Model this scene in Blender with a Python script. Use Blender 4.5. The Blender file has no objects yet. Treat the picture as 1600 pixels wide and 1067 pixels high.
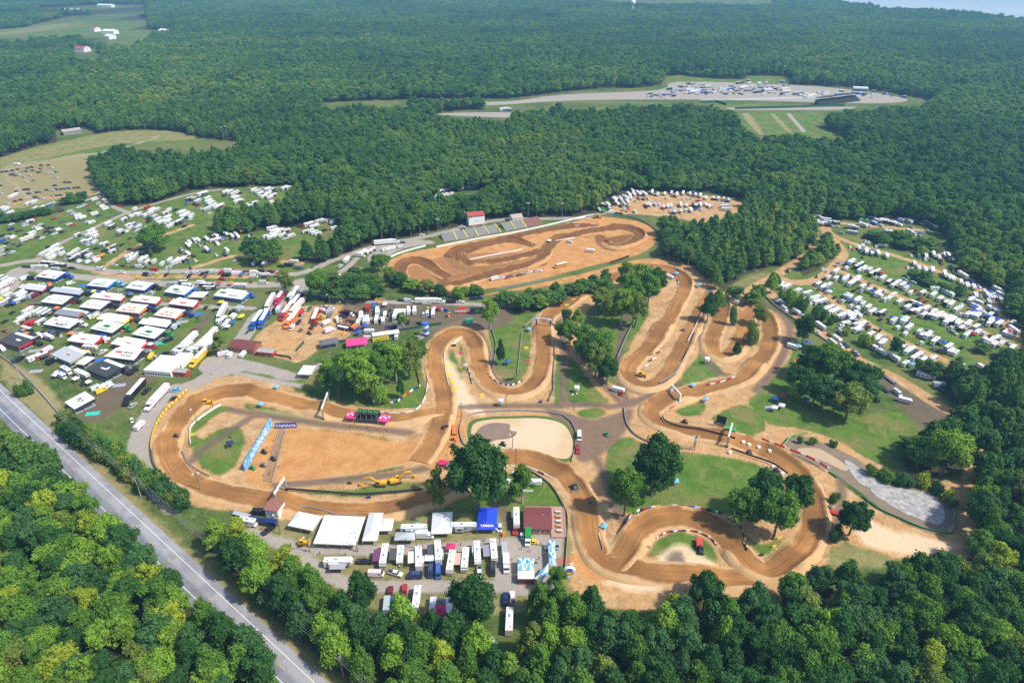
import bpy, math, random
import numpy as np
from mathutils import Vector, Matrix
random.seed(7); rng = np.random.default_rng(11)
R = math.radians

# ---------------------------------------------------------------- camera, sky, sun, exposure
H = 200.0; F = 1070.0; PITCH = math.atan((533.5 + 80) / F)
cam_d = bpy.data.cameras.new('camera'); cam = bpy.data.objects.new('camera', cam_d)
bpy.context.scene.collection.objects.link(cam); bpy.context.scene.camera = cam
cam.location = (0, 0, H); cam.rotation_euler = (math.pi / 2 - PITCH, 0, 0)
cam_d.sensor_width = 36; cam_d.lens = F / 1600 * 36; cam_d.clip_start = 1; cam_d.clip_end = 60000
SUN = Vector((0.74, -0.26, 1.0)).normalized(); HAZE_D = 0.000155
world = bpy.data.worlds.new('World'); bpy.context.scene.world = world; world.use_nodes = True
wn = world.node_tree.nodes; wl = world.node_tree.links
sky = wn.new('ShaderNodeTexSky'); sky.sky_type = 'NISHITA'; sky.sun_disc = False
sky.sun_elevation = math.asin(SUN.z); sky.sun_rotation = math.atan2(SUN.x, SUN.y)
sky.altitude = 200; sky.air_density = 1.0; sky.dust_density = 1.5
bg = wn['Background']; bg.inputs['Strength'].default_value = 0.15; wl.new(sky.outputs[0], bg.inputs['Color'])
sl = bpy.data.lights.new('sun', 'SUN'); sl.energy = 4.1; sl.angle = R(2.5); sl.color = (1, .94, .83)
so = bpy.data.objects.new('sun', sl); bpy.context.scene.collection.objects.link(so)
so.rotation_euler = (-SUN).to_track_quat('-Z', 'Y').to_euler(); so.location = (300, 200, 600)
vs = bpy.context.scene.view_settings
vs.view_transform = 'Standard'; vs.look = 'None'; vs.gamma = 1; vs.exposure = 0.42
cy = bpy.context.scene.cycles
cy.max_bounces = 5; cy.diffuse_bounces = 2; cy.glossy_bounces = 2; cy.transmission_bounces = 2
cy.volume_bounces = 0; cy.transparent_max_bounces = 4; cy.caustics_reflective = False; cy.caustics_refractive = False
cy.use_denoising = False; cy.use_adaptive_sampling = False; cy.sample_clamp_indirect = 3.0

# ---------------------------------------------------------------- helpers
SC = bpy.context.scene.collection
ct, st = math.cos(PITCH), math.sin(PITCH)
def G(x, y, z=0.0):
    u = (x - 800) / F; v = -(y - 533.5) / F
    k = (H - z) / (st - v * ct)
    return np.array([u * k, (ct + v * st) * k])
def P3(x, y, z=0.0):
    g = G(x, y, z); return Vector((g[0], g[1], z))
def S(p):                               # world -> photo pixel (used for sorting and labels only)
    d = np.array([p[0], p[1], p[2] - H]); zf = d[1] * ct - d[2] * st; up = d[1] * st + d[2] * ct
    return 800 + F * d[0] / zf, 533.5 - F * up / zf
TH = 15.0
def pts(s, o=(0, 0), k=1.0, th=TH):     # 'x,y x,y tx,y' photo points on the ground, t = seen at tree-top height
    out = []
    for w in s.split():
        t = w[0] == 't'; a = w.lstrip('t').split(',')
        out.append(G(o[0] + float(a[0]) / k, o[1] + float(a[1]) / k, th if t else 0.0))
    return np.array(out)
def smooth(p, n=4, closed=False):
    p = np.asarray(p, float); m = len(p); out = []
    for i in range(m if closed else m - 1):
        a, b, c, d = (p[(i - 1) % m], p[i], p[(i + 1) % m], p[(i + 2) % m]) if closed else (p[max(i - 1, 0)], p[i], p[i + 1], p[min(i + 2, m - 1)])
        for j in range(n):
            t = j / n
            out.append(.5 * ((2 * b) + (-a + c) * t + (2 * a - 5 * b + 4 * c - d) * t * t + (-a + 3 * b - 3 * c + d) * t ** 3))
    if not closed: out.append(p[-1])
    return np.array(out)
def seg_dist(X, Y, P, closed=True):
    d = np.full(X.shape, 1e18); n = len(P)
    for i in range(n if closed else n - 1):
        a = P[i]; b = P[(i + 1) % n]; e = b - a; L = e @ e + 1e-12
        wx = X - a[0]; wy = Y - a[1]; t = np.clip((wx * e[0] + wy * e[1]) / L, 0, 1)
        d = np.minimum(d, (wx - t * e[0]) ** 2 + (wy - t * e[1]) ** 2)
    return np.sqrt(d)
def inside(X, Y, P):
    r = np.zeros(X.shape, bool); n = len(P)
    for i in range(n):
        a = P[i]; b = P[(i + 1) % n]
        if a[1] == b[1]: continue
        c = ((a[1] > Y) != (b[1] > Y)) & (X < (b[0] - a[0]) * (Y - a[1]) / (b[1] - a[1]) + a[0])
        r ^= c
    return r
CAP = 6.0
def sd_poly(X, Y, P):
    d = np.minimum(seg_dist(X, Y, P), CAP); return np.where(inside(X, Y, P), d, -d)

def tag(o, label=None, cat=None, group=None, kind=None):
    if label: o['label'] = label
    if cat: o['category'] = cat
    if group: o['group'] = group
    if kind: o['kind'] = kind
    return o
def link(o, parent=None):
    SC.objects.link(o)
    if parent is not None: o.parent = parent
    return o
def empty(name, loc, rz=0.0):
    o = bpy.data.objects.new(name, None); o.location = loc; o.rotation_euler = (0, 0, rz); o.empty_display_size = .5
    return link(o)
def np_mesh(name, V, Q, mats, mi=None, smooth_=False):
    me = bpy.data.meshes.new(name); V = np.asarray(V, np.float32); Q = np.asarray(Q, np.int32); k = Q.shape[1]
    me.vertices.add(len(V)); me.vertices.foreach_set('co', V.ravel())
    me.loops.add(Q.size); me.loops.foreach_set('vertex_index', Q.ravel())
    me.polygons.add(len(Q)); me.polygons.foreach_set('loop_start', np.arange(0, Q.size, k, dtype=np.int32))
    if mi is not None: me.polygons.foreach_set('material_index', np.asarray(mi, np.int32))
    if smooth_: me.polygons.foreach_set('use_smooth', np.ones(len(Q), bool))
    for m in mats: me.materials.append(m)
    me.update(calc_edges=True); return me
class MB:
    def __init__(s): s.v = []; s.f = []; s.m = []; s.mats = []
    def mi(s, m):
        if m not in s.mats: s.mats.append(m)
        return s.mats.index(m)
    def add(s, V, Fs, m):
        b = len(s.v); s.v += [tuple(map(float, p)) for p in V]; s.f += [tuple(b + i for i in f) for f in Fs]; s.m += [s.mi(m)] * len(Fs); return s
    def box(s, c, d, m, rz=0.0, top=(1, 1), M=None):
        x, y, z = d[0] / 2, d[1] / 2, d[2] / 2; V = []
        for sz in (-1, 1):
            kx, ky = (top if sz > 0 else (1, 1))
            for sx, sy in ((-1, -1), (1, -1), (1, 1), (-1, 1)): V.append((sx * x * kx, sy * y * ky, sz * z))
        cr, sr = math.cos(rz), math.sin(rz)
        V = [(c[0] + a * cr - b * sr, c[1] + a * sr + b * cr, c[2] + q) for a, b, q in V]
        if M is not None: V = [tuple(M @ Vector(p)) for p in V]
        return s.add(V, [(0, 3, 2, 1), (4, 5, 6, 7), (0, 1, 5, 4), (1, 2, 6, 5), (2, 3, 7, 6), (3, 0, 4, 7)], m)
    def bar(s, a, b, w, m, h=None):
        a = Vector(a); b = Vector(b); d = b - a; L = d.length
        if L < 1e-6: return s
        q = d.to_track_quat('X', 'Z').to_matrix().to_4x4(); M = Matrix.Translation((a + b) / 2) @ q
        return s.box((0, 0, 0), (L, w, h or w), m, M=M)
    def cyl(s, a, b, r0, r1, m, n=8, cap=True):
        a = Vector(a); b = Vector(b); d = (b - a); q = d.to_track_quat('Z', 'X').to_matrix(); V = []
        for p, r in ((a, r0), (b, r1)):
            for i in range(n):
                t = 2 * math.pi * i / n; V.append(p + q @ Vector((math.cos(t) * r, math.sin(t) * r, 0)))
        Fs = [(i, (i + 1) % n, n + (i + 1) % n, n + i) for i in range(n)]
        if cap: Fs += [tuple(range(n))[::-1], tuple(range(n, 2 * n))]
        return s.add(V, Fs, m)
    def extr(s, prof, w, m, z0=None, k=1.0, yc=0.0):       # side profile (x,z) extruded across y, narrowing by k above z0
        zt = max(z for _, z in prof); z0 = z0 if z0 is not None else zt + 1; n = len(prof); V = []
        for sy in (-1, 1):
            for x, z in prof:
                t = max(0, (z - z0) / max(zt - z0, 1e-6)) if zt > z0 else 0
                V.append((x, yc + sy * w / 2 * (1 + (k - 1) * t), z))
        Fs = [tuple(range(n))[::-1] if False else tuple(range(n)), tuple(range(2 * n - 1, n - 1, -1))]
        Fs += [(i, n + i, n + (i + 1) % n, (i + 1) % n) for i in range(n)]
        return s.add(V, Fs, m)
    def mesh(s, name):
        me = bpy.data.meshes.new(name); me.from_pydata(s.v, [], s.f)
        me.polygons.foreach_set('material_index', s.m)
        for m in s.mats: me.materials.append(m)
        me.update(); return me
    def obj(s, name, parent=None):
        return link(bpy.data.objects.new(name, s.mesh(name)), parent)

# ---------------------------------------------------------------- materials
class N:
    def __init__(s, m): s.t = m.node_tree; s.n = s.t.nodes; s.l = s.t.links
    def new(s, ty, **kw):
        n = s.n.new('ShaderNode' + ty)
        for k, v in kw.items(): setattr(n, k, v)
        return n
    def set(s, inp, v):
        if hasattr(v, 'is_linked') or hasattr(v, 'links'): s.l.new(v, inp)
        elif isinstance(v, (tuple, list)) and len(v) == 3 and inp.type == 'RGBA': inp.default_value = (*v, 1)
        else: inp.default_value = v
    def math(s, op, a, b=0.0, c=None, clamp=False):
        n = s.new('Math', operation=op, use_clamp=clamp); s.set(n.inputs[0], a); s.set(n.inputs[1], b)
        if c is not None: s.set(n.inputs[2], c)
        return n.outputs[0]
    def mix(s, f, a, b, mode='MIX'):
        n = s.new('Mix', data_type='RGBA', blend_type=mode); s.set(n.inputs[0], f); s.set(n.inputs[6], a); s.set(n.inputs[7], b); return n.outputs[2]
    def noise(s, vec, scale, detail=3.0, rough=.55):
        n = s.new('TexNoise'); s.set(n.inputs['Vector'], vec); n.inputs['Scale'].default_value = scale
        n.inputs['Detail'].default_value = detail; n.inputs['Roughness'].default_value = rough; return n.outputs['Fac']
    def attr(s, name): return s.new('Attribute', attribute_name=name)
    def ramp(s, f, stops):
        n = s.new('ValToRGB'); s.set(n.inputs[0], f); e = n.color_ramp.elements
        while len(e) < len(stops): e.new(.5)
        for q, (p, c) in zip(e, stops): q.position = p; q.color = (*c, 1) if len(c) == 3 else c
        return n.outputs[0]
    def mapr(s, v, a, b, c=0.0, d=1.0):
        n = s.new('MapRange'); s.set(n.inputs[0], v)
        for i, q in enumerate((a, b, c, d)): s.set(n.inputs[i + 1], q)
        return n.outputs[0]
def material(name):
    m = bpy.data.materials.new(name); m.use_nodes = True; n = N(m); b = m.node_tree.nodes['Principled BSDF']; return m, n, b
MC = {}
def mat(name, col, rough=.7, metal=0.0, var=.12, scale=1.5, coat=0.0):
    if name in MC: return MC[name]
    m, n, b = material(name)
    p = n.new('NewGeometry').outputs['Position']; f = n.noise(p, scale, 3)
    lo = tuple(c * (1 - var) for c in col); hi = tuple(min(1, c * (1 + var)) for c in col)
    n.set(b.inputs['Base Color'], n.mix(f, lo, hi)); b.inputs['Roughness'].default_value = rough
    b.inputs['Metallic'].default_value = metal; b.inputs['Coat Weight'].default_value = coat
    MC[name] = m; return m
def objpaint(name, rough=.35, coat=.3, var=.1):
    m, n, b = material(name); c = n.new('ObjectInfo').outputs['Color']; p = n.new('NewGeometry').outputs['Position']
    f = n.math('MULTIPLY_ADD', n.noise(p, 1.2, 4), var * 2, 1 - var)
    n.set(b.inputs['Base Color'], n.mix(1.0, c, f, 'MULTIPLY')); b.inputs['Roughness'].default_value = rough
    b.inputs['Coat Weight'].default_value = coat; return m
PAINT = objpaint('painted_body'); CLOTH = objpaint('dyed_canvas', .85, 0, .12); 
GLASS = mat('dark_glass', (.02, .025, .03), .12, var=.1); TYRE = mat('tyre_rubber', (.02, .02, .02), .85)
TRIM = mat('grey_trim', (.3, .3, .31), .5); ROOFW = mat('white_roof_membrane', (.74, .74, .73), .6, var=.05)
STEEL = mat('galvanised_steel', (.45, .46, .47), .45, .5); DARK = mat('black_metal', (.03, .03, .035), .5)
WHITE = mat('white_paint', (.78, .78, .77), .5, var=.04); WOOD = mat('weathered_timber', (.2, .15, .1), .9)
CREAM = mat('cream_vinyl', (.62, .58, .48), .6); REDM = mat('red_paint', (.55, .02, .02), .45)
LAMP = mat('lamp_housing', (.75, .77, .8), .3); YEL = mat('machine_yellow', (.75, .38, .02), .45)
GREENB = mat('bright_green_paint', (.03, .35, .07), .5); BLUEB = mat('bright_blue_paint', (.01, .22, .62), .5)
ORANGE = mat('orange_plastic', (.85, .2, .03), .5); PINK = mat('crimson_canvas', (.72, .03, .12), .7)
BLACKC = mat('black_canvas', (.025, .027, .03), .8); NAVY = mat('navy_paint', (.02, .04, .28), .45)
MAROON = mat('maroon_shingles', (.17, .045, .045), .9, scale=4); BRICK = mat('red_brick', (.36, .13, .08), .9, scale=5)
REDROOF = mat('red_metal_roof', (.62, .03, .04), .4); CONC = mat('pale_concrete', (.25, .24, .225), .9)
YELB = mat('yellow_banner', (.85, .72, .02), .5); TEAL = mat('teal_mat', (.03, .5, .36), .8); GREYM = mat('grey_mat', (.32, .34, .37), .9)
BLUEM = mat('blue_mat', (.03, .14, .6), .8); GREENNET = mat('green_mesh', (.015, .09, .05), .8)
MAGENTA = mat('deep_pink_banner', (.75, .05, .22), .6)

# lettering meshes, made once while the scene is still small
TX = {}
def text_mesh(s):
    if s in TX: return TX[s]
    cu = bpy.data.curves.new('lettering', 'FONT'); cu.body = s; cu.align_x = 'CENTER'; cu.align_y = 'CENTER'; cu.size = 1.0; cu.extrude = .004; cu.offset = .03
    o = bpy.data.objects.new('lettering', cu); SC.objects.link(o)
    me = bpy.data.meshes.new_from_object(o.evaluated_get(bpy.context.evaluated_depsgraph_get()))
    bpy.data.objects.remove(o); TX[s] = me; return me
for s in ('YAMAHA', 'RACING', 'ROCKSTAR', 'RED BULL', 'RoKiT', 'KAWASAKI', 'MONSTER', 'AUTOTRADER', 'HONDA', 'M', 'EDGE', 'FLY', 'KTM', 'THOR', 'ENERGY'): text_mesh(s)
def letter(parent, s, c, xd, yd, h, m, w=None):
    me = TX[s].copy(); me.materials.clear(); me.materials.append(m)
    o = bpy.data.objects.new('lettering', me); link(o, parent)
    x = Vector(xd).normalized(); y = Vector(yd).normalized(); z = x.cross(y)
    M = Matrix((x, y, z)).transposed().to_4x4(); M.translation = Vector(c) + z * .03
    o.matrix_local = M @ Matrix.Diagonal((h, h, 1, 1)); return o
# ---------------------------------------------------------------- where the woods stand
CORE = pts('-900,330 -300,290 0,247 60,228 120,215 180,205 225,203 270,205 320,217 380,222 t362,226 t300,236 t230,234 t190,228 t150,236 146,262 150,290 165,310 190,324 240,318 300,298 345,294 400,290 468,290 t472,285 t442,300 t435,315 t400,318 t350,320 t322,345 t285,354 280,380 300,376 400,362 450,355 500,350 533,345 t540,354 t520,360 t480,374 t440,377 t400,390 378,398 420,402 470,410 505,417 525,412 564,387 607,378 639,372 665,364 717,354 750,345 800,340 896,340 934,331 941,318 971,305 982,299 1018,300 1084,301 1132,305 1168,315 t1150,330 t1110,335 t1070,342 t1040,334 t1012,330 1015,348 1030,365 1032,395 1045,410 1075,422 1095,432 1108,450 1130,457 1160,430 1195,421 1234,410 1260,402 1276,384 1272,361 1262,350 1275,341 1320,344 1408,343 1425,352 1464,355 1478,372 1493,397 1492,406 1495,425 1513,434 1535,450 1570,455 1572,465 1562,490 1579,502 1605,525 1612,560 1570,585 1520,592 1465,585 1472,620 1506,638 1492,662 1479,668 1441,692 1408,715 1418,738 1460,748 1495,743 1511,735 1513,710 1527,710 1525,745 1514,780 1507,825 1510,858 t1500,866 t1440,868 t1390,875 t1340,885 t1325,872 t1275,880 t1230,898 t1190,895 t1135,885 t1100,902 t1060,908 t1035,912 t1025,938 t1000,945 t975,938 t945,915 t905,905 t880,908 t860,900 t832,922 t818,955 t800,985 t770,985 t740,955 t715,946 t690,952 t640,932 t600,925 t585,912 t560,900 t520,885 t475,855 t440,850 t400,822 t370,806 t330,796 t300,785 t275,785 262,800 308,845 362,898 456,984 550,1067 665,1172 t540,1150 t455,1067 t435,1040 t395,992 t358,962 t318,928 t275,890 t235,850 t195,825 t180,802 t142,777 t108,748 t85,708 t30,668 t0,662 t-250,500 t-900,360')
DRAG = pts('500,161 600,157 700,155 790,155 840,150 870,145 940,138 1000,138 1035,133 1035,120 1060,118 1100,122 1160,125 1170,118 1235,120 1240,133 1290,135 1340,138 1390,145 1460,158 t1440,164 t1400,164 t1360,166 t1325,168 t1290,180 1272,195 1322,214 t1320,220 t1280,212 t1240,212 t1180,212 t1165,202 t1148,170 t1100,162 t1000,163 t900,163 t800,172 t790,186 t690,182 t650,180 t655,170 t600,166 t500,165')
CLEAR = [DRAG] + [pts(s) for s in (
 '-60,52 40,43 90,30 100,25 165,24 235,30 t228,42 t200,48 t140,53 t90,56 t20,62 t-60,64',
 '130,50 150,46 190,45 245,48 284,50 240,60 t200,72 t160,68 t130,60', '110,80 130,75 155,78 t160,89 t118,90',
 '60,12 140,8 228,8 t226,20 t160,24 t140,16 t60,14', '900,-3 1100,-3 1210,0 t1205,7 t1080,6 t960,4', '85,205 140,200 150,208 t130,218 t90,220')]
GLADE = [pts('652,316 690,303 745,297 785,298 775,309 745,319 700,329 660,329')]
ISL = [(pts(s), hk) for s, hk in (
 ('487,455 500,448 545,440 575,450 600,462 590,470 540,474 500,470 535,455', .7),
 ('600,430 612,442 650,456 700,462 755,463 755,456 700,456 650,450 615,432', .45),
 ('770,468 812,472 852,466 900,455 955,432 t950,422 t900,436 t850,452 t800,460', .65),
 ('1190,452 1193,440 1205,432 1214,430 1212,440 1200,452', .6),
 ('1255,432 1278,422 1308,398 1308,374 1298,366 1282,384 1262,402 1248,420', .75),
 ('1345,372 1380,387 1440,399 1475,395 1470,386 1400,376 1350,364', .6),
 ('1418,438 1453,451 1495,462 1522,468 1520,460 1495,452 1450,441 1425,430', .45),
 ('1545,560 1560,575 1600,600 1620,560 1590,556 1570,545', .6), ('1516,550 1540,556 1550,548 1535,540 1520,540', .6),
 ('0,352 40,345 100,330 100,324 40,337 0,344', .45), ('85,325 140,314 140,308 85,320', .45),
 ('640,178 700,174 758,172 758,165 700,167 640,170', .5), ('640,180 690,177 690,173 650,175', .5),
 ('1110,462 1128,473 1150,480 1185,486 1195,480 1190,470 1150,468 1125,458', .75),
)]
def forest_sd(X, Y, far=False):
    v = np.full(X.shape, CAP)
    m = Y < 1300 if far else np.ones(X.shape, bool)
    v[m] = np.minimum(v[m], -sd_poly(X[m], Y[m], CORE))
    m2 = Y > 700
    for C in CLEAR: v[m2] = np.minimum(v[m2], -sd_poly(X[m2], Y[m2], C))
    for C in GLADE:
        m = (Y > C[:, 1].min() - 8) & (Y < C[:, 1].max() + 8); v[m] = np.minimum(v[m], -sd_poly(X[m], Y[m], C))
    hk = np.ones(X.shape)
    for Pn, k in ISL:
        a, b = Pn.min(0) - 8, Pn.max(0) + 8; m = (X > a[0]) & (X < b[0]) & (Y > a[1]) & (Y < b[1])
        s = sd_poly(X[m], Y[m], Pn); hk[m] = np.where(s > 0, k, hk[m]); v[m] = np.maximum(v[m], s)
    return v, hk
SHORE = pts('t1180,-16 t1250,-8 t1300,0 t1340,6 t1400,13 t1500,20 t1600,31 t1800,55 t2300,130', th=10)

# ---------------------------------------------------------------- the dirt track centre lines
TRK1 = smooth(pts('655,722 674,692 688,662 695,632 691,605 682,580 681,555 690,535 708,523 727,523 741,536 746,560 752,583 765,602 785,613 808,615 829,606 842,588 848,565 849,540 850,512 857,494 882,477 912,457 940,442 965,430 1000,420 1030,420 1056,427 1070,440 1068,455 1055,480 1042,502 1028,524 1010,546 993,562 982,578 984,593 1000,603 1022,601 1040,588 1054,564 1066,542 1082,510 1095,484 1106,470 1122,470 1130,482 1122,505 1113,528 1112,546 1121,557 1136,556 1149,545 1160,520 1165,502 1171,489 1182,487 1195,496 1203,514 1202,538 1190,560 1170,584 1148,596 1120,603 1090,611 1060,622 1034,629 1017,641 1022,655 1045,667 1080,674 1120,681 1160,692 1205,710 1238,733 1262,765 1272,800 1266,835 1250,865 1225,886 1200,895 1175,885 1150,862 1130,838 1105,821 1070,810 1035,810 1008,822 990,843 975,865 955,882'), 5)
TRK2 = smooth(pts('690,640 660,650 620,653 580,652 540,647 500,640 450,626 400,615 360,614 325,623 292,645 270,675 262,705 272,732 294,750 330,764 380,775 430,784 480,793 540,798 600,796 640,787 680,774 718,752 755,728 800,718 840,723 874,739 899,762 913,790 919,820 926,850 942,876 970,888 1010,893 1060,898 1120,904 1160,905 1190,900'), 5)
OVAL = smooth(pts('606,412 628,398 662,390 720,380 780,369 850,357 905,344 942,339 985,344 1015,353 1025,370 1017,387 985,402 930,414 880,427 820,441 760,451 700,455 650,450 618,437'), 4, True)
PAD = pts('441,671 505,672 560,680 600,688 640,690 672,680 700,640 705,665 700,700 680,720 650,722 620,726 560,737 500,747 427,754')

# ---------------------------------------------------------------- ground sheet: signed distances to painted areas, mixed in its material
def axis(a, b, st_, c, d, st2, e, f):
    fine = np.arange(a, b, st_); lo = np.arange(c, a, st2); hi = np.arange(b, d, st2)
    g1 = e + (c - e) * (1 - np.linspace(1, 0, 14, endpoint=False) ** 2.2) if e < c else np.array([])
    g2 = d + (f - d) * np.linspace(0, 1, 16) ** 2.2
    return np.concatenate([g1, lo, fine, hi, g2])
gx = axis(-400, 400, 1.5, -1100, 1100, 7, -9000, 9000); gy = axis(110, 640, 1.5, 90, 1600, 7, -700, 9000)
NX, NY = len(gx), len(gy); GXX, GYY = np.meshgrid(gx, gy)
A = {k: np.full(GXX.shape, -CAP, np.float32) for k in ('lush', 'dry', 'sand', 'mud', 'grav', 'dirt', 'deep', 'pale')}
def win(lo, hi):
    i0, i1 = np.searchsorted(gx, (lo[0] - 9, hi[0] + 9)); j0, j1 = np.searchsorted(gy, (lo[1] - 9, hi[1] + 9)); return slice(max(j0 - 1, 0), j1 + 1), slice(max(i0 - 1, 0), i1 + 1)
def area(cls, P, op='+', cap=CAP):
    for P in ([P] if not isinstance(P, str) else [smooth(pts(q), 3, True) for q in P.split('|')]):
        w = win(P.min(0), P.max(0)); s = np.minimum(sd_poly(GXX[w], GYY[w], P), cap)
        A[cls][w] = np.maximum(A[cls][w], s) if op == '+' else np.minimum(A[cls][w], -s)
def lane(cls, P, wid, cap=CAP, op='+'):
    for P in ([P] if not isinstance(P, str) else [smooth(pts(q), 3) for q in P.split('|')]):
        for k in range(0, len(P) - 1, 12):
            Q = P[k:k + 13]
            if len(Q) < 2: continue
            w = win(Q.min(0) - wid, Q.max(0) + wid); s = np.clip(wid / 2 - seg_dist(GXX[w], GYY[w], Q, False), -CAP, cap)
            A[cls][w] = np.maximum(A[cls][w], s) if op == '+' else np.minimum(A[cls][w], -s)
# motocross ground: pale sandy soil, then the lawns cut into it
area('sand', '300,600 420,585 500,640 560,648 655,642 668,560 690,510 760,508 800,630 866,560 842,508 900,455 980,410 1070,412 1130,455 1225,495 1240,540 1210,600 1180,640 1260,672 1300,735 1330,790 1300,870 1230,925 1100,935 1000,955 900,930 890,870 870,780 830,735 800,745 760,760 700,790 600,815 430,800 300,790 235,740 245,660')
area('sand', '1275,735 1292,742 1318,758 1345,778 1370,797 1405,813 1440,828 1480,838 1503,840 1512,865 1440,876 1370,866 1335,855 1308,830 1290,800')
area('sand', '395,545 405,520 440,497 480,478 560,480 560,508 530,535 500,545 470,565 440,560')
area('sand', '950,330 985,305 1070,303 1170,318 1165,345 1110,350 1050,340 985,335 940,335')
LAWN = '300,702 316,688 345,670 372,667 383,686 376,712 360,735 338,744 314,727|296,692 300,664 322,642 350,633 364,640 340,647 306,676 322,690 300,698|448,767 500,765 560,764 600,752 650,754 694,758 672,768 600,771 560,776 500,773|500,750 560,742 640,724 650,727 600,737 540,750|506,672 560,678 602,685 602,690 550,684 508,677|385,630 430,638 470,645 500,655 470,659 420,650 388,640|465,603 500,612 540,640 590,646 650,640 662,600 660,560 652,540 600,545 540,560 500,575 462,590|693,552 706,546 719,575 723,600 712,613 700,595 694,572|716,531 728,533 735,560 744,600 736,598 722,570|766,515 818,514 816,556 807,588 790,593 775,580 769,550|822,520 842,518 832,560 817,590 808,592 818,555|778,478 850,472 900,445 928,430 890,462 845,497 822,512 790,502 778,492|888,560 905,572 935,612 952,630 888,628|866,560 878,560 878,624 866,629|906,641 925,637 946,642 940,652 918,654 903,648|930,475 965,460 1005,465 1014,490 990,530 968,578 956,600 930,572 902,545 908,500|1052,603 1086,562 1104,522 1108,550 1124,575 1132,590 1100,598|1056,641 1088,626 1103,632 1097,646 1068,649|1112,655 1160,632 1196,658 1188,682 1165,686|1182,615 1225,572 1250,545 1290,560 1330,600 1345,650 1300,678 1240,668 1200,662 1168,628|950,702 975,682 1000,690 1030,704 1100,709 1180,724 1210,745 1216,760 1165,802 1110,800 1060,795 1012,797 985,802 955,785 946,740|1018,848 1060,830 1092,833 1117,850 1122,885 1114,894 1070,892 1032,885 1012,868|1160,835 1190,850 1225,838 1230,850 1207,880 1186,892 1165,865|926,808 940,818 949,862 936,852 928,832|690,790 740,772 790,742 830,737 858,750 880,790 890,812 700,812|425,800 480,812 560,812 640,806 700,794 720,815 600,822 450,818|1010,600 1000,612 985,612 960,600 950,590|1300,688 1338,655 1405,645 1446,690 1432,722 1385,726 1335,708|1348,560 1380,570 1440,608 1490,642 1440,625 1390,592|1292,868 1312,852 1345,855 1405,876 1370,888 1315,886|375,583 400,579 430,586 440,596 400,590|1105,500 1120,480 1120,500 1108,530|800,742 830,740 850,752 860,765 850,775 800,770|896,770 912,775 925,795 920,800 905,785|855,750 885,790 893,870 885,905 878,905 878,800'
area('sand', LAWN, '-'); area('lush', LAWN, '+')
area('lush', '0,260 60,246 160,228 240,212 320,218 300,228 200,226 140,245 60,258 0,275|50,405 90,385 170,350 150,375 80,405 60,412|230,345 330,300 400,300 470,300 330,340|300,410 420,405 520,412 510,420 300,420|1205,430 1300,480 1400,540 1500,580 1400,560 1300,510 1215,452|1320,395 1500,470 1580,520 1480,490 1330,415|560,500 650,480 640,490|100,640 200,690 250,740 200,740 150,690|560,478 520,465 540,455 600,470|1240,410 1300,372 1310,400 1260,430', '+', 2.5)
area('lush', '900,146 1035,139 1035,120 1060,118 1100,122 1235,119 1240,128 1200,130|1150,178 1270,178 1320,213 1180,210|0,62 20,47 90,32 230,30 220,45|130,50 284,50 240,62 200,72|1150,163 1270,165 1270,170 1160,170', '+', 3.5)
# track ribbons get a sandy shoulder
lane('sand', TRK1, 15); lane('sand', TRK2, 16)
lane('sand', '270,790 300,740|1190,684 1240,676 1300,692 1340,716 1390,740 1440,750 1500,762 1520,745 1525,700', 7); lane('sand', '1500,762 1500,858', 9)
lane('sand', '1110,470 1160,460 1190,443 1240,413 1273,388 1270,362 1280,348|1210,432 1245,442 1285,432 1316,402 1310,384 1292,364 1292,352|1190,443 1210,466 1270,511 1340,561 1400,591 1450,622 1500,655', 8)
lane('sand', '1294,362 1320,376 1372,392 1425,408 1469,425 1530,452 1590,530|1300,418 1320,427 1372,450 1425,471 1478,492 1512,506 1548,525 1597,542|1268,442 1320,483 1372,515 1425,541 1478,564 1500,575|1280,345 1350,352 1440,360|1185,482 1215,492 1240,515', 5.5)
lane('sand', '163,417 225,380 300,352|280,425 330,410 375,400 470,412', 5, 2); lane('sand', '0,325 50,312 150,303 165,305|5,270 50,315', 5, 3)
lane('sand', '150,425 200,432 320,432 400,432', 6, .8)
area('dry', '0,262 60,252 150,240 150,300 100,310 0,325|95,645 100,665 200,765 330,890 530,1067 508,1075 300,880 100,700 60,640|0,560 60,590 100,640 30,610|0,585 40,590 90,640 60,650|380,640 500,645 480,660 400,655|400,650 420,655 400,720 380,700', '+', 3)
area('dry', '385,815 560,812 700,805 880,812 900,900 860,950 590,950 480,880 400,840|1290,850 1340,850 1400,880 1300,885|1040,405 1000,410 1000,420|1140,445 1200,425 1160,450', '+', .35)
area('lush', '-40,262 60,250 180,226 330,216 270,203 180,204 60,228 -40,248|0,52 90,33 230,31 225,40 100,46 0,60', '+', 4)
area('dry', '-40,262 60,250 180,226 330,216 270,205 180,206 60,230 -40,250|0,50 90,33 230,31 225,38 100,42 0,56', '+', .5)
area('mud', '0,470 100,460 300,455 400,480 380,520 300,600 200,620 100,600 0,560', '+', -.9)
area('pale', '1020,880 1060,850 1100,870 1120,890 1080,900 1040,893|700,560 690,620 720,640 760,650 740,625|1325,800 1400,830 1500,852 1440,868 1350,850', '+', 3); area('pale', '940,900 1000,905 1040,915 1000,925 950,912', '+', 4)
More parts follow.
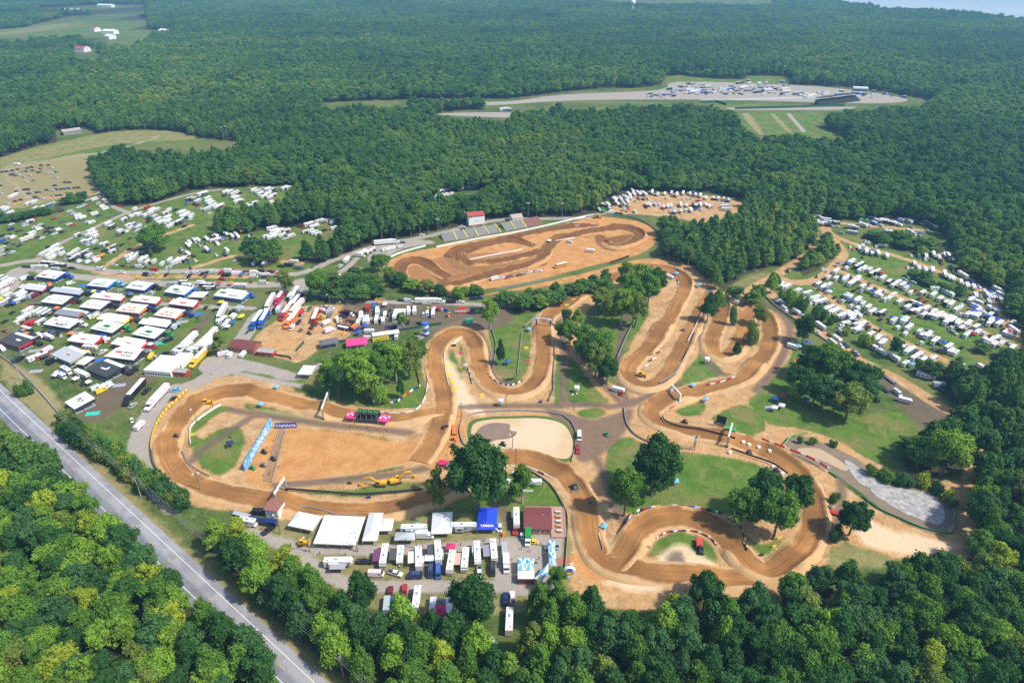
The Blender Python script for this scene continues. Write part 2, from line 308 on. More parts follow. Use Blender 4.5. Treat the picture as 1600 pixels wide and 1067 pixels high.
# mud and wheel-churned lanes
area('mud', '1368,585 1395,595 1450,632 1492,655 1455,674 1428,655 1395,622|1040,872 1052,862 1066,864 1070,880 1052,888 1041,884|120,640 150,610 200,590 210,610 170,650 130,660', '+', 4)
area('mud', '535,478 600,470 700,478 790,482 800,500 760,515 700,508 640,515 600,528 545,520|870,640 920,655 950,650 990,640 965,690 920,720 900,715 890,680 850,640', '+', 1.2)
lane('mud', '500,575 560,556 640,537 690,512 722,506 750,520 765,560 772,590 795,600|720,636 780,634 860,634 910,632 960,635 990,625|878,500 882,540 880,590 882,630|905,550 935,590 975,635|985,632 1010,620 1060,600|1110,452 1090,490 1075,530 1050,590 1010,612 978,605|1100,490 1095,520 1105,560 1120,580 1150,590|915,455 880,478 860,492|945,430 900,452 860,482|990,450 965,560 980,630|980,470 990,440|890,690 930,715 950,760 965,800 985,830|395,650 320,700 300,720|360,640 405,648 500,662 560,668|500,662 640,676|430,757 560,748 650,735 690,720|775,785 790,805 800,825|1175,560 1165,600|1225,495 1235,520 1215,570 1180,610', 4.5, 1.6)
lane('mud', '0,520 60,537 120,562 180,582 240,592|330,488 290,540 255,570 235,595|0,452 60,470', 5, 1.5); lane('mud', '1300,840 1315,780 1310,740 1290,720|1185,470 1205,480 1240,510', 3.5, 1.2)
# gravel and worn asphalt lanes of the paddock
lane('grav', '-60,415 0,415 60,407 170,424 240,425 330,422 440,428 480,424 530,403 600,381 660,371 740,352 790,343 900,341 940,335', 6.5)
lane('grav', '-60,440 0,437 40,418 100,430 220,441 300,444 420,445 470,440|40,418 0,470', 9, 3); lane('grav', '60,407 75,390 160,350 220,325 320,299 400,294 470,291|205,335 170,318 150,292 147,265 155,245 180,236|-60,282 0,268 50,256 130,243 175,235 230,220 270,205|50,315 5,270', 4.5)
lane('grav', '470,440 455,468 405,492 385,520 345,575 300,602 262,612 230,655 216,700 225,735 272,790', 9.5); lane('grav', '210,472 340,480 395,482', 5, 2)
lane('grav', '300,602 345,572 400,572 440,588 470,588 500,571 560,557 640,536 660,522', 5.5, 3); lane('grav', '345,575 400,590 470,603', 3.5, 3)
lane('grav', '392,832 450,852 540,858 640,858 740,852 870,842|450,850 500,890 560,914 700,916 850,918', 5.5, 1.5); area('grav', '775,856 868,842 878,870 866,925 785,922', '+', 3); area('grav', '590,382 660,375 680,380 640,386 600,400 575,410|600,395 620,388 600,410', '+', 4)
lane('grav', '560,400 540,420 500,440 470,460|520,470 700,474 800,478', 5, 1.5); area('grav', '310,575 345,555 470,585 460,592 380,580 340,590', '+', 2)
# drag strip far off
area('grav', '640,163 800,158 880,148 1030,141 1060,128 1240,133 1340,142 1420,156 1360,162 1200,158 1080,156 900,157 760,165|690,180 800,184 800,176 700,177|1150,172 1300,172 1340,168 1270,167 1150,168', '+', 4)
area('dry', '860,152 940,147 1080,146 1020,149 900,156|1160,180 1172,179 1192,208 1184,208|1205,180 1212,180 1236,206 1230,206', '+', 2); lane('grav', '1232,178 1256,206', 6, 2)
area('dry', '60,40 100,27 235,30 230,33 100,31|1040,308 1100,345', '+', 3)
# start pad and oval
area('lush', '0,330 160,320 300,305 480,298 530,350 520,415 470,430 300,470 420,500 330,560 230,600 100,560 0,500', '+', .7); area('lush', '1310,362 1480,402 1590,540 1500,588 1300,490 1240,435 1310,400', '+', 1.2); area('dirt', PAD); area('sand', PAD); area('dirt', OVAL); area('dirt', '700,640 690,700 660,725 690,730 720,690 725,650', '+', .8); area('dirt', '880,870 960,870 1100,890 1210,900 1100,925 1000,905 920,905', '+', 1.2)
area('dirt', '425,755 395,755 383,738 425,672 440,671', '+', 1); area('dirt', '760,460 900,430 1000,405 1060,410 1010,415 900,440 780,458', '+', .6)
lane('deep', '622,436 624,418 644,409 665,414 682,428 700,445|640,446 625,432', 8, 1.6); lane('deep', '706,399 729,386 766,378 841,362 890,354 930,352', 6, 1.2)
lane('deep', '844,412 857,391 868,374 934,361 975,357 1001,366 992,380 958,389 941,380 938,370', 9); area('deep', '938,375 1000,365 1000,378 960,392', '+', 4)
lane('deep', '690,440 740,425 800,415 840,410|700,400 720,420 760,415 850,395', 7, .5); area('deep', '630,425 700,400 800,395 850,400 800,430 700,445', '+', .1)
area('pale', '745,400 830,388 860,380 850,395 780,408|870,372 930,362 950,370 930,385 880,400|640,415 660,412 670,425 650,430', '+', 1.5)
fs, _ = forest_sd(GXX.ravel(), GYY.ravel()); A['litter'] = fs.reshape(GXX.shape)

m_ground, n, b = material('turf_and_soil')
p = n.new('NewGeometry').outputs['Position']
n1 = n.noise(p, .018, 3); n2 = n.noise(p, .14, 4, .6); n3 = n.noise(p, .9, 3, .6); n4 = n.noise(p, .05, 4)
jit = n.math('ADD', n.math('MULTIPLY', n.math('SUBTRACT', n2, .5), 5.0), n.math('MULTIPLY', n.math('SUBTRACT', n3, .5), 2.6))
def msk(a, amp, soft):
    v = n.math('MULTIPLY_ADD', jit, amp, n.attr(a).outputs['Fac'])
    return n.math('MULTIPLY_ADD', v, 1 / soft, .5, clamp=True)
grass = n.mix(n.mapr(n2, .35, .65), (.050, .092, .018), (.095, .140, .032)); grass = n.mix(n.mapr(n1, .45, .6), grass, (.135, .155, .045))
grass = n.mix(n.mapr(n3, .3, .7), n.mix(1, grass, (.75, .75, .75), 'MULTIPLY'), n.mix(1, grass, (1.2, 1.2, 1.2), 'MULTIPLY'))
lush = n.mix(n.mapr(n2, .3, .7), (.066, .140, .018), (.135, .215, .032)); lush = n.mix(n.mapr(n4, .5, .64), lush, (.20, .19, .06))
lush = n.mix(n.mapr(n3, .35, .7), n.mix(1, lush, (.8, .8, .8), 'MULTIPLY'), lush)
col = n.mix(msk('lush', .8, 2.0), grass, lush)
col = n.mix(n.math('MULTIPLY', msk('dry', 1.0, 3.0), .85), col, n.mix(n2, (.24, .20, .085), (.36, .29, .14)))
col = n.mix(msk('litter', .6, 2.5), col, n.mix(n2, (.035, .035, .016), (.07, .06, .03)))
sandc = n.mix(n.mapr(n2, .3, .7), (.41, .225, .095), (.66, .455, .25)); sandc = n.mix(n.mapr(n4, .45, .62), sandc, (.57, .33, .14)); sandc = n.mix(n.mapr(n3, .3, .75, 0, .5), n.mix(1, sandc, (.78, .76, .72), 'MULTIPLY'), n.mix(1, sandc, (1.12, 1.12, 1.12), 'MULTIPLY'))
def tracks(sc, dist, wdt):       # thin winding wheel marks
    q = n.new('TexNoise'); n.set(q.inputs['Vector'], p); q.inputs['Scale'].default_value = sc; q.inputs['Detail'].default_value = 2; q.inputs['Distortion'].default_value = dist
    return n.math('SUBTRACT', 1.0, n.mapr(n.math('ABSOLUTE', n.math('SUBTRACT', q.outputs['Fac'], .5)), wdt * .3, wdt))
wheel = n.math('MAXIMUM', tracks(.045, 2.2, .016), tracks(.09, 1.5, .02))
sandc = n.mix(n.math('MULTIPLY', wheel, .55), sandc, (.27, .16, .085))
col = n.mix(n.math('MULTIPLY', tracks(.035, 1.8, .012), .45), col, (.24, .19, .09))
col = n.mix(msk('sand', .55, 1.6), col, sandc)
col = n.mix(n.math('MULTIPLY', msk('pale', .8, 3), .8), col, (.70, .53, .36))
col = n.mix(n.math('MULTIPLY', msk('mud', .75, 2.2), .85), col, n.mix(n2, (.095, .064, .050), (.185, .132, .100)))
col = n.mix(msk('grav', .35, 1.4), col, n.mix(n2, (.27, .235, .205), (.40, .35, .30)))
dirtc = n.mix(n.mapr(n2, .3, .7), (.44, .20, .066), (.60, .32, .12)); dirtc = n.mix(n.mapr(n3, .3, .7), n.mix(1, dirtc, (.84, .82, .8), 'MULTIPLY'), dirtc)
col = n.mix(msk('dirt', .25, 1.4), col, dirtc)
col = n.mix(n.math('MULTIPLY', msk('deep', .6, 2.2), .9), col, n.mix(n2, (.13, .058, .022), (.22, .105, .042)))
n.set(b.inputs['Base Color'], col); b.inputs['Roughness'].default_value = .95; b.inputs['Specular IOR Level'].default_value = .15
bp = n.new('Bump'); bp.inputs['Strength'].default_value = .5; bp.inputs['Distance'].default_value = .5; n.set(bp.inputs['Height'], n.math('ADD', n3, n.math('MULTIPLY', n2, 2.0))); n.set(b.inputs['Normal'], bp.outputs[0])
ii = np.arange(NX * NY).reshape(NY, NX)
Q = np.stack([ii[:-1, :-1], ii[:-1, 1:], ii[1:, 1:], ii[1:, :-1]], -1).reshape(-1, 4)
gm = np_mesh('ground', np.stack([GXX.ravel(), GYY.ravel(), np.zeros(GXX.size)], -1), Q, [m_ground], smooth_=True)
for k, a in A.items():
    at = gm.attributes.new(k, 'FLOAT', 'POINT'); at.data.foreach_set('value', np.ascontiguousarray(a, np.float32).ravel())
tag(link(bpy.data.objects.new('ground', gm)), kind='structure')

# ---------------------------------------------------------------- ribbons: dirt tracks with berms and jumps, the highway
def ribbon_mesh(name, C, prof, mats, zf=None, uvw=1.0):
    C = np.asarray(C); T = np.gradient(C, axis=0); T /= np.linalg.norm(T, axis=1, keepdims=True) + 1e-9; Nn = np.stack([T[:, 1], -T[:, 0]], -1)
    s = np.concatenate([[0], np.cumsum(np.linalg.norm(np.diff(C, axis=0), axis=1))]); m = len(prof); V = []; U = []
    for i in range(len(C)):
        for j, (o, z) in enumerate(prof):
            q = C[i] + Nn[i] * o; zz = z + (zf(i, s[i], o) if zf else 0); V.append((q[0], q[1], zz)); U.append((s[i], o))
    k = np.arange(len(C) * m).reshape(len(C), m)
    Q = np.stack([k[:-1, :-1], k[:-1, 1:], k[1:, 1:], k[1:, :-1]], -1).reshape(-1, 4)
    me = np_mesh(name, V, Q, mats, smooth_=True); uv = me.uv_layers.new(name='UVMap'); U = np.array(U, np.float32)
    uv.data.foreach_set('uv', U[Q.ravel()].ravel()); return me
m_track, n, b = material('raked_track_dirt')
uv = n.new('UVMap'); uv.uv_map = 'UVMap'; sep = n.new('SeparateXYZ'); n.set(sep.inputs[0], uv.outputs[0]); along, cross = sep.outputs[0], sep.outputs[1]
cmb = n.new('CombineXYZ'); n.set(cmb.inputs[0], n.math('MULTIPLY', along, .035)); n.set(cmb.inputs[1], n.math('MULTIPLY', cross, 1.0))
streak = n.noise(cmb.outputs[0], 1.1, 5, .65); p = n.new('NewGeometry').outputs['Position']; n2 = n.noise(p, .12, 4, .6); n3 = n.noise(p, 1.0, 3)
c = n.mix(n.mapr(streak, .32, .68), (.27, .128, .042), (.45, .23, .08)); c = n.mix(n.mapr(n2, .35, .68), c, n.mix(1, c, (1.35, 1.3, 1.25), 'MULTIPLY'))
lng = n.noise(n.math('MULTIPLY', along, .02), 1.0, 2); c = n.mix(n.mapr(lng, .44, .56, 0, .6), c, (.20, .098, .036))
c = n.mix(n.mapr(n3, .3, .7, 0, .4), n.mix(1, c, (.8, .78, .75), 'MULTIPLY'), c)
e = n.mapr(n.math('ADD', n.math('ABSOLUTE', cross), n.math('MULTIPLY', n.math('SUBTRACT', n2, .5), 4)), 3.9, 5.0)
c = n.mix(n.math('MULTIPLY', e, .9), c, n.mix(n2, (.43, .25, .105), (.64, .44, .24)))
n.set(b.inputs['Base Color'], c); b.inputs['Roughness'].default_value = .95; b.inputs['Specular IOR Level'].default_value = .15
bp = n.new('Bump'); bp.inputs['Strength'].default_value = .7; bp.inputs['Distance'].default_value = .35; n.set(bp.inputs['Height'], n.math('ADD', streak, n.math('MULTIPLY', n3, .5))); n.set(b.inputs['Normal'], bp.outputs[0])
def dirt_track(name, C, jumps, w=4.6, mt=None):
    # resample to 1.6 m
    s = np.concatenate([[0], np.cumsum(np.linalg.norm(np.diff(C, axis=0), axis=1))]); t = np.arange(0, s[-1], 1.5); C = np.stack([np.interp(t, s, C[:, 0]), np.interp(t, s, C[:, 1])], -1)
    for _ in range(3): C[1:-1] = (C[:-2] + 2 * C[1:-1] + C[2:]) / 4
    T = np.gradient(C, axis=0); T /= np.linalg.norm(T, axis=1, keepdims=True); ang = np.unwrap(np.arctan2(T[:, 1], T[:, 0])); kap = np.gradient(ang) / 1.5
    for _ in range(12): kap[1:-1] = (kap[:-2] + 2 * kap[1:-1] + kap[2:]) / 4
    base = np.zeros(len(C))
    for q, hh, ww, fl in jumps:
        g = G(*q); i = int(np.argmin(((C - g) ** 2).sum(1))); d = np.abs(np.arange(len(C)) - i) * 1.5
        base = np.maximum(base, hh * np.clip(1 - (d - fl) / ww, 0, 1) ** 1 * (1 if fl else 1))
    for _ in range(2): base[1:-1] = (base[:-2] + 2 * base[1:-1] + base[2:]) / 4
    roll = np.convolve(rng.normal(0, .5, len(C)), np.ones(5) / 5, 'same')
    def zf(i, s_, o):
        edge = abs(o) / w; out = -np.sign(kap[i]) * np.sign(o)
        berm = min(abs(kap[i]) * 80, 2.3) * max(0, (-out) if False else (1 if (o * kap[i]) > 0 else 0)) * max(0, edge - .45) ** 1.3 * 2.2
        fade = 1 if abs(o) <= w else 0
        return (base[i] + berm + abs(roll[i]) * .35) * fade + (0 if fade else -0.25)
    prof = [(-w - 2.4, .0)] + [(o, .22) for o in np.linspace(-w, w, 9)] + [(w + 2.4, .0)]
    return tag(link(bpy.data.objects.new(name, ribbon_mesh(name, C, prof, [mt or m_track], zf))), kind='structure')
J1 = [((688, 662), 1.6, 5, 2), ((741, 550), 1.5, 4, 3), ((850, 520), 2.4, 7, 5), ((849, 560), 1.2, 4, 1), ((900, 465), 1.6, 5, 2), ((1030, 518), 2.6, 6, 6), ((1060, 478), 1.6, 4, 2), ((1078, 515), 1.5, 3, 1), ((1066, 542), 1.2, 3, 1), ((1052, 568), 1.2, 3, 1), ((1178, 575), 2.8, 7, 4), ((1200, 540), 1.4, 4, 1), ((1058, 622), 2.6, 8, 3), ((1135, 684), 1.2, 4, 1), ((1272, 810), 1.2, 4, 1), ((1238, 878), 2.5, 8, 3), ((1150, 862), 1.3, 4, 1), ((990, 843), 2.6, 6, 2), ((1120, 600), 1.0, 3, 1)]
J2 = [((660, 650), .9, 3, 1), ((500, 640), 2.0, 5, 3), ((395, 615), 1.0, 3, 1), ((310, 632), 1.3, 4, 1), ((266, 690), .9, 3, 1), ((440, 786), 2.2, 6, 3), ((650, 783), 1.3, 4, 1), ((718, 752), 3.0, 6, 2), ((915, 818), 2.6, 5, 2), ((880, 745), 1.0, 3, 1), ((1000, 892), 1, 3, 1), ((1090, 900), 1.6, 5, 3)]
dirt_track('dirt_track', TRK1, J1); dirt_track('dirt_track', TRK2, J2)
# dark watered racing lines laid inside the oval
m_wet = m_track.copy(); m_wet.name = 'watered_track_dirt'
for nd in m_wet.node_tree.nodes:
    if nd.type == 'MIX' and nd.data_type == 'RGBA' and not nd.inputs[6].is_linked and not nd.inputs[7].is_linked and nd.blend_type == 'MIX':
        v6 = nd.inputs[6].default_value
        nd.inputs[6].default_value = (.12, .052, .019, 1) if v6[0] < .35 else (.42, .21, .08, 1); nd.inputs[7].default_value = (.26, .122, .045, 1) if v6[0] < .35 else (.60, .35, .15, 1)
RL = lambda a, n_, h=1.0: [((a[0] + (a[2] - a[0]) * k / (n_ - 1), a[1] + (a[3] - a[1]) * k / (n_ - 1)), h, 2.6, .6) for k in range(n_)]
dirt_track('dirt_track', smooth(pts('700,433 684,424 666,413 645,409 629,415 625,428 642,444 680,450 720,443 760,431 800,420 838,409 850,398 858,385 872,374 902,366 936,360 975,357 1000,366 990,378 962,386 944,378'), 5), RL((700, 448, 800, 420), 7) + RL((905, 366, 960, 358), 5, .7), 4.2, m_wet)
dirt_track('dirt_track', smooth(pts('700,402 712,393 732,386 766,378 841,362 890,354 926,352'), 5), RL((740, 384, 830, 364), 7, .8), 3.4, m_wet)
dirt_track('dirt_track', smooth(pts('835,384 800,376 770,380 738,389 720,400 735,411 770,409 810,402 845,392'), 5), RL((740, 411, 840, 393), 9, 1.2) + RL((745, 388, 800, 376), 5, 1.0), 3.0, m_wet)
m_asph, n, b = material('worn_asphalt'); p = n.new('NewGeometry').outputs['Position']; n2 = n.noise(p, .12, 4, .6); n3 = n.noise(p, 2.5, 2)
uv = n.new('UVMap'); uv.uv_map = 'UVMap'; sep = n.new('SeparateXYZ'); n.set(sep.inputs[0], uv.outputs[0])
lanec = n.mapr(n.math('ADD', sep.outputs[1], n.math('MULTIPLY', n.math('SUBTRACT', n2, .5), 3)), -.5, 1.0)
c = n.mix(lanec, (.33, .33, .355), (.215, .225, .26)); c = n.mix(n.mapr(n2, .42, .56), n.mix(1, c, (.74, .74, .78), 'MULTIPLY'), c); c = n.mix(n.mapr(n3, .3, .7), n.mix(1, c, (.88, .88, .88), 'MULTIPLY'), c)
n.set(b.inputs['Base Color'], c); b.inputs['Roughness'].default_value = .85
a0 = G(0, 610); a1 = G(491, 1066); hd = (a1 - a0) / np.linalg.norm(a1 - a0); hn = np.array([hd[1], -hd[0]])   # hn points left of frame
if hn[0] > 0: hn = -hn
lin = np.array([a0 - hd * 900 + (a1 - a0) * 0, a0 - hd * 300, a0, (a0 + a1) / 2, a1, a1 + hd * 200])
ctr = lin + hn * 3.15
C = np.concatenate([ctr[i] + (ctr[i + 1] - ctr[i]) * np.linspace(0, 1, 20, endpoint=False)[:, None] for i in range(5)])
sgn = 1 if (np.array([-0, 0]) is None) else 1
me = ribbon_mesh('road', C, [(-5.9, .03), (-5.7, .07), (0, .12), (5.7, .07), (5.9, .03)], [m_asph]); tag(link(bpy.data.objects.new('road', me)), kind='structure')
WL = mat('road_line_white', (.72, .72, .70), .7); YLn = mat('road_line_yellow', (.62, .38, .08), .7)
def strip(a, bq, w, z, m, mb):
    d = (bq - a) / np.linalg.norm(bq - a); q = np.array([d[1], -d[0]]) * w / 2
    mb.add([(*(a - q), z), (*(bq - q), z), (*(bq + q), z), (*(a + q), z)], [(0, 1, 2, 3)], m)
mb = MB()
for o in (-3.15, 3.15): strip(ctr[0] + hn * o, ctr[-1] + hn * o, .22, .125, WL, mb)
L = np.linalg.norm(ctr[-1] - ctr[0]); 
for i in range(int(L / 14)): strip(ctr[0] + hd * (i * 14), ctr[0] + hd * (i * 14 + 3.6), .22, .14, YLn, mb)
tag(mb.obj('road_markings'), kind='structure')
# ---------------------------------------------------------------- water
def sheet(name, P, z, m, kind='structure'):
    mb = MB(); mb.add([(q[0], q[1], z) for q in P], [tuple(range(len(P)))], m); return tag(mb.obj(name), kind=kind)
def watermat(name, c1, c2, rough, sc, lo=.4, hi=.6):
    m, n, b = material(name); p = n.new('NewGeometry').outputs['Position']; f = n.noise(p, sc, 5, .6)
    n.set(b.inputs['Base Color'], n.mix(n.mapr(f, lo, hi), c1, c2)); b.inputs['Roughness'].default_value = rough
    bp = n.new('Bump'); bp.inputs['Strength'].default_value = .08; n.set(bp.inputs['Height'], n.noise(p, .8, 3)); n.set(b.inputs['Normal'], bp.outputs[0]); return m
m_pond = watermat('silty_water', (.55, .38, .20), (.60, .47, .31), .5, .03); m_foam = watermat('scummy_water', (.20, .185, .19), (.48, .455, .43), .6, .45, .32, .68); m_riv = watermat('river_surface', (.34, .40, .46), (.40, .45, .50), .5, .001)
m_bank = mat('dark_pond_silt', (.22, .15, .11), .8, var=.25, scale=.2); m_mgrass = mat('marsh_grass', (.07, .13, .02), .95, var=.4, scale=.4)
PO = smooth(pts('733,660 760,652 800,650 850,650 882,660 896,680 898,705 885,722 850,716 815,706 780,706 745,710 732,690'), 4, True)
sheet('pond_bank', PO, .05, m_mgrass); sheet('pond_silt', smooth(pts('744,676 757,664 775,661 796,663 797,672 808,676 797,685 775,688 757,696 745,698'), 4, True), .20, m_bank)
sheet('pond_water', smooth(pts('739,664 762,656 800,654 845,654 878,662 892,680 895,704 884,717 850,711 815,702 780,702 748,706 737,688'), 4, True), .14, m_pond)
P2 = smooth(pts('1225,690 1245,682 1275,688 1330,712 1380,742 1440,762 1480,785 1490,815 1465,834 1430,822 1385,800 1335,762 1295,735 1250,718'), 4, True)
sheet('pond_bank', P2, .05, mat('churned_bank', (.20, .15, .10), .9, var=.3, scale=.25)); sheet('pond_water', smooth(pts('1320,722 1330,722 1352,738 1385,757 1420,765 1455,772 1472,790 1476,808 1465,820 1440,812 1410,800 1385,785 1365,772 1358,762 1340,752'), 4, True), .12, m_foam)
sheet('pond_water', smooth(pts('1245,702 1275,700 1300,712 1325,730 1318,735 1290,722 1262,712'), 4, True), .11, mat('shallow_mud', (.45, .33, .2), .5))
sheet('river_water', np.concatenate([SHORE, [(8900, SHORE[-1][1]), (8900, 8900), (SHORE[0][0], 8900)]]), .3, m_riv)
# ---------------------------------------------------------------- trees
m_bark = mat('bark', (.16, .13, .10), .95, var=.3, scale=2); m_palebark = mat('pale_bark', (.36, .33, .28), .95, var=.25, scale=2)
def leafmat(name, use_obj):
    m, n, b = material(name); oi = n.new('ObjectInfo'); p = n.new('NewGeometry').outputs['Position']
    if use_obj: c = oi.outputs['Color']
    else:
        f = n.noise(oi.outputs['Location'], .010, 4, .65); f2 = n.noise(oi.outputs['Location'], .0022, 2); r = oi.outputs['Random']
        t = n.math('ADD', n.math('ADD', n.math('MULTIPLY', n.mapr(f, .3, .7), .38), n.math('MULTIPLY', n.mapr(f2, .38, .62), .30)), n.math('MULTIPLY', r, .40))
        c = n.ramp(t, [(.08, (.034, .095, .042)), (.30, (.060, .145, .048)), (.52, (.098, .200, .052)), (.76, (.150, .262, .058)), (.97, (.27, .335, .065))])
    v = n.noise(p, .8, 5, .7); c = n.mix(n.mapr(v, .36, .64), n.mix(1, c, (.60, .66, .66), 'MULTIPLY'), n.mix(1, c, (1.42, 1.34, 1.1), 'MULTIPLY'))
    n.t.nodes.remove(b); d = n.new('BsdfDiffuse'); tr = n.new('BsdfTranslucent'); mx = n.new('MixShader'); mx.inputs[0].default_value = .28
    n.set(d.inputs[0], c); n.set(tr.inputs[0], n.mix(1, c, (1.5, 1.5, .7), 'MULTIPLY')); n.l.new(d.outputs[0], mx.inputs[1]); n.l.new(tr.outputs[0], mx.inputs[2])
    n.l.new(mx.outputs[0], n.n['Material Output'].inputs[0]); return m
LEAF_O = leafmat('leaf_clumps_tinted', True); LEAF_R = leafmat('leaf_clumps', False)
def unit(v): return v / (np.linalg.norm(v, axis=-1, keepdims=True) + 1e-9)
def ico(sub=1):
    import bmesh
    bm = bmesh.new(); bmesh.ops.create_icosphere(bm, subdivisions=sub, radius=1); V = np.array([v.co for v in bm.verts]); Fc = np.array([[v.index for v in f.verts] for f in bm.faces]); bm.free(); return V, Fc
ICO = ico(1)
def crown_np(kind, nleaf, ls, seed):
    r = np.random.default_rng(seed); B = []
    if kind == 'broad':      # crown 10 m wide, 9.5 m tall, sitting on z 4.5 .. 14
        nb = 62
        for i in range(nb):
            t = r.random() * 2 * math.pi; u = (i + .5) / nb; el = math.asin(min(1, u ** .8)) ; rr = 3.8 * math.cos(el) * (1 + r.normal() * .2)
            B.append((math.cos(t) * rr, math.sin(t) * rr, 8.2 + 4.4 * math.sin(el) * (1 + r.normal() * .16) - 1.2 * (u < .3), r.choice([r.uniform(.4, .8), r.uniform(.7, 1.5)])))
        for i in range(8):
            t = r.random() * 6.283; rr = r.uniform(2.6, 4.2); B.append((math.cos(t) * rr, math.sin(t) * rr, r.uniform(5.5, 7.2), r.uniform(.9, 1.5)))
        B.append((0, 0, 8.6, 2.9)); 
    elif kind == 'ragged':   # open irregular crown
        for i in range(26):
            t = r.random() * 6.283; z = r.uniform(5.0, 13.6); rr = r.uniform(.8, 4.2) * (1 - .5 * max(0, (z - 10) / 4)); B.append((math.cos(t) * rr, math.sin(t) * rr, z, r.uniform(.6, 1.6)))
        B.append((0, 0, 9.5, 1.9))
    elif kind == 'pine':     # tall narrow, tiers of boughs, bare stem below
        for k in range(8):
            z = 5.0 + k * 1.15; R_ = 3.4 * (1 - k / 9.5) ** .8
            for i in range(5 if k < 6 else 3):
                t = r.random() * 6.283; B.append((math.cos(t) * R_ * .75, math.sin(t) * R_ * .75, z + r.normal() * .3, R_ * .42 + .35))
        B.append((0, 0, 13.6, .8))
    elif kind == 'bush':
        for i in range(9):
            t = r.random() * 6.283; rr = r.uniform(.5, 3.2); B.append((math.cos(t) * rr, math.sin(t) * rr, r.uniform(1.2, 3.2), r.uniform(1.2, 2.0)))
    B = np.array(B); a = B[:, 3] ** 2; k = r.choice(len(B), nleaf * 2, p=a / a.sum()); d = unit(r.normal(size=(len(k), 3)))
    c = B[k, :3] + d * (B[k, 3] * np.where(r.random(len(k)) < .25, r.uniform(1.1, 1.55, len(k)), r.uniform(.72, 1.15, len(k))))[:, None] * np.array([1, 1, .9])
    dist = np.linalg.norm(c[:, None] - B[None, :, :3], axis=2) / B[None, :, 3]; dist[np.arange(len(k)), k] = 9
    ok = (dist.min(1) > .66) & ((d[:, 2] > -.35) | (r.random(len(k)) < .35)); c = c[ok][:nleaf]; d = d[ok][:nleaf]
    nn = unit(d + r.normal(size=d.shape) * .5 + np.array([0, 0, .15])); t = unit(np.cross(nn, r.normal(size=nn.shape))); bt = np.cross(nn, t)
    s = ls * r.uniform(.6, 1.25, len(c))[:, None]
    V = np.stack([c + t * s, c + bt * s * .7 + nn * s * .12, c - t * s, c - bt * s * .7 - nn * s * .1], 1).reshape(-1, 3)
    Qd = np.arange(len(V)).reshape(-1, 4)
    iv, jf = ICO; Vi = (B[:, None, :3] + iv[None] * (B[:, 3] * .72)[:, None, None]).reshape(-1, 3); Fi = (jf[None] + (np.arange(len(B)) * len(iv))[:, None, None]).reshape(-1, 3)
    Fi = np.concatenate([Fi, Fi[:, 2:]], 1)   # degenerate quads -> handled below
    return V, Qd, Vi, Fi[:, :3], B
def poly_mesh(name, V, faces_sizes, mats, mi):
    me = bpy.data.meshes.new(name); me.vertices.add(len(V)); me.vertices.foreach_set('co', np.asarray(V, np.float32).ravel())
    loops = np.concatenate([f.ravel() for f in faces_sizes]).astype(np.int32); starts = []; o = 0
    for f in faces_sizes: starts.append(o + np.arange(0, f.size, f.shape[1])); o += f.size
    starts = np.concatenate(starts).astype(np.int32)
    me.loops.add(len(loops)); me.loops.foreach_set('vertex_index', loops); me.polygons.add(len(starts)); me.polygons.foreach_set('loop_start', starts)
    me.polygons.foreach_set('material_index', np.asarray(mi, np.int32))
    for m in mats: me.materials.append(m)
    me.update(calc_edges=True); return me
def trunk_mb(kind, B, bark, seed=0):
    r = random.Random(seed); mb = MB(); top = {'broad': 9, 'ragged': 11, 'pine': 13.5, 'bush': 1.5}[kind]; w = {'broad': .34, 'ragged': .28, 'pine': .24, 'bush': .15}[kind]
    mb.cyl((0, 0, 0), (.1, .1, top * .5), w * 1.25, w * .8, bark, 7); mb.cyl((.1, .1, top * .5), (0, .0, top), w * .8, w * .3, bark, 6)
    for i in r.sample(range(len(B)), min(7, len(B))):
        q = B[i]; mb.cyl((.05, .05, min(top * .5 + r.random() * top * .25, q[2] - .3)), (q[0] * .85, q[1] * .85, q[2]), w * .4, w * .12, bark, 5, False)
    return mb
def tree_meshes(kind, nleaf, ls, seed, leaf, bark):
    V, Qd, Vi, Fi, B = crown_np(kind, nleaf, ls, seed)
    cm = poly_mesh(kind + '_crown', np.concatenate([V, Vi]), [Qd, Fi + len(V)], [leaf], np.zeros(len(Qd) + len(Fi)))
    return cm, trunk_mb(kind, B, bark, seed).mesh(kind + '_trunk')
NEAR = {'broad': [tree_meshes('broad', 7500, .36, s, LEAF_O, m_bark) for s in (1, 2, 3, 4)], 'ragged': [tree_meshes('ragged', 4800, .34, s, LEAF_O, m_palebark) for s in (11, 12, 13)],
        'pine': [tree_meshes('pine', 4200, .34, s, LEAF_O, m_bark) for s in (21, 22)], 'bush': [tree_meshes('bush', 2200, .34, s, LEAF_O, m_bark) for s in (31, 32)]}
KIND = {'broad': ('broadleaf_tree', 'tree'), 'ragged': ('broadleaf_tree', 'tree'), 'pine': ('pine_tree', 'tree'), 'bush': ('shrub', 'shrub')}
TINT = {'dark green': (0.044, 0.113, 0.033), 'blue-green': (0.065, 0.147, 0.056), 'mid green': (0.098, 0.198, 0.035), 'olive green': (0.150, 0.205, 0.048), 'light green': (0.163, 0.282, 0.040), 'yellow-green': (0.260, 0.333, 0.040)}
TW = [.27, .19, .29, .08, .13, .04]
TREES = []
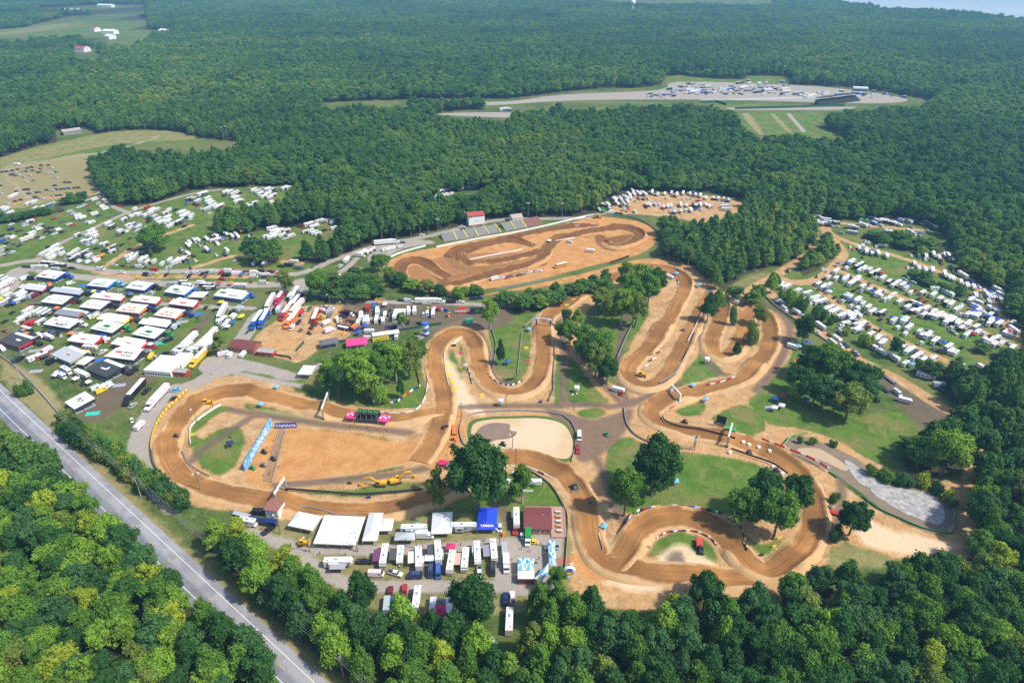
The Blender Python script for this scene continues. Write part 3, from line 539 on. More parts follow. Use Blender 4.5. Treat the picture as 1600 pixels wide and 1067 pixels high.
def plant(x, y, w, h, kind='broad', tint=None, label=None, group=None, vary=True):
    nm, cat = KIND[kind]; o = empty(nm, (x, y, 0), random.random() * 6.28); cm, tm = random.choice(NEAR[kind]); hb = 4.6 if kind == 'bush' else 14.3
    wb = {'broad': 10.2, 'ragged': 10.0, 'pine': 7.6, 'bush': 8.4}[kind]
    tint = tint or random.choices(list(TINT), TW)[0]
    c = link(bpy.data.objects.new('crown', cm), o); t = link(bpy.data.objects.new('trunk', tm), o); k = random.uniform(.96, 1.3); c.color = (*[q * k for q in TINT[tint]], 1)
    o.scale = (w / wb, w / wb * random.uniform(.92, 1.08), h / hb); tag(o, label, cat, group); TREES.append((o, tint)); return o
def ptree(bx, by, wpx, ytop, kind='broad', tint=None, label=None, group=None):   # base pixel, crown width in px, top pixel row
    g = G(bx, by); D = g[1]; v = -(ytop - 533.5) / F; tan = (st - v * ct) / (ct + v * st); h = max(2.0, (H - D * tan)) ; zf = D * ct + (H - h * .6) * st
    return plant(g[0], g[1], wpx * zf / F, h, kind, tint, label, group)
ORD = ['first', 'second', 'third', 'fourth', 'fifth', 'sixth', 'seventh', 'eighth', 'ninth', 'tenth', 'eleventh', 'twelfth', 'thirteenth', 'fourteenth', 'fifteenth', 'sixteenth', 'seventeenth', 'eighteenth', 'nineteenth', 'twentieth']
TENS = ['', '', 'twenty', 'thirty', 'forty', 'fifty', 'sixty', 'seventy', 'eighty', 'ninety']
def ordinal(i):
    if i < 20: return ORD[i]
    t, u = divmod(i + 1, 10); return TENS[t] + '-' + ORD[u - 1] if u else TENS[t].replace('ty', 'tieth')
# lone and labelled trees of the infield
named = [
 (748, 802, 96, 692, 'broad', 'dark green', 'huge dark oak standing behind the blue tent and the white event tents'),
 (684, 802, 36, 732, 'ragged', 'olive green', 'slim light-leaved tree left of the huge dark oak'),
 (816, 786, 50, 728, 'ragged', 'mid green', 'small forked tree over the parked white buggies on the curved lawn'),
 (1018, 774, 72, 690, 'broad', 'dark green', 'tall round tree with bare trunk in the middle of the central lawn'),
 (1033, 768, 44, 700, 'broad', 'dark green', 'slender tree leaning beside the tall round tree on the central lawn'),
 (975, 806, 52, 730, 'broad', 'mid green', 'wide low tree at the left edge of the central lawn'),
 (1155, 822, 56, 765, 'broad', 'mid green', 'left tree of the clump at the right end of the central lawn'),
 (1188, 806, 56, 738, 'broad', 'dark green', 'back tree of the clump at the right end of the central lawn'),
 (1238, 800, 48, 742, 'broad', 'dark green', 'right tree of the clump beside the long dirt curve'),
 (1208, 842, 58, 772, 'broad', 'mid green', 'front tree of the clump at the right end of the central lawn'),
 (1302, 784, 15, 768, 'bush', 'mid green', 'tiny round tree alone on the pale sand by the right curve'),
 (1326, 836, 46, 786, 'broad', 'dark green', 'dark round tree beside the right-hand dirt curve'),
 (1304, 846, 22, 824, 'bush', 'dark green', 'dark bush at the foot of the round tree by the right curve'),
 (1470, 742, 66, 672, 'broad', 'light green', 'bright rounded tree above the grey pond road bend'),
 (1432, 732, 48, 690, 'broad', 'mid green', 'bushy tree just left of the bright rounded tree over the pond road'),
 (1253, 537, 30, 492, 'broad', 'dark green', 'single dark round tree by the sandy lane near the blue pop-up tents'),
 (40, 618, 24, 598, 'bush', 'mid green', 'lone round bush on the dry verge beside the highway'),
 (782, 570, 13, 529, 'pine', 'dark green', 'narrow conifer alone on the small bright infield lawn'),
 (1150, 556, 13, 534, 'pine', 'dark green', 'little conifer inside the hairpin of the dirt track'),
 (1144, 508, 14, 478, 'bush', 'mid green', 'small shrub between the hairpin straights'),
 (1176, 538, 22, 506, 'bush', 'light green', 'low leafy tree right of the hairpin track'),
 (1184, 510, 32, 478, 'ragged', 'olive green', 'tree overhanging the crest right of the hairpin'),
 (1104, 503, 22, 456, 'pine', 'dark green', 'dark conifer at the left rim of the hairpin track'),
 (1120, 486, 22, 452, 'pine', 'mid green', 'light conifer next to the hairpin track rim'),
 (245, 392, 44, 352, 'broad', 'mid green', 'big round tree standing among the parked campers in the left field'),
 (236, 401, 9, 390, 'bush', 'mid green', 'small bush below the big round camping field tree'),
 (498, 466, 38, 424, 'broad', 'mid green', 'round tree left of the red-roofed house'),
 (450, 462, 30, 424, 'ragged', 'olive green', 'sparse olive tree over the paddock road junction'),
 (347, 553, 28, 520, 'ragged', 'olive green', 'olive tree between the brick building and the yellow rigs'),
 (628, 515, 20, 490, 'ragged', 'mid green', 'small tree beside the white trucks in the mud lot'),
 (766, 515, 30, 470, 'ragged', 'light green', 'thin tree beside the dark team trailer at the mud lot'),
 (390, 290, 24, 262, 'ragged', 'olive green', 'bare greyish tree at the wood edge over the upper camp row')]
for bx, by, w, yt, k, ti, la in named: ptree(bx, by, w, yt, k, ti, la)
def clump(desc, items, group):
    L = sorted(items)
    for i, (bx, by, w, yt, k) in enumerate(L): 
        o = ptree(bx, by, w, yt, k, random.choice(['mid green', 'light green', 'mid green', 'olive green', 'dark green']) if 'grove' in desc and 'picnic' not in desc else None, None, group); o['label'] = f'{TREES[-1][1]} tree, {ordinal(i)} from left in {desc}'
clump('the grove behind the starting gate road', [(515, 615, 42, 565, 'ragged'), (530, 622, 34, 570, 'broad'), (548, 606, 40, 552, 'broad'), (575, 625, 48, 560, 'broad'), (560, 588, 40, 546, 'ragged'), (598, 618, 40, 555, 'ragged'), (572, 600, 44, 544, 'broad'), (620, 600, 42, 540, 'ragged'), (627, 622, 12, 588, 'pine'), (640, 590, 38, 532, 'broad'), (604, 590, 40, 535, 'broad'), (595, 630, 30, 596, 'bush'), (650, 572, 34, 526, 'broad'), (532, 600, 36, 556, 'broad')], 'trees of the grove behind the starting gate')
clump('the grove left of the twin straights', [(905, 565, 26, 520, 'ragged'), (920, 572, 30, 528, 'broad'), (930, 590, 40, 540, 'broad'), (948, 600, 34, 560, 'broad'), (936, 560, 44, 515, 'broad'), (955, 508, 32, 465, 'broad'), (970, 510, 40, 455, 'ragged'), (992, 512, 36, 455, 'broad'), (890, 540, 28, 500, 'broad'), (912, 548, 34, 508, 'ragged'), (985, 490, 34, 432, 'broad'), (1012, 480, 36, 428, 'broad'), (975, 455, 34, 410, 'ragged'), (1000, 455, 40, 412, 'broad'), (1020, 462, 36, 420, 'broad'), (948, 462, 24, 436, 'pine'), (942, 488, 40, 452, 'broad'), (902, 510, 18, 482, 'pine'), (885, 512, 22, 484, 'ragged'), (876, 535, 24, 505, 'ragged')], 'trees of the grove beside the twin straights')
clump('the grove behind the picnic tents', [(1245, 615, 40, 575, 'broad'), (1262, 590, 44, 540, 'broad'), (1285, 585, 44, 538, 'broad'), (1268, 635, 44, 585, 'broad'), (1300, 605, 50, 550, 'broad'), (1283, 640, 40, 592, 'broad'), (1320, 610, 48, 560, 'broad'), (1340, 622, 50, 570, 'broad'), (1320, 658, 52, 602, 'broad'), (1300, 648, 44, 598, 'broad'), (1348, 640, 40, 592, 'broad'), (1240, 626, 20, 596, 'pine'), (1298, 575, 30, 545, 'ragged')], 'trees of the shady grove behind the picnic tents')
clump('the row beside the right camp fence', [(1203, 458, 18, 425, 'pine'), (1210, 448, 16, 428, 'pine'), (1225, 472, 20, 452, 'bush'), (1238, 480, 22, 456, 'bush'), (1250, 486, 20, 462, 'bush'), (1276, 498, 22, 480, 'bush'), (1286, 501, 12, 484, 'bush'), (1297, 508, 12, 494, 'bush'), (1322, 524, 14, 512, 'bush'), (1346, 538, 18, 522, 'bush'), (1357, 544, 14, 526, 'bush'), (1396, 560, 26, 530, 'ragged'), (1440, 585, 22, 562, 'bush'), (1454, 590, 26, 566, 'broad')], 'small trees along the fence of the right camping field')
clump('the bushes behind the oval beside the mud lot', [(610, 440, 20, 418, 'broad'), (625, 448, 24, 428, 'broad'), (645, 455, 26, 436, 'broad'), (668, 460, 26, 438, 'broad'), (690, 462, 24, 446, 'bush'), (720, 464, 24, 446, 'bush'), (592, 425, 24, 398, 'broad'), (580, 455, 40, 428, 'broad'), (560, 462, 36, 432, 'broad'), (555, 440, 26, 418, 'broad'), (600, 410, 22, 400, 'broad'), (752, 460, 12, 450, 'bush')], 'bushes behind the oval')
clump('the scrub on the bank of the grey pond', [(1362, 741, 22, 728, 'bush'), (1380, 749, 24, 735, 'bush'), (1400, 754, 22, 742, 'bush'), (1418, 757, 22, 744, 'bush'), (1440, 760, 26, 742, 'bush'), (1460, 768, 22, 753, 'bush'), (1486, 792, 18, 776, 'bush'), (1300, 697, 12, 688, 'bush'), (1268, 694, 14, 684, 'bush'), (1250, 692, 10, 682, 'bush'), (1478, 780, 16, 764, 'bush')], 'scrub by the grey pond')
hedge = []
for i in range(46):
    t = i / 45; hx = 100 + 182 * t; hy = 662 + 122 * t + 3; hedge.append((hx + random.uniform(-6, 6), hy + random.uniform(-4, 8), 32, hy - random.uniform(12, 24), random.choice(['bush', 'bush', 'ragged'])))
clump('the hedge between the paddock and the highway', hedge, 'shrubs of the hedge beside the highway')

# woods: one jittered grid of stems; the nearest 300 are objects, the rest one mass
def stems(y0, y1, sp, seed):
    r = np.random.default_rng(seed); ys = np.arange(y0, y1, sp); out = []
    for k, yy in enumerate(ys):
        half = .80 * (yy * ct + H * st) + 45; xs = np.arange(-half, half, sp) + (k % 2) * sp / 2; out.append(np.stack([xs, np.full(len(xs), yy)], -1))
    q = np.concatenate(out); return q + r.uniform(-.42, .42, q.shape) * sp
near_st = stems(96, 1000, 7.6, 1); far_st = np.concatenate([stems(1000, 2200, 9.5, 2), stems(2200, 5200, 13.0, 3)])
v, hk = forest_sd(near_st[:, 0], near_st[:, 1]); kk = v > 1.2; near_st = near_st[kk]; near_hk = hk[kk]
v, hk = forest_sd(far_st[:, 0], far_st[:, 1], True); far_st = far_st[v > 2]
# not in the river
sp_ = np.concatenate([SHORE, [(20000, SHORE[-1][1]), (20000, 20000), (SHORE[0][0], 20000)]]); far_st = far_st[~inside(far_st[:, 0], far_st[:, 1], sp_)]
# stands: some patches are pine plantations, some broadleaf
def vn(X, Y, sc, seed):
    r = np.random.default_rng(seed); g = r.random((64, 64)); fx = (X / sc) % 63; fy = (Y / sc) % 63; i = fx.astype(int); j = fy.astype(int); a = fx - i; b = fy - j; a = a * a * (3 - 2 * a); b = b * b * (3 - 2 * b)
    return (g[i, j] * (1 - a) + g[i + 1, j] * a) * (1 - b) + (g[i, j + 1] * (1 - a) + g[i + 1, j + 1] * a) * b
PINES = [pts(s) for s in ('430,300 530,290 540,345 450,358 400,362 300,378 280,380 322,345 350,320 400,318', '1190,300 1290,330 1265,350 1276,384 1234,410 1195,421 1160,430 1130,457 1100,440 1080,400', '380,405 470,412 530,412 560,380 520,360 470,372', '1480,560 1540,600 1600,640 1600,700 1500,660 1470,600', '1250,430 1310,400 1310,370 1280,370', '1060,340 1180,350 1170,420 1100,420')]
def kindof(P, X, Y):
    r = rng.random(len(X)); n1_ = vn(X, Y, 170., 5); k = np.where(n1_ > .74, (r < .7), (r < .05)); 
    for Q_ in PINES: k |= inside(X, Y, Q_) & (r < .85)
    return k
order = np.argsort(near_st[:, 1] * ct + H * st)
px = []; 
zone_of = []
def vis(i):
    g = near_st[i]; X_, Y_ = S((g[0], g[1], 8)); return -25 < X_ < 1625 and Y_ < 1105
idx_near = [i for i in order if vis(i)][:300]; isn = np.zeros(len(near_st), bool); isn[idx_near] = True
# drop the out-of-frame ones nearer than those 300? keep them in the mass
pine_n = kindof(near_st, near_st[:, 0], near_st[:, 1])
ZN = {}
for i in idx_near:
    g = near_st[i]; X_, Y_ = S((g[0], g[1], 10)); hh = near_hk[i]
    zx = 'left of the highway' if X_ < 250 + (Y_ - 800) * .9 and X_ < 520 else 'beside the camper park' if X_ < 640 and Y_ < 1300 else 'at bottom centre' if X_ < 1080 else 'at bottom right'
    size = random.uniform(.9, 1.35); k = 'pine' if pine_n[i] else random.choices(['broad', 'ragged'], [.62, .38])[0]
    ht = random.uniform(14, 19) * hh; hb_ = 9.6 * size if k != 'pine' else 7.6 * size
    tw = None
    if X_ > 1080 and Y_ > 850: tw = random.choices(list(TINT), [.38, .22, .25, .06, .07, .02])[0]
    o = plant(g[0], g[1], hb_, ht, k, tw); ZN.setdefault(zx, []).append((Y_, X_, o, TREES[-1][1], k))
for z, L in ZN.items():
    L.sort(key=lambda q: -q[0]); n_ = 12
    for r_ in range(0, len(L), n_):
        row = sorted(L[r_:r_ + n_], key=lambda q: q[1])
        for i, (_, _, o, ti, k) in enumerate(row):
            o['label'] = f"{ti} {'pine' if k == 'pine' else 'tree'}, {ordinal(i)} from left, {ordinal(r_ // n_)} rank, wood {z}"; o['group'] = 'trees of the wood ' + z
# the mass
MASS = bpy.data.collections.new('wood_variants')     # templates for the wood, not in the scene
def variant(kind, nleaf, ls, seed):
    V, Qd, Vi, Fi, B = crown_np(kind, nleaf, ls, seed); tb = trunk_mb(kind, B, m_bark, seed)
    tv = np.array(tb.v); me = bpy.data.meshes.new('tree'); allv = np.concatenate([V, Vi, tv])
    faces = [tuple(q) for q in Qd] + [tuple(q + len(V)) for q in Fi] + [tuple(x + len(V) + len(Vi) for x in f) for f in tb.f]
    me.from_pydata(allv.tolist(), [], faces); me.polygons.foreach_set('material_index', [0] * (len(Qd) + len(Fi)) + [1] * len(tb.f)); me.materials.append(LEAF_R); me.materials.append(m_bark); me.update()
    return me
kinds = [('broad', 2600, .62, 41), ('broad', 2600, .62, 42), ('broad', 2600, .62, 43), ('ragged', 1800, .6, 44), ('pine', 1700, .5, 45), ('pine', 1700, .5, 46), ('broad', 650, 1.15, 51), ('broad', 650, 1.15, 52), ('ragged', 520, 1.1, 53), ('pine', 480, .95, 54), ('pine', 480, .95, 55)]
for i, k in enumerate(kinds):
    o = bpy.data.objects.new('v%02d' % i, variant(*k)); MASS.objects.link(o)
rest = near_st[~isn]; rp = pine_n[~isn]; rh = near_hk[~isn]; D1 = rest[:, 1]
ids = np.where(rp, rng.choice([4, 5], len(rest)), rng.choice([0, 1, 2, 3], len(rest), p=[.3, .3, .25, .15]))
pf = kindof(far_st, far_st[:, 0], far_st[:, 1]); idf = np.where(pf, rng.choice([9, 10], len(far_st)), rng.choice([6, 7, 8], len(far_st), p=[.4, .4, .2]))
pos = np.concatenate([rest, far_st]); ids = np.concatenate([ids, idf]).astype(np.int32); hgt = np.concatenate([rh, np.ones(len(far_st))])
spc = np.where(pos[:, 1] > 2200, 1.55, np.where(pos[:, 1] > 1000, 1.2, 1.02)) * rng.uniform(.8, 1.22, len(pos)) 
isp = np.isin(ids, (4, 5, 9, 10)); hz = rng.uniform(.75, 1.2, len(pos)) * hgt * np.where(isp, 1.08, 1.0)
# stand height varies slowly so the canopy rolls
hz *= .66 + .40 * vn(pos[:, 0], pos[:, 1], 90., 9) + .36 * vn(pos[:, 0], pos[:, 1], 34., 10); spc *= .82 + .4 * vn(pos[:, 0], pos[:, 1], 210., 12)
gap = (vn(pos[:, 0], pos[:, 1], 60., 21) < .13) & (pos[:, 1] > 450); hz[gap] *= .5
pm = bpy.data.meshes.new('woodland'); pm.vertices.add(len(pos)); pm.vertices.foreach_set('co', np.column_stack([pos, np.zeros(len(pos))]).astype(np.float32).ravel())
for nm_, ty, dat in (('vid', 'INT', ids), ('rz', 'FLOAT', rng.uniform(0, 6.283, len(pos)).astype(np.float32))): pm.attributes.new(nm_, ty, 'POINT').data.foreach_set('value', dat)
pm.attributes.new('sc', 'FLOAT_VECTOR', 'POINT').data.foreach_set('vector', np.column_stack([spc * np.where(isp, 1.05, 1), spc * np.where(isp, 1.05, 1), hz]).astype(np.float32).ravel())
wood = link(bpy.data.objects.new('woodland', pm)); tag(wood, 'dense green mixed woodland covering the land behind and around the tracks', 'woodland', kind='stuff')
ng = bpy.data.node_groups.new('scatter_trees', 'GeometryNodeTree'); ng.interface.new_socket('Geometry', in_out='INPUT', socket_type='NodeSocketGeometry'); ng.interface.new_socket('Geometry', in_out='OUTPUT', socket_type='NodeSocketGeometry')
gi = ng.nodes.new('NodeGroupInput'); go = ng.nodes.new('NodeGroupOutput'); ip = ng.nodes.new('GeometryNodeInstanceOnPoints'); ci = ng.nodes.new('GeometryNodeCollectionInfo'); ci.inputs['Collection'].default_value = MASS; ci.inputs['Separate Children'].default_value = True; ci.inputs['Reset Children'].default_value = True
def na(name, ty):
    q = ng.nodes.new('GeometryNodeInputNamedAttribute'); q.data_type = ty; q.inputs['Name'].default_value = name; return q.outputs['Attribute']
cx = ng.nodes.new('ShaderNodeCombineXYZ'); lk = ng.links.new
m2p = ng.nodes.new('GeometryNodeMeshToPoints'); lk(gi.outputs[0], m2p.inputs[0]); lk(m2p.outputs[0], ip.inputs['Points']); lk(ci.outputs[0], ip.inputs['Instance']); ip.inputs['Pick Instance'].default_value = True
lk(na('vid', 'INT'), ip.inputs['Instance Index']); lk(na('rz', 'FLOAT'), cx.inputs[2]); lk(cx.outputs[0], ip.inputs['Rotation']); lk(na('sc', 'FLOAT_VECTOR'), ip.inputs['Scale']); lk(ip.outputs[0], go.inputs[0])
md = wood.modifiers.new('scatter', 'NODES'); md.node_group = ng
print('trees', len(near_st), len(far_st))
# ---------------------------------------------------------------- vehicles: each kind built once as named parts, then copied
def wheels(xs, w, r, parts):
    for x in xs:
        for s in (-1, 1):
            m = MB(); m.cyl((x, s * (w / 2 - .22), r), (x, s * w / 2, r), r, r, TYRE, 10); parts.append(('wheel', m))
def glassbox(m, c, d): m.box(c, d, GLASS)
def v_car():
    a = MB(); a.extr([(-2.3, .35), (2.25, .32), (2.35, .6), (2.2, .85), (1.15, 1.0), (-1.9, 1.02), (-2.3, .92)], 1.84, PAINT)
    a.box((-.2, 0, 1.5), (1.75, 1.34, .07), PAINT); a.box((-1.35, 0, 1.2), (.1, 1.5, .5), PAINT); a.box((.25, 0, 1.22), (.09, 1.56, .5), PAINT)
    g = MB(); g.extr([(1.25, .98), (.6, 1.47), (-1.15, 1.47), (-1.95, 1.0)], 1.62, GLASS, z0=.98, k=.82)
    l = MB(); l.box((2.3, .6, .72), (.1, .4, .16), LAMP); l.box((2.3, -.6, .72), (.1, .4, .16), LAMP)
    p = [('body', a), ('windows', g), ('headlights', l)]; wheels((-1.4, 1.4), 1.8, .34, p); return p
def v_pickup():
    a = MB(); a.extr([(-2.85, .5), (2.8, .45), (2.9, .8), (2.8, 1.08), (1.3, 1.18), (-2.85, 1.18)], 1.95, PAINT); a.box((.1, 0, 1.82), (1.7, 1.45, .07), PAINT)
    a.box((-.85, 0, 1.5), (.12, 1.6, .62), PAINT); a.box((.2, 0, 1.5), (.1, 1.66, .6), PAINT)
    for s in (-1, 1): a.box((-1.9, s * .9, 1.26), (1.9, .1, .16), PAINT)
    b = MB(); b.box((-1.9, 0, 1.2), (1.75, 1.65, .05), DARK); g = MB(); g.extr([(1.35, 1.16), (.75, 1.8), (-.75, 1.8), (-.95, 1.16)], 1.78, GLASS, z0=1.16, k=.82)
    p = [('body', a), ('truck_bed', b), ('windows', g)]; wheels((-1.8, 1.85), 1.95, .42, p); return p
def v_van():
    a = MB(); a.extr([(-2.9, .4), (2.85, .4), (2.95, .9), (2.5, 1.3), (1.75, 2.35), (1.4, 2.5), (-2.85, 2.5)], 2.0, PAINT, z0=1.3, k=.9)
    g = MB(); g.extr([(2.5, 1.35), (2.53, 1.42), (1.93, 2.2), (1.85, 2.2)], 1.7, GLASS); g.box((1.35, 0, 1.75), (.8, 2.0, .5), GLASS); g.box((-2.9, 0, 1.8), (.06, 1.4, .5), GLASS)
    t = MB(); t.box((-.5, 0, 2.53), (3.2, .1, .05), TRIM); t.box((-.5, .6, 2.53), (3.2, .06, .05), TRIM); t.box((-.5, -.6, 2.53), (3.2, .06, .05), TRIM)
    p = [('body', a), ('windows', g), ('roof_rails', t)]; wheels((-1.9, 1.9), 2.0, .36, p); return p
def roofkit(L, z, p, seed=0):
    r = random.Random(seed); m = MB(); m.box((r.uniform(-.1, .1) * L, 0, z + .14), (1.0, .75, .28), TRIM); p.append(('roof_air_conditioner', m))
    m = MB()
    for x in (-.36, -.2, .25, .38): m.box((x * L, r.choice((-.5, .1, .5)), z + .06), (.42, .42, .12), DARK if r.random() < .5 else TRIM)
    p.append(('roof_vents', m))
def v_camper(L=7.8, seed=0):
    a = MB(); h = L / 2; a.extr([(-h, .55), (h - .7, .5), (h - .1, 1.1), (h, 2.1), (h - .5, 2.95), (-h + .1, 3.0), (-h, 2.9)], 2.45, PAINT); a.box((0, 0, 2.99), (L - 1, 2.3, .06), ROOFW)
    g = MB()
    for s in (-1, 1):
        for x in (-.33, .02, .3): g.box((x * L, s * 1.23, 2.0), (1.0, .05, .55), GLASS)
    g.box((-h, 0, 2.1), (.05, 1.4, .6), GLASS); d = MB(); d.box((.18 * L, -1.235, 1.55), (.7, .05, 1.9), TRIM); b = MB()
    for s in (-1, 1): b.box((0, s * 1.232, 1.15), (L * .9, .03, .28), TRIM)
    hh = MB(); hh.bar((h - .6, .5, .5), (h + 1.1, 0, .5), .12, DARK); hh.bar((h - .6, -.5, .5), (h + 1.1, 0, .5), .12, DARK); hh.cyl((h + .5, 0, .55), (h + .5, 0, 1.0), .2, .2, WHITE)
    p = [('body', a), ('windows', g), ('door', d), ('side_stripe', b), ('hitch', hh)]; roofkit(L, 3.0, p, seed); wheels((-.6, .35), 2.4, .36, p); return p
def v_fifth(L=10.5, seed=1):
    a = MB(); h = L / 2; a.extr([(-h, .7), (h - 3.0, .6), (h - 2.9, 1.6), (h - .3, 1.7), (h, 2.2), (h - .25, 3.4), (h - 1, 3.6), (-h, 3.6)], 2.5, PAINT); a.box((-.3, 0, 3.6), (L - 1.2, 2.35, .06), ROOFW)
    so_ = MB(); so_.box((-1.6, -1.5, 2.1), (3.4, .8, 2.0), PAINT); g = MB()
    for s in (-1, 1):
        for x in (-.36, .05, .38): g.box((x * L, s * 1.26, 2.4), (1.0, .05, .6), GLASS)
    g.box((-1.6, -1.92, 2.3), (1.5, .05, .7), GLASS); b = MB()
    for s in (-1, 1): b.box((-.6, s * 1.262, 1.5), (L * .75, .03, .35), TRIM)
    p = [('body', a), ('slide_out', so_), ('windows', g), ('side_stripe', b)]; roofkit(L, 3.62, p, seed); wheels((-1.6, -.7), 2.45, .38, p); return p
def v_motorhome(L=10.0, seed=2):
    a = MB(); h = L / 2; a.extr([(-h, .5), (h - .2, .45), (h, 1.0), (h - .05, 2.2), (h - .5, 3.3), (-h, 3.35)], 2.5, PAINT); a.box((-.2, 0, 3.34), (L - .9, 2.35, .06), ROOFW)
    g = MB(); g.extr([(h + .01, 1.35), (h + .04, 1.4), (h - .25, 2.8), (h - .3, 2.8)], 2.3, GLASS)
    for s in (-1, 1):
        for x in (-.36, -.1, .15, .4): g.box((x * L, s * 1.26, 2.15), (1.1, .05, .6), GLASS)
    b = MB()
    for s in (-1, 1): b.box((0, s * 1.262, 1.2), (L * .96, .03, .5), TRIM)
    p = [('body', a), ('windows', g), ('side_stripe', b)]; roofkit(L, 3.36, p, seed); wheels((-h + 2.6, h - 1.4), 2.5, .5, p); return p
def v_classc():
    a = MB(); a.extr([(-3.6, .5), (1.9, .5), (1.9, 2.1), (3.3, 2.3), (3.3, 2.95), (2.9, 3.15), (-3.6, 3.15)], 2.35, PAINT); a.extr([(1.9, .45), (3.9, .45), (3.9, 1.1), (3.0, 1.3), (2.3, 2.2), (1.9, 2.2)], 1.95, PAINT)
    g = MB(); g.extr([(3.05, 1.32), (3.08, 1.38), (2.42, 2.15), (2.35, 2.15)], 1.7, GLASS)
    for s in (-1, 1): g.box((-2, s * 1.18, 2.0), (1.0, .05, .55), GLASS); g.box((.2, s * 1.18, 2.0), (1.0, .05, .55), GLASS)
    p = [('body', a), ('windows', g)]; roofkit(6.5, 3.16, p, 5); wheels((-2.2, 2.6), 2.2, .4, p); return p
def v_cargo(L=6.5):
    a = MB(); h = L / 2; a.extr([(-h, .5), (h - .6, .5), (h, 1.0), (h, 2.2), (h - .5, 2.6), (-h, 2.6)], 2.2, PAINT); hh = MB(); hh.bar((h - .2, .4, .5), (h + 1.1, 0, .5), .1, DARK); hh.bar((h - .2, -.4, .5), (h + 1.1, 0, .5), .1, DARK)
    p = [('body', a), ('hitch', hh)]; wheels((-.5, .4), 2.2, .34, p); return p
def tractor_parts():
    a = MB(); a.extr([(0, .7), (6.2, .7), (6.3, 1.2), (6.2, 1.9), (4.4, 2.15), (3.7, 3.2), (2.9, 3.7), (1.2, 3.8), (1.2, 1.1), (0, 1.1)], 2.4, PAINT)
    g = MB(); g.extr([(4.42, 2.18), (4.46, 2.22), (3.78, 3.1), (3.72, 3.1)], 2.1, GLASS); g.box((3.2, 0, 2.6), (.8, 2.43, .7), GLASS)
    c = MB(); 
    for s in (-1, 1): c.cyl((1.0, s * 1.0, 1), (1.0, s * 1.0, 4.1), .1, .1, STEEL); c.cyl((2.0, s * 1.05, .8), (3.4, s * 1.05, .8), .32, .32, STEEL)
    p = [('cab', a), ('windows', g), ('exhaust_stacks', c)]; wheels((.2, 1.4, 5.3), 2.4, .5, p); return p
def v_semi(L=15.5):
    p = []; a = MB(); a.box((-L / 2 + 1, 0, 2.55), (L, 2.6, 2.9), PAINT); r = MB(); r.box((-L / 2 + 1, 0, 4.03), (L - .1, 2.5, .08), ROOFW); s = MB(); s.box((-L / 2 + .3, 0, 1.0), (L * .5, 2.3, .5), DARK)
    p = [('trailer_box', a), ('trailer_roof', r), ('side_skirt', s)]; wheels((-L + 2.4, -L + 3.7), 2.5, .5, p); return p + tractor_parts()
def v_box():
    a = MB(); a.box((-.9, 0, 2.1), (5.2, 2.4, 2.6), PAINT); a.extr([(1.8, .5), (4.0, .5), (4.0, 1.3), (3.4, 1.5), (2.9, 2.3), (1.8, 2.4)], 2.1, WHITE); g = MB(); g.extr([(3.42, 1.5), (3.46, 1.55), (3.0, 2.25), (2.94, 2.25)], 1.9, GLASS); g.box((2.5, 0, 1.85), (.6, 2.13, .5), GLASS)
    p = [('body', a), ('windows', g)]; wheels((-2.2, 2.8), 2.2, .42, p); return p
def v_cart():
    a = MB(); a.extr([(-1.4, .35), (1.4, .35), (1.45, .7), (.9, .95), (.5, .6), (-.4, .6), (-.6, .95), (-1.4, .95)], 1.3, PAINT); r = MB(); r.box((-.1, 0, 1.85), (1.7, 1.35, .07), PAINT); f = MB()
    for x, y in ((.7, .6), (.7, -.6), (-.8, .6), (-.8, -.6)): f.bar((x * 1.1, y, .7), (x, y, 1.85), .05, DARK)
    s = MB(); s.box((-.15, 0, .78), (.5, 1.1, .14), DARK); s.box((-.4, 0, 1.05), (.12, 1.1, .5), DARK); p = [('body', a), ('canopy', r), ('roll_frame', f), ('seat', s)]; wheels((-.95, 1.0), 1.35, .3, p); return p
def v_flat(L=8):
    a = MB(); a.box((0, 0, .9), (L, 2.3, .18), DARK); a.bar((L / 2, .4, .8), (L / 2 + 1.3, 0, .7), .12, DARK); a.bar((L / 2, -.4, .8), (L / 2 + 1.3, 0, .7), .12, DARK); b = MB(); b.box((0, 0, 1.02), (L - .3, 2.1, .06), PAINT); p = [('frame', a), ('deck', b)]; wheels((-.6, .4), 2.3, .36, p); return p
def v_bus():
    a = MB(); a.extr([(-5.4, .6), (5.5, .6), (5.6, 1.4), (4.3, 1.6), (4.1, 2.85), (-5.4, 2.9)], 2.4, PAINT, z0=2.3, k=.9); r = MB(); r.box((-.7, 0, 2.9), (9.2, 2.1, .1), ROOFW); g = MB(); g.box((-.6, 0, 2.15), (8.8, 2.43, .5), GLASS); g.box((4.25, 0, 2.2), (.1, 2.1, .8), GLASS)
    p = [('body', a), ('roof', r), ('windows', g)]; wheels((-3.2, 4.3), 2.4, .48, p); return p
def v_bike():
    a = MB(); a.extr([(-.9, .8), (-.1, .85), (.4, .95), (.5, .75), (.1, .4), (-.2, .4)], .22, PAINT); a.bar((.45, 0, .95), (.72, 0, .33), .07, STEEL); a.bar((.4, -.38, 1.08), (.4, .38, 1.08), .05, DARK); a.box((-.35, 0, .92), (.7, .18, .08), DARK); p = [('frame', a)]
    for x in (-.7, .72):
        m = MB(); m.cyl((x, -.06, .34), (x, .06, .34), .34, .34, TYRE, 10); p.append(('wheel', m))
    return p
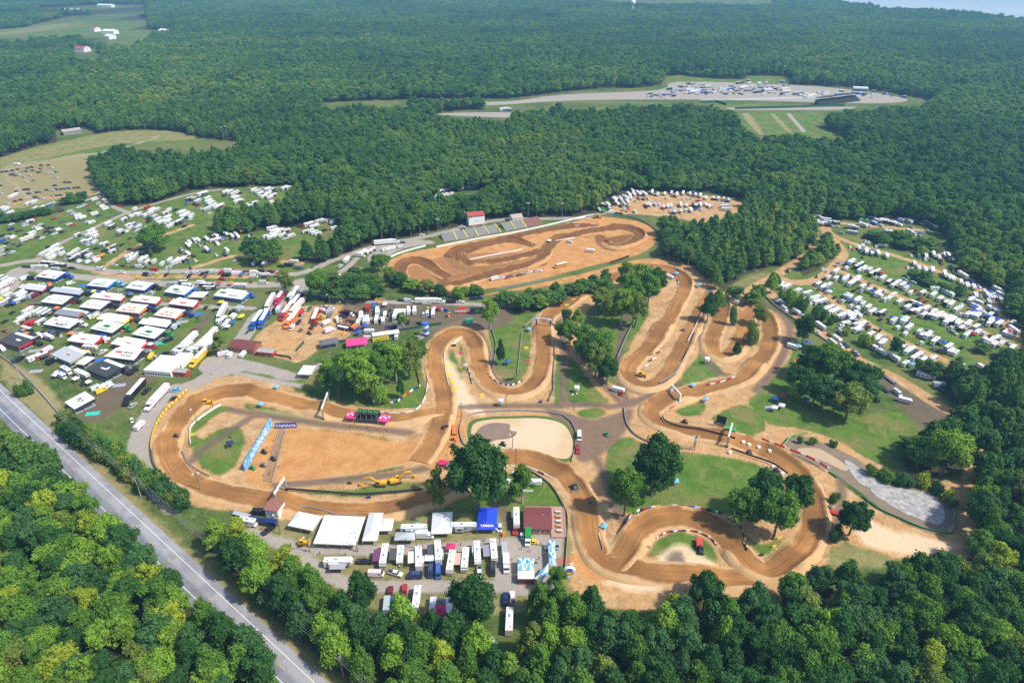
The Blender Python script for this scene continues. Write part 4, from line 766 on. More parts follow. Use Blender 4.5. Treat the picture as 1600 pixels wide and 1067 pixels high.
VK = {'c': ('parked_car', 'car', v_car()), 'p': ('pickup_truck', 'pickup truck', v_pickup()), 'v': ('cargo_van', 'van', v_van()), 't': ('camper_trailer', 'camper', v_camper()), 'f': ('fifth_wheel_camper', 'camper', v_fifth()), 'm': ('motorhome', 'motorhome', v_motorhome()), 'n': ('motorhome', 'motorhome', v_classc()), 'g': ('cargo_trailer', 'trailer', v_cargo()),
      's': ('semi_truck', 'semi truck', v_semi()), 'x': ('box_truck', 'box truck', v_box()), 'u': ('utility_cart', 'buggy', v_cart()), 'l': ('flatbed_trailer', 'trailer', v_flat()), 'b': ('school_bus', 'bus', v_bus()), 'y': ('dirt_bike', 'motorbike', v_bike())}
VM = {}
for k, (nm, cat, parts) in VK.items():
    whole = MB()
    for pn, m in parts:
        b0 = len(whole.v); whole.v += m.v; whole.f += [tuple(i + b0 for i in f) for f in m.f]; whole.m += [whole.mi(m.mats[q]) for q in m.m]
    VM[k] = (whole.mesh(nm), [(pn, m.mesh(pn)) for pn, m in parts])
    if k in 'tfm':          # the same vehicle with its side awning out
        ex = []
        for am, ln, sd in ((mat('charcoal_awning', (.07, .07, .08), .8), 5.0, -1), (mat('grey_stripe_awning', (.25, .26, .29), .8), 4.2, -1), (mat('tan_awning', (.35, .27, .2), .8), 4.0, -1)):
            w2 = MB(); w2.v = list(whole.v); w2.f = list(whole.f); w2.m = list(whole.m); w2.mats = list(whole.mats); w2.box((.2, sd * 2.5, 2.6), (ln, 2.5, .07), am); w2.box((.2, sd * 3.7, 1.3), (.08, .08, 2.6), STEEL); w2.box((.2, sd * 2.0, .5), (1.6, .7, .9), DARK); ex.append(w2.mesh(nm))
        VM[k + '+'] = ex
COL = {'w': ('white', (.69, .69, .69)), 'k': ('black', (.018, .018, .022)), 's': ('silver', (.42, .44, .46)), 'g': ('grey', (.14, .15, .16)), 'r': ('red', (.45, .02, .025)), 'b': ('blue', (.02, .09, .42)), 'n': ('navy', (.012, .025, .12)), 'c': ('cream', (.62, .57, .46)), 'y': ('yellow', (.75, .55, .02)), 'e': ('green', (.02, .25, .05)), 'o': ('orange', (.8, .2, .03)), 'a': ('light blue', (.15, .42, .62)), 'h': ('school-bus yellow', (.75, .36, .02)), 'd': ('maroon', (.15, .02, .03)), 'q': ('magenta', (.6, .02, .14))}
def heading(x, y, hx, hy):
    a = G(x, y); b_ = G(x + hx, y + hy); return math.atan2(b_[1] - a[1], b_[0] - a[0])
def vehicle(k, x, y, hv, c, label=None, group=None, parts=None, sc=1.0):
    g = G(x, y); rz = heading(x, y, *hv) + random.gauss(0, .035); nm, cat, _ = VK[k]; me, pm_ = VM[k]; cn, cc = COL[c]; cc = tuple(q * random.uniform(.88, 1.05) for q in cc)
    if parts is None: parts = y > 560
    if x > 1200 and y < 700: parts = False
    if parts:
        o = empty(nm, (g[0], g[1], .02), rz); o.scale = (sc,) * 3
        for pn, m in pm_: link(bpy.data.objects.new(pn, m), o).color = (*cc, 1)
    else:
        mm_ = random.choice(VM[k + '+']) if k + '+' in VM and random.random() < .45 else me; sc *= .86 if k in 'tfmn' else .95; o = link(bpy.data.objects.new(nm, mm_)); o.location = (g[0], g[1], .02); o.rotation_euler = (0, 0, rz); o.scale = (sc,) * 3; o.color = (*cc, 1)
    tag(o, label, cat, group); o['_c'] = cn; return o
def awning_tent(x, y, hv, c, w=3.0, d=3.0, h=2.5, label=None, group=None, name='pop_up_tent', cat='tent'):
    g = G(x, y); o = empty(name, (g[0], g[1], 0), heading(x, y, *hv)); m = MB(); a, b_ = w / 2, d / 2
    m.add([(-a, -b_, h), (a, -b_, h), (a, b_, h), (-a, b_, h), (0, 0, h + .32 * min(w, d)), (-a, -b_, h - .3), (a, -b_, h - .3), (a, b_, h - .3), (-a, b_, h - .3)], [(0, 1, 4), (1, 2, 4), (2, 3, 4), (3, 0, 4), (0, 5, 6, 1), (1, 6, 7, 2), (2, 7, 8, 3), (3, 8, 5, 0)], CLOTH)
    r = m.obj('tent_roof', o); r.color = (*COL[c][1], 1)
    for sx, sy in ((-1, -1), (1, -1), (1, 1), (-1, 1)):
        l = MB(); l.bar((sx * a * .97, sy * b_ * .97, 0), (sx * a * .97, sy * b_ * .97, h), .07, STEEL); l.obj('leg', o)
    tag(o, label, cat, group); o['_c'] = COL[c][0]; return o
KN = {'c': 'car', 'p': 'pickup', 'v': 'van', 't': 'camper', 'f': 'fifth-wheel', 'm': 'motorhome', 'n': 'small motorhome', 'g': 'cargo trailer', 's': 'semi truck', 'x': 'box truck', 'u': 'buggy', 'l': 'flatbed trailer', 'b': 'bus', 'P': 'pop-up tent', 'y': 'motorbike'}
def fleet(desc, o, k, hv, s, grp=None, parts=None, jitter=0):
    """'x,y,kc' tokens in photo pixels (zoomed by k from origin o): kind letter, colour letter; optional heading ,hx,hy"""
    L = []
    for w in s.split():
        a = w.split(','); X_, Y_ = o[0] + float(a[0]) / k, o[1] + float(a[1]) / k; kk, c = a[2][0], a[2][1]
        h = (float(a[3]), float(a[4])) if len(a) > 3 else hv
        if kk == 'P': ob = awning_tent(X_, Y_, h, c)
        else: ob = vehicle(kk, X_, Y_, h, c, parts=parts, sc=random.uniform(.95, 1.06))
        L.append((X_, Y_, kk, c, ob))
    G_ = {}
    for q in L: G_.setdefault((q[2], q[3]), []).append(q)
    for (kk, c), q in G_.items():
        q.sort()
        for i, (X_, Y_, _, _, ob) in enumerate(q):
            n_ = COL[c][0] + ' ' + KN[kk]; ob['label'] = f'{n_} {desc}' if len(q) == 1 else f'{n_}, {ordinal(i)} from left {desc}'; ob['group'] = grp or f'{KN[kk]}s {desc}'
            if '_c' in ob: del ob['_c']
def rows(desc, lines, kinds='tfm', dens=1.0, cols='wwwwwwcs', cars=True, parts=None):
    """rows of parked campers along photo lines: x0,y0,x1,y1,n,hx,hy"""
    toks = []
    for x0, y0, x1, y1, n_, hx, hy in lines:
        for i in range(n_):
            if random.random() > dens: continue
            t = (i + .5) / n_; X_, Y_ = x0 + (x1 - x0) * t + random.uniform(-1, 1), y0 + (y1 - y0) * t + random.uniform(-1, 1)
            s_ = random.choice((1, -1)) if random.random() < .3 else 1
            toks.append(f'{X_:.1f},{Y_:.1f},{random.choice(kinds)}{random.choice(cols)},{hx * s_},{hy * s_}')
            if cars:
                if random.random() < .65: toks.append(f'{X_ + hx * .55 + random.uniform(-2, 2) :.1f},{Y_ + hy * .55 + 2.5 + random.uniform(-1, 1):.1f},{random.choice("cpp")}{random.choice("wwkkgsgrbk")},{hx},{hy}')
                if random.random() < .18: toks.append(f'{X_ + random.uniform(3, 5):.1f},{Y_ + 4:.1f},P{random.choice("bbwarw")},{hx},{hy}')
    fleet(desc, (0, 0), 1, (1, 0), ' '.join(toks), parts=parts)

# ---- far left fields
Z = (0, 230); K = 5.333
fleet('on the dry grass of the far left field', Z, K, (1, .05), '105,200,ck 150,190,cr 190,210,cs 230,180,cg 265,172,ck 345,158,ck 405,155,ck 425,178,pw 340,185,cr 275,200,cg 320,215,ck 350,208,cs 390,220,cw 430,218,cw 465,210,cg 215,207,ck 95,235,ck 120,222,cs 150,235,pw 130,242,cg 195,255,cs 250,240,cw 285,283,ps 215,292,cw 470,258,cw 545,298,cn 580,298,cn 205,360,ck 233,358,ck 240,392,cn 270,385,cw 300,383,ck 330,380,cg 460,325,cn 390,362,cd 440,365,cw 470,358,ck 510,355,ck 543,352,cg 572,348,cn 625,345,cd 655,343,ck 440,412,cs 472,410,ck 505,406,ck 295,420,cn 310,432,cg 350,430,cw 708,382,ck 60,475,cw 130,455,cd 175,445,ck 140,375,cn 20,212,ck 55,208,ck 5,325,cn 5,390,cw 725,104,pw 145,152,gw')
fleet('by the track above the left tree row', Z, K, (2, -1), '100,425,mw 130,412,mw 235,482,tw 290,470,mw 30,520,tw 60,530,fw 90,560,mw 300,520,tw 360,510,tw 420,490,tw 450,468,cw 415,495,tb', parts=False)
fleet('beside the cedar row in the left field', Z, K, (1.3, -.4), '730,448,pw 790,445,nw 820,472,cw 870,455,Ps 705,492,pw 658,508,pw 735,492,cr 855,500,vw 880,522,nw 745,535,ck 580,540,pw 515,537,ck 370,570,cg 610,555,cw 650,580,gw 690,595,gw 790,565,nw 830,575,pb 975,567,cg 455,602,pr 525,628,pg 575,648,pw 612,655,cr 730,628,pw 765,638,tw 685,615,cg 655,600,vw 95,650,pw 150,628,ck 200,645,ps 255,628,tw 290,600,cr 335,650,cw 365,670,pk 290,672,pw 330,690,vw 395,672,pg 420,680,pk 95,690,vn 160,705,pd 210,660,pw 390,710,pk 430,715,ck 490,695,vw 455,730,pw 520,712,pk 550,706,cg')
fleet('in the left field above the paved junction', Z, K, (1.6, -.7), '25,742,pn 60,750,cw 110,760,vw 75,738,ck 230,735,pk 270,728,tw 215,780,fw 255,765,fw 350,765,pw 320,755,ck 20,790,vb 60,805,ck 120,810,cg 20,840,pw 60,858,ck 95,850,cg 105,880,cw 60,905,cg 20,870,pw 165,825,ck 15,900,cw')
fleet('in the left camping block above the paved lane', Z, K, (2, -1.15), '400,838,ck 370,900,mw 430,870,fw 470,840,mw 420,915,mw 460,885,fw 505,870,tw 440,935,fw 520,900,nw 550,940,ps 600,905,fw 640,875,tw 575,925,pk 610,945,tk 640,920,ts 680,905,ts 720,890,mk 665,960,vw 735,965,vw 700,920,pk 745,915,tw 790,935,vw 820,920,pw 840,932,Po 860,920,Po 810,955,gw 700,880,pk')
fleet('in the upper left camping block by the lone tree', Z, K, (2, -1.1), '650,745,tw 680,775,ps 765,715,fw 740,745,tw 780,740,fw 800,755,tw 700,800,ts 750,790,tw 790,805,tw 740,820,cw 720,810,ps 850,820,vw 880,818,tw 830,840,pg 800,850,ck 870,868,pk 920,855,vw 950,845,tk 905,870,pk 965,865,ck 1015,820,ck 1080,855,ck 940,880,tw 870,655,ps 905,650,mw 940,675,mk 980,690,cw 1005,712,tw 1030,720,pk 990,735,pg 1060,710,vw 1085,765,cd 1070,665,tw 1110,660,tb 1140,650,ps 1090,685,tc 1160,680,fs 1150,715,tw 1190,715,vw 1180,740,fc 1210,700,fw')
fleet('around the foot of the lone round field tree', Z, K, (1, -.2), '1215,815,ck 1240,822,ck 1270,808,ck 1230,840,cn 1260,848,cg 1180,850,ck 1290,835,ck')
fleet('in the camping row below the lone round field tree', Z, K, (1.2, -1.3), '1065,925,tw 1100,915,tw 1090,950,fw 1130,930,mw 1150,900,tw 1205,895,nk 1185,955,fw 1220,935,tw 1230,972,tw 1290,965,nw 1355,985,nw 1420,955,tw 1450,975,nw 1480,965,fw 1520,955,fw 1545,950,mk 1420,1005,pw 1395,1010,cw 1575,965,cg')
fleet('along the roadside below the left camping rows', Z, K, (1, .05), '955,990,cw 1030,995,cd 1110,1003,cg 1165,1005,vw 1215,1008,cg 1290,1030,vr 840,1025,vw 1015,1053,pw 210,1003,ck 250,1005,pk 295,1008,vw 360,1010,tw 400,985,mk 460,990,mk 510,1000,mk 465,1030,gs 600,1015,pk 545,1035,ck')
fleet('in the upper camping block under the wood', Z, K, (2, -1), '1035,615,tw 1105,585,tw 1130,575,tw 1160,572,tw 1215,578,tw 1265,560,fw 1270,540,fw 1310,540,fs 1240,600,pn 1290,590,ts 1320,615,mw 1400,600,fw 1350,640,fw 1400,635,fw 1420,670,fw 1380,560,tw 1410,535,nw 1465,530,pk 1510,560,mw 1535,590,fw 1560,570,fw 1500,640,fk 1450,650,gw 1535,665,ck 1240,625,pk 1590,590,vw 1125,525,nw 1000,490,pr 1230,515,gr')
Z = (280, 230)
fleet('in the camping block under the pale bare tree', Z, K, (2, -.9), '95,445,fk 130,440,tg 185,405,fw 215,395,fw 160,465,fs 70,480,Pb 240,440,fw 250,465,fw 270,480,fw 290,500,fw 130,480,pk 155,492,pd 185,520,cw 250,555,cw 240,530,fs 320,515,fw 345,500,fw 30,560,fw 45,590,fw 105,575,nw 90,610,pw 10,630,mk 45,665,ck 390,385,fw 425,385,mw 450,400,tw 480,385,nw 455,430,tw 480,435,fw 490,465,fw 520,460,tg 375,410,pk 510,390,ck 625,370,mw 660,385,fs 680,400,fw 740,365,fw 775,375,fk 745,400,fw 790,410,tw 710,425,fw 760,430,fw 800,380,pk 880,355,fw 915,350,tw 965,352,to 990,345,ck 630,475,tw 590,505,tw 770,465,vw 735,485,ve 560,495,tw')
fleet('in the grassy glade between the two pine strips', Z, K, (1.2, 1.0), '90,808,tw 75,830,tw 85,850,ck 160,785,tw 130,790,nw 170,825,ps 230,775,tw 225,808,cg 265,770,pk 310,750,tw 300,790,tw,2,-.3 335,780,tw,2,-.3 370,775,Pb 320,815,vw 390,735,fw 430,775,ck 440,750,tw 475,740,nw 490,755,tw 525,720,Po 575,700,fw 580,745,cw 605,740,ck 560,760,ck 600,770,ck 635,768,ck 475,770,cn 235,870,fs 260,880,Pb 310,905,cw 395,885,ps 385,905,pk 75,900,tw 120,912,pk 135,950,cw 20,860,ps 10,880,pk 400,870,tw 95,1015,uk')
fleet('in the right glade between the pine strips', Z, K, (2, -.6), '775,690,fw 800,715,fw 840,710,fw 800,740,fw 860,745,tw 780,765,fw 730,755,tw 880,770,pw 870,700,ck 900,705,tw 905,740,pk 935,750,tw 1085,655,fw 1130,675,fw 1170,630,fw 1210,625,fs 1250,620,tw 1300,640,fw 1310,645,Pb 1290,685,tw 1005,665,ck 950,662,ck 1035,675,cr 1100,710,tw 1130,725,tw 1060,715,tw 1160,735,tw 1210,700,pk')
fleet('on the grass by the paved lane above the paddock', Z, K, (1, -.9), '465,948,cw 630,980,nw 595,990,pk 725,960,fw 720,985,fg 850,1000,pk,1,.05 960,965,gw,1,.05 915,995,gk,1,.05 1000,1015,gg,1,.05 1110,1005,ue')
Z = (560, 230)
fleet('in the hidden forest glade above the oval', Z, K, (2, -.5), '545,410,fs 590,405,tw 690,378,fw 735,370,fw 655,428,gs 680,420,fw 665,455,tw 740,425,ts 850,360,tw 890,350,Pa 940,345,tw 975,330,tw 730,405,gw 780,395,vw 540,435,cw 665,485,cw 710,455,cw')
fleet('parked beside the oval entrance road', Z, K, (1.5, -.9), '40,895,fw 90,885,tw 125,865,ts 280,805,sw,2,-.2 370,800,cg,1,0 360,840,vw,1,-.1 145,960,ps,1,0 170,945,cw,1,0 150,980,vw 555,728,pg,1,0 530,735,cw,1,0 860,670,pw,1,0 880,690,pg,1,0')
Z = (0, 230); K = 1
# ---- sandy lot beyond the oval
Z = (840, 230); K = 5.333
fleet('in the sandy camping lot beyond the oval', Z, K, (1, .9), '505,520,gk 515,535,tw 545,490,tk 585,495,fw 600,525,vw 640,455,fw 660,480,tw 650,440,tw 690,440,tw 700,460,nw 715,425,tr 740,440,fw 760,410,fw 790,375,tw 800,405,fw 840,400,fw 870,395,tw 890,405,fw 840,435,pg 880,440,pk 920,435,pw 745,465,tw 720,485,nw 750,500,pg 820,455,cw 770,430,tw 690,500,pk 840,370,ck 945,465,cw 905,495,tk 930,490,tw 980,490,nw 900,510,ck 1010,485,vw 735,420,cr 615,555,gw,1,0 660,558,ck,1,0 690,560,ck,1,0 720,530,Pa 755,540,Pr 810,548,vw 535,540,ge')
fleet('in the far row of the sandy lot against the wood', Z, K, (-.1, 1), '955,390,fw 1000,405,tw 1060,400,tw 1115,392,tw 1120,415,cr 1160,412,fw 1212,398,fw 1270,400,tw 1315,410,ts 1355,418,fw 1400,435,tw 1465,438,tk 1505,440,ts 1550,445,nw 1215,435,cw 1250,438,cw 1275,438,cs 1075,430,pw 1340,455,pr,1,0 1545,478,cw 1300,392,Pb 1590,455,tb', parts=False)
fleet('in the near row of the sandy lot', Z, K, (.3, 1), '1050,515,tr 1085,505,tw 1110,500,tw 1105,540,cw 1140,555,tk 1135,540,Pa 1190,495,fw 1240,500,ts 1195,550,nw 1235,540,vw 1275,540,fw 1290,495,nk 1320,500,tk 1355,495,fw 1365,530,cw 1400,490,tw 1430,505,tw 1460,505,cs 1185,490,Pa 1310,525,cn 1335,515,cb 1560,510,fs,1,0 1570,530,fw,1,0 1120,620,fw')
fleet('inside the dirt oval', Z, K, (1, .1), '300,632,uk 325,640,lw 265,797,pw 440,875,gw 575,785,ur 10,1035,cw 95,800,Pw'); 
Z = (660, 400); K = 6.667
fleet('lined up along the lower edge of the oval', Z, K, (1, -.2), '825,238,pw 925,220,cg 1015,205,pg 1105,182,pw 1200,165,pw 755,250,gw 880,235,ur')
fleet('carrying a white roof along the lower oval edge', Z, K, (-1, .2), '1440,115,bh')
fleet('parked at the top of the mud lot under the bushes', Z, K, (1, 0), '40,500,vw 145,495,sw 300,490,gk 395,488,pw 535,455,pn 600,445,cn')
# ---- right camping fields
Z = (1120, 300); K = 5.71
fleet('in the far camping corner at the forest gate', Z, K, (2, .3), '855,275,nw 885,235,mk 880,270,tb 965,262,fw 930,295,fw 915,300,ts 985,280,tw 990,310,vk 1060,285,tk 1025,312,cw 1070,315,cw 840,280,tw 835,240,tw 1195,325,nw 1165,330,pg 1230,330,tw 1300,308,tw 1110,375,ps 1205,375,ms 1280,268,Pe 1300,275,pn 1370,285,Pb 1400,290,pb 1330,270,Pe 1440,270,ts 1490,265,tw 1460,300,cw 1380,250,tk 1520,265,vs 1560,285,tw')
fleet('on the grass by the sandy loop road', Z, K, (.2, 1), '1325,450,cw 1352,458,cw 1190,498,cw 1222,522,co 1268,515,tw 1300,500,nw 1285,540,pg 1330,550,fw 1385,545,Pb 1380,565,tg 1435,565,fc 1505,578,Pb 1510,590,fw 1295,590,uk 1475,493,tw,1,.1 1420,492,cw')
Z = (1320, 320); K = 5.71
fleet('in the upper right camp below the forest edge', Z, K, (1.4, .6), '80,210,gw 160,195,fw 210,185,pw 140,150,Pe 190,155,Pe 240,135,tk 255,175,tb 300,150,vs 330,155,tk 370,165,tk 320,195,cs 410,175,tk 430,160,vd 470,160,Pb 500,150,nw 560,160,mw 590,150,tw 620,160,Pb 640,160,cb 690,175,pw 720,165,nw 750,190,tk 800,205,tw 595,208,cs 430,175,tw 480,190,gw 780,220,ck 575,250,tw 610,270,vw 520,265,pk 520,290,cn 670,275,Pb 650,275,ps 420,260,ts 380,250,tw 740,240,cw 820,235,pk 365,285,vw')
fleet('in the right corner under the dark pines', Z, K, (.4, 1), '590,460,cw 655,470,vg 720,475,tw 715,495,cw 785,455,fw 770,500,cg 835,485,tw 855,510,pk 860,530,cd 890,460,tw 920,475,fk 945,555,cb 960,510,tk 955,580,pk 965,595,cg 1045,645,fs,1,.6 1080,685,pn,1,.5 1120,690,pb,1,.5 1185,735,pw,1,.6 1250,745,cg 1240,790,vw 1160,825,tw 1360,775,fs,1.2,.6 1290,800,Pb 1385,815,tw,1.2,.6 1330,830,tw 1285,835,tw 1410,820,pn 1380,850,tw 1210,820,cs 1310,845,nw 1265,820,ts 1280,885,nw')
fleet('in the short row beside the long pine hedge', Z, K, (.3, 1), '615,540,tw 560,570,cw 600,580,cw 655,580,tw 715,595,tw 775,605,fw 885,635,fw 960,675,tw 1030,705,tw 1085,735,tw 1145,750,tw 660,555,cg 930,665,tw 1440,660,ts 520,675,ps,1,.2 600,700,ps,1,.2 565,650,vw')
H2 = (2.2, -1.5)
fleet('in the first long row of the right field', Z, K, H2, '55,525,fw 10,575,cw 10,545,Pb 110,565,fk 135,555,fk 165,590,fw 215,595,tw 130,600,tw 240,630,mk 285,615,mk 275,655,cw 335,670,mw 325,632,Pr 390,705,tk 430,690,ck 430,735,tw 465,715,mw 510,735,fs 540,760,nw 560,745,Pb 580,800,nw 635,770,cr 690,800,tw 720,870,pr 670,845,pr 785,820,mw 800,765,nw,1,0 915,805,mw,2,1 845,855,tw 820,905,cd 900,890,tk 940,905,mw 1010,850,pg,1,.6 1040,905,pw 1160,885,fs,2,.8 1120,870,fs 1160,920,nw,2,.9 1140,945,Pb 1190,955,tw 1215,975,nw,2,1 1315,960,fs,2,1.1 1405,1025,pg,1,.6 1290,1000,tw 1270,1020,Pb 990,950,tw 1020,935,nw')
fleet('in the second long row of the right field', Z, K, H2, '10,670,fk 40,660,ck 50,720,fw 100,690,fw 80,700,mw 80,775,ck 155,745,tw 140,785,ps 210,715,pg 260,755,ck 215,775,nw 240,795,Pb 290,810,fw 320,825,vw 350,780,pw 390,850,tw 430,820,tw 360,860,nw 480,880,tw 500,870,vw 560,875,ck 510,920,cg 555,930,tw 545,965,pk 630,900,mg,2,.8 640,915,Pb 600,965,tk 655,960,mw 720,945,mw 770,945,cg 700,1000,tw 735,1015,pk 760,1000,tg 805,1010,mw 850,990,tw 790,970,tw 920,1035,mw 960,1035,tg 975,1015,pg 990,1055,tw 880,1010,gw 1090,995,tw 1140,1000,ts 1035,990,pw 1180,1010,tw 1150,975,Pb')
fleet('in the third long row of the right field', Z, K, H2, '40,835,nw 10,825,ts 110,870,fw 50,875,Pb 50,915,pw 155,900,nw 110,935,vw 205,930,tw 155,960,ck 240,970,mw 330,980,mk 315,1030,ck 20,985,tw 60,1000,pw 60,1040,tk 100,1035,ck 430,1050,tw 415,1030,Pb 525,1050,fw 505,1030,Pa')
Z = (1320, 480)
fleet('in the fourth long row of the right field', Z, K, H2, '430,140,nw 530,140,fw 470,195,vw 565,200,mw 535,250,vw 660,235,nw 740,215,cg 690,265,ts 735,270,fw 675,330,pw 800,320,mw 870,340,Pb 795,375,cg 920,370,mw 855,395,vk 880,410,ck 980,425,nw 940,410,tw 1025,465,ck 1045,365,ck 310,215,uk')
fleet('in the lower right end of the camping field', Z, K, H2, '1180,85,tw 1095,80,tw 1030,75,pw 1220,130,ps 1290,160,mw 1370,165,mw 1300,130,tw 1350,130,Pb 1205,145,pk 1410,205,ck 1490,160,tg 1500,220,mw,2,1.4 1545,200,pg,1,.8 1455,240,Pr 1470,270,vs,1,.3 1430,240,tw 1165,195,tw 1180,240,tw 1235,245,pw 1290,262,ck 1245,290,pw 1180,310,ck 1310,310,tw 1280,335,mw,2,1 1390,340,nw 1440,325,ps,1,.5 1490,380,gw 1330,350,tw 1350,290,tw 905,150,fw 950,145,fk 1010,165,tw 1090,170,fw 1035,205,tk 945,195,pw 965,235,ps,1,.5 1100,250,nw 1130,260,Pr 1080,265,tw 880,100,ps 820,100,fw')
fleet('in the row between the fence and the dirt lane', Z, K, H2, '110,215,fw 150,175,fs 190,155,ck 205,190,pk 255,220,pk 225,260,tw 280,300,fw 335,270,ps 330,340,fs 535,360,ps 500,375,gw 555,410,fw 590,395,tw 630,400,pg 690,420,ck 620,465,mw 660,440,tw 700,485,tw 755,490,mw 790,475,tg 535,520,nw 585,535,Pa 620,570,ck 1030,550,nw 15,165,cw 60,100,tw 110,80,tw,2,1.4 10,240,cw')
fleet('parked along the long churned lane on the right', Z, K, (1.5, 1), '230,365,ms 335,420,gw 430,465,mw 715,635,fw,1,.3 835,705,gs,1,0 835,740,pn,1,.3 1220,560,tr 1180,545,ck 1140,545,cn 90,415,ps 1340,600,gw')
fleet('on the dark churned mud patch', Z, K, (1.3, 1), '400,655,lg 345,735,lk 465,775,vw 530,848,gw,.4,.1')
Z = (1100, 400); K = 6.667
fleet('in the first camp row by the loop road', Z, K, H2, '1390,110,Pb 1480,100,Pb 1530,85,fw 1480,140,vw 1590,130,ts 1235,145,cw 1280,165,cw 1370,180,mw 1285,240,nw 1250,250,ck 1370,250,tw 1425,225,ck 1465,265,mw 1520,240,ck 1540,305,tw 1590,260,fw 1560,375,uk 1155,300,ps 1190,310,tw 1240,345,fw 1300,320,ts 1260,370,Pb 1290,390,vw 1330,380,Pe 1300,400,Pw 1360,440,ck 1510,440,nw 1470,430,Ta'.replace('Ta', 'Pa') + ' 1410,475,cg 1440,485,pw 1555,490,Pb 1580,480,tw 1530,530,pw 1590,570,pw')
fleet('along the tree row left of the first camp row', Z, K, (2, -.6), '735,290,ns 790,320,fw 760,340,tw 850,340,fw 980,355,pw,1,0 945,395,fw 1070,410,fs 1040,475,tw 1100,470,tw 1150,460,fw 1090,515,vw 1020,490,Pa 1020,520,nw 1190,500,mw 1160,490,tw 1230,485,tw 1150,435,ck 1280,515,cg 1300,560,mw 1280,575,ts 1360,590,fw 1340,605,fw 1430,580,pw 1465,630,mw 1430,650,fs 1520,630,tw 1400,680,pk 1490,670,ck 1570,640,tw 1420,745,pw 1470,720,tw 1580,690,ck 1590,730,tw 1575,790,tw,1,0')
fleet('on the lane verge outside the camp fence', Z, K, (1.4, 1.1), '790,495,ms 835,560,vw 960,600,ts 1030,635,cw 1210,750,ms,2,1.3 1190,805,uw 1320,840,pg 1425,810,vs 1380,880,gc 1350,900,lc 1420,945,pw 1470,940,pn 1570,1030,pk')
fleet('driving on the sandy forest lane', Z, K, (.2, 1), '868,165,pk 1170,225,uk')
fleet('at the hillside picnic spot', (1100, 530), K, (1, .3), '1040,110,pr 1000,100,cr 1070,65,Pb,1,1 975,105,Pa 1040,178,Pb 1100,220,Pb 1145,265,Pb 960,262,Po 1035,300,Pn 1095,190,cr 920,95,gw 740,652,Pb 810,622,Pr 800,725,Pw 1055,662,Pb 725,745,Pw 1290,440,tb 1430,420,vw')
fleet('scattered around the infield', (0, 0), 1, (1, .3), '793,570,Pb,1,0 1054,757,Pa,1,0 693,671,uk,0,-1 699,670,uk,0,-1 710,673,lo,0,1 710,688,uo 709,699,uk 708,704,yk 780,704,ue 786,696,uk 905,684,vw,0,1 902,704,pr,.2,1 948,680,ue,0,1 1070,661,uk,1,.3 1170,709,uk,1,.2 1204,699,ue,1,.1 1212,737,uk,1,.3 1296,796,ug,0,1 1301,802,lr 971,617,ur,0,1 966,612,gw 870,503,yo 835,757,gw,1,0 804,743,uw 818,744,uw 795,755,uw 1059,426,uk 944,449,uk 1018,419,uk 1067,518,uk,1,.2 1056,431,Pa 1091,449,Pa 1046,435,gw 1147,474,gw 1172,711,yw 760,573,yr 276,684,uk 413,708,uk 427,719,uk 412,729,ug 395,733,ue 264,611,us,0,-1 274,624,ck,1,-.2 276,611,ca,1,-.2 360,684,yk 361,698,Pn,1,-.3')
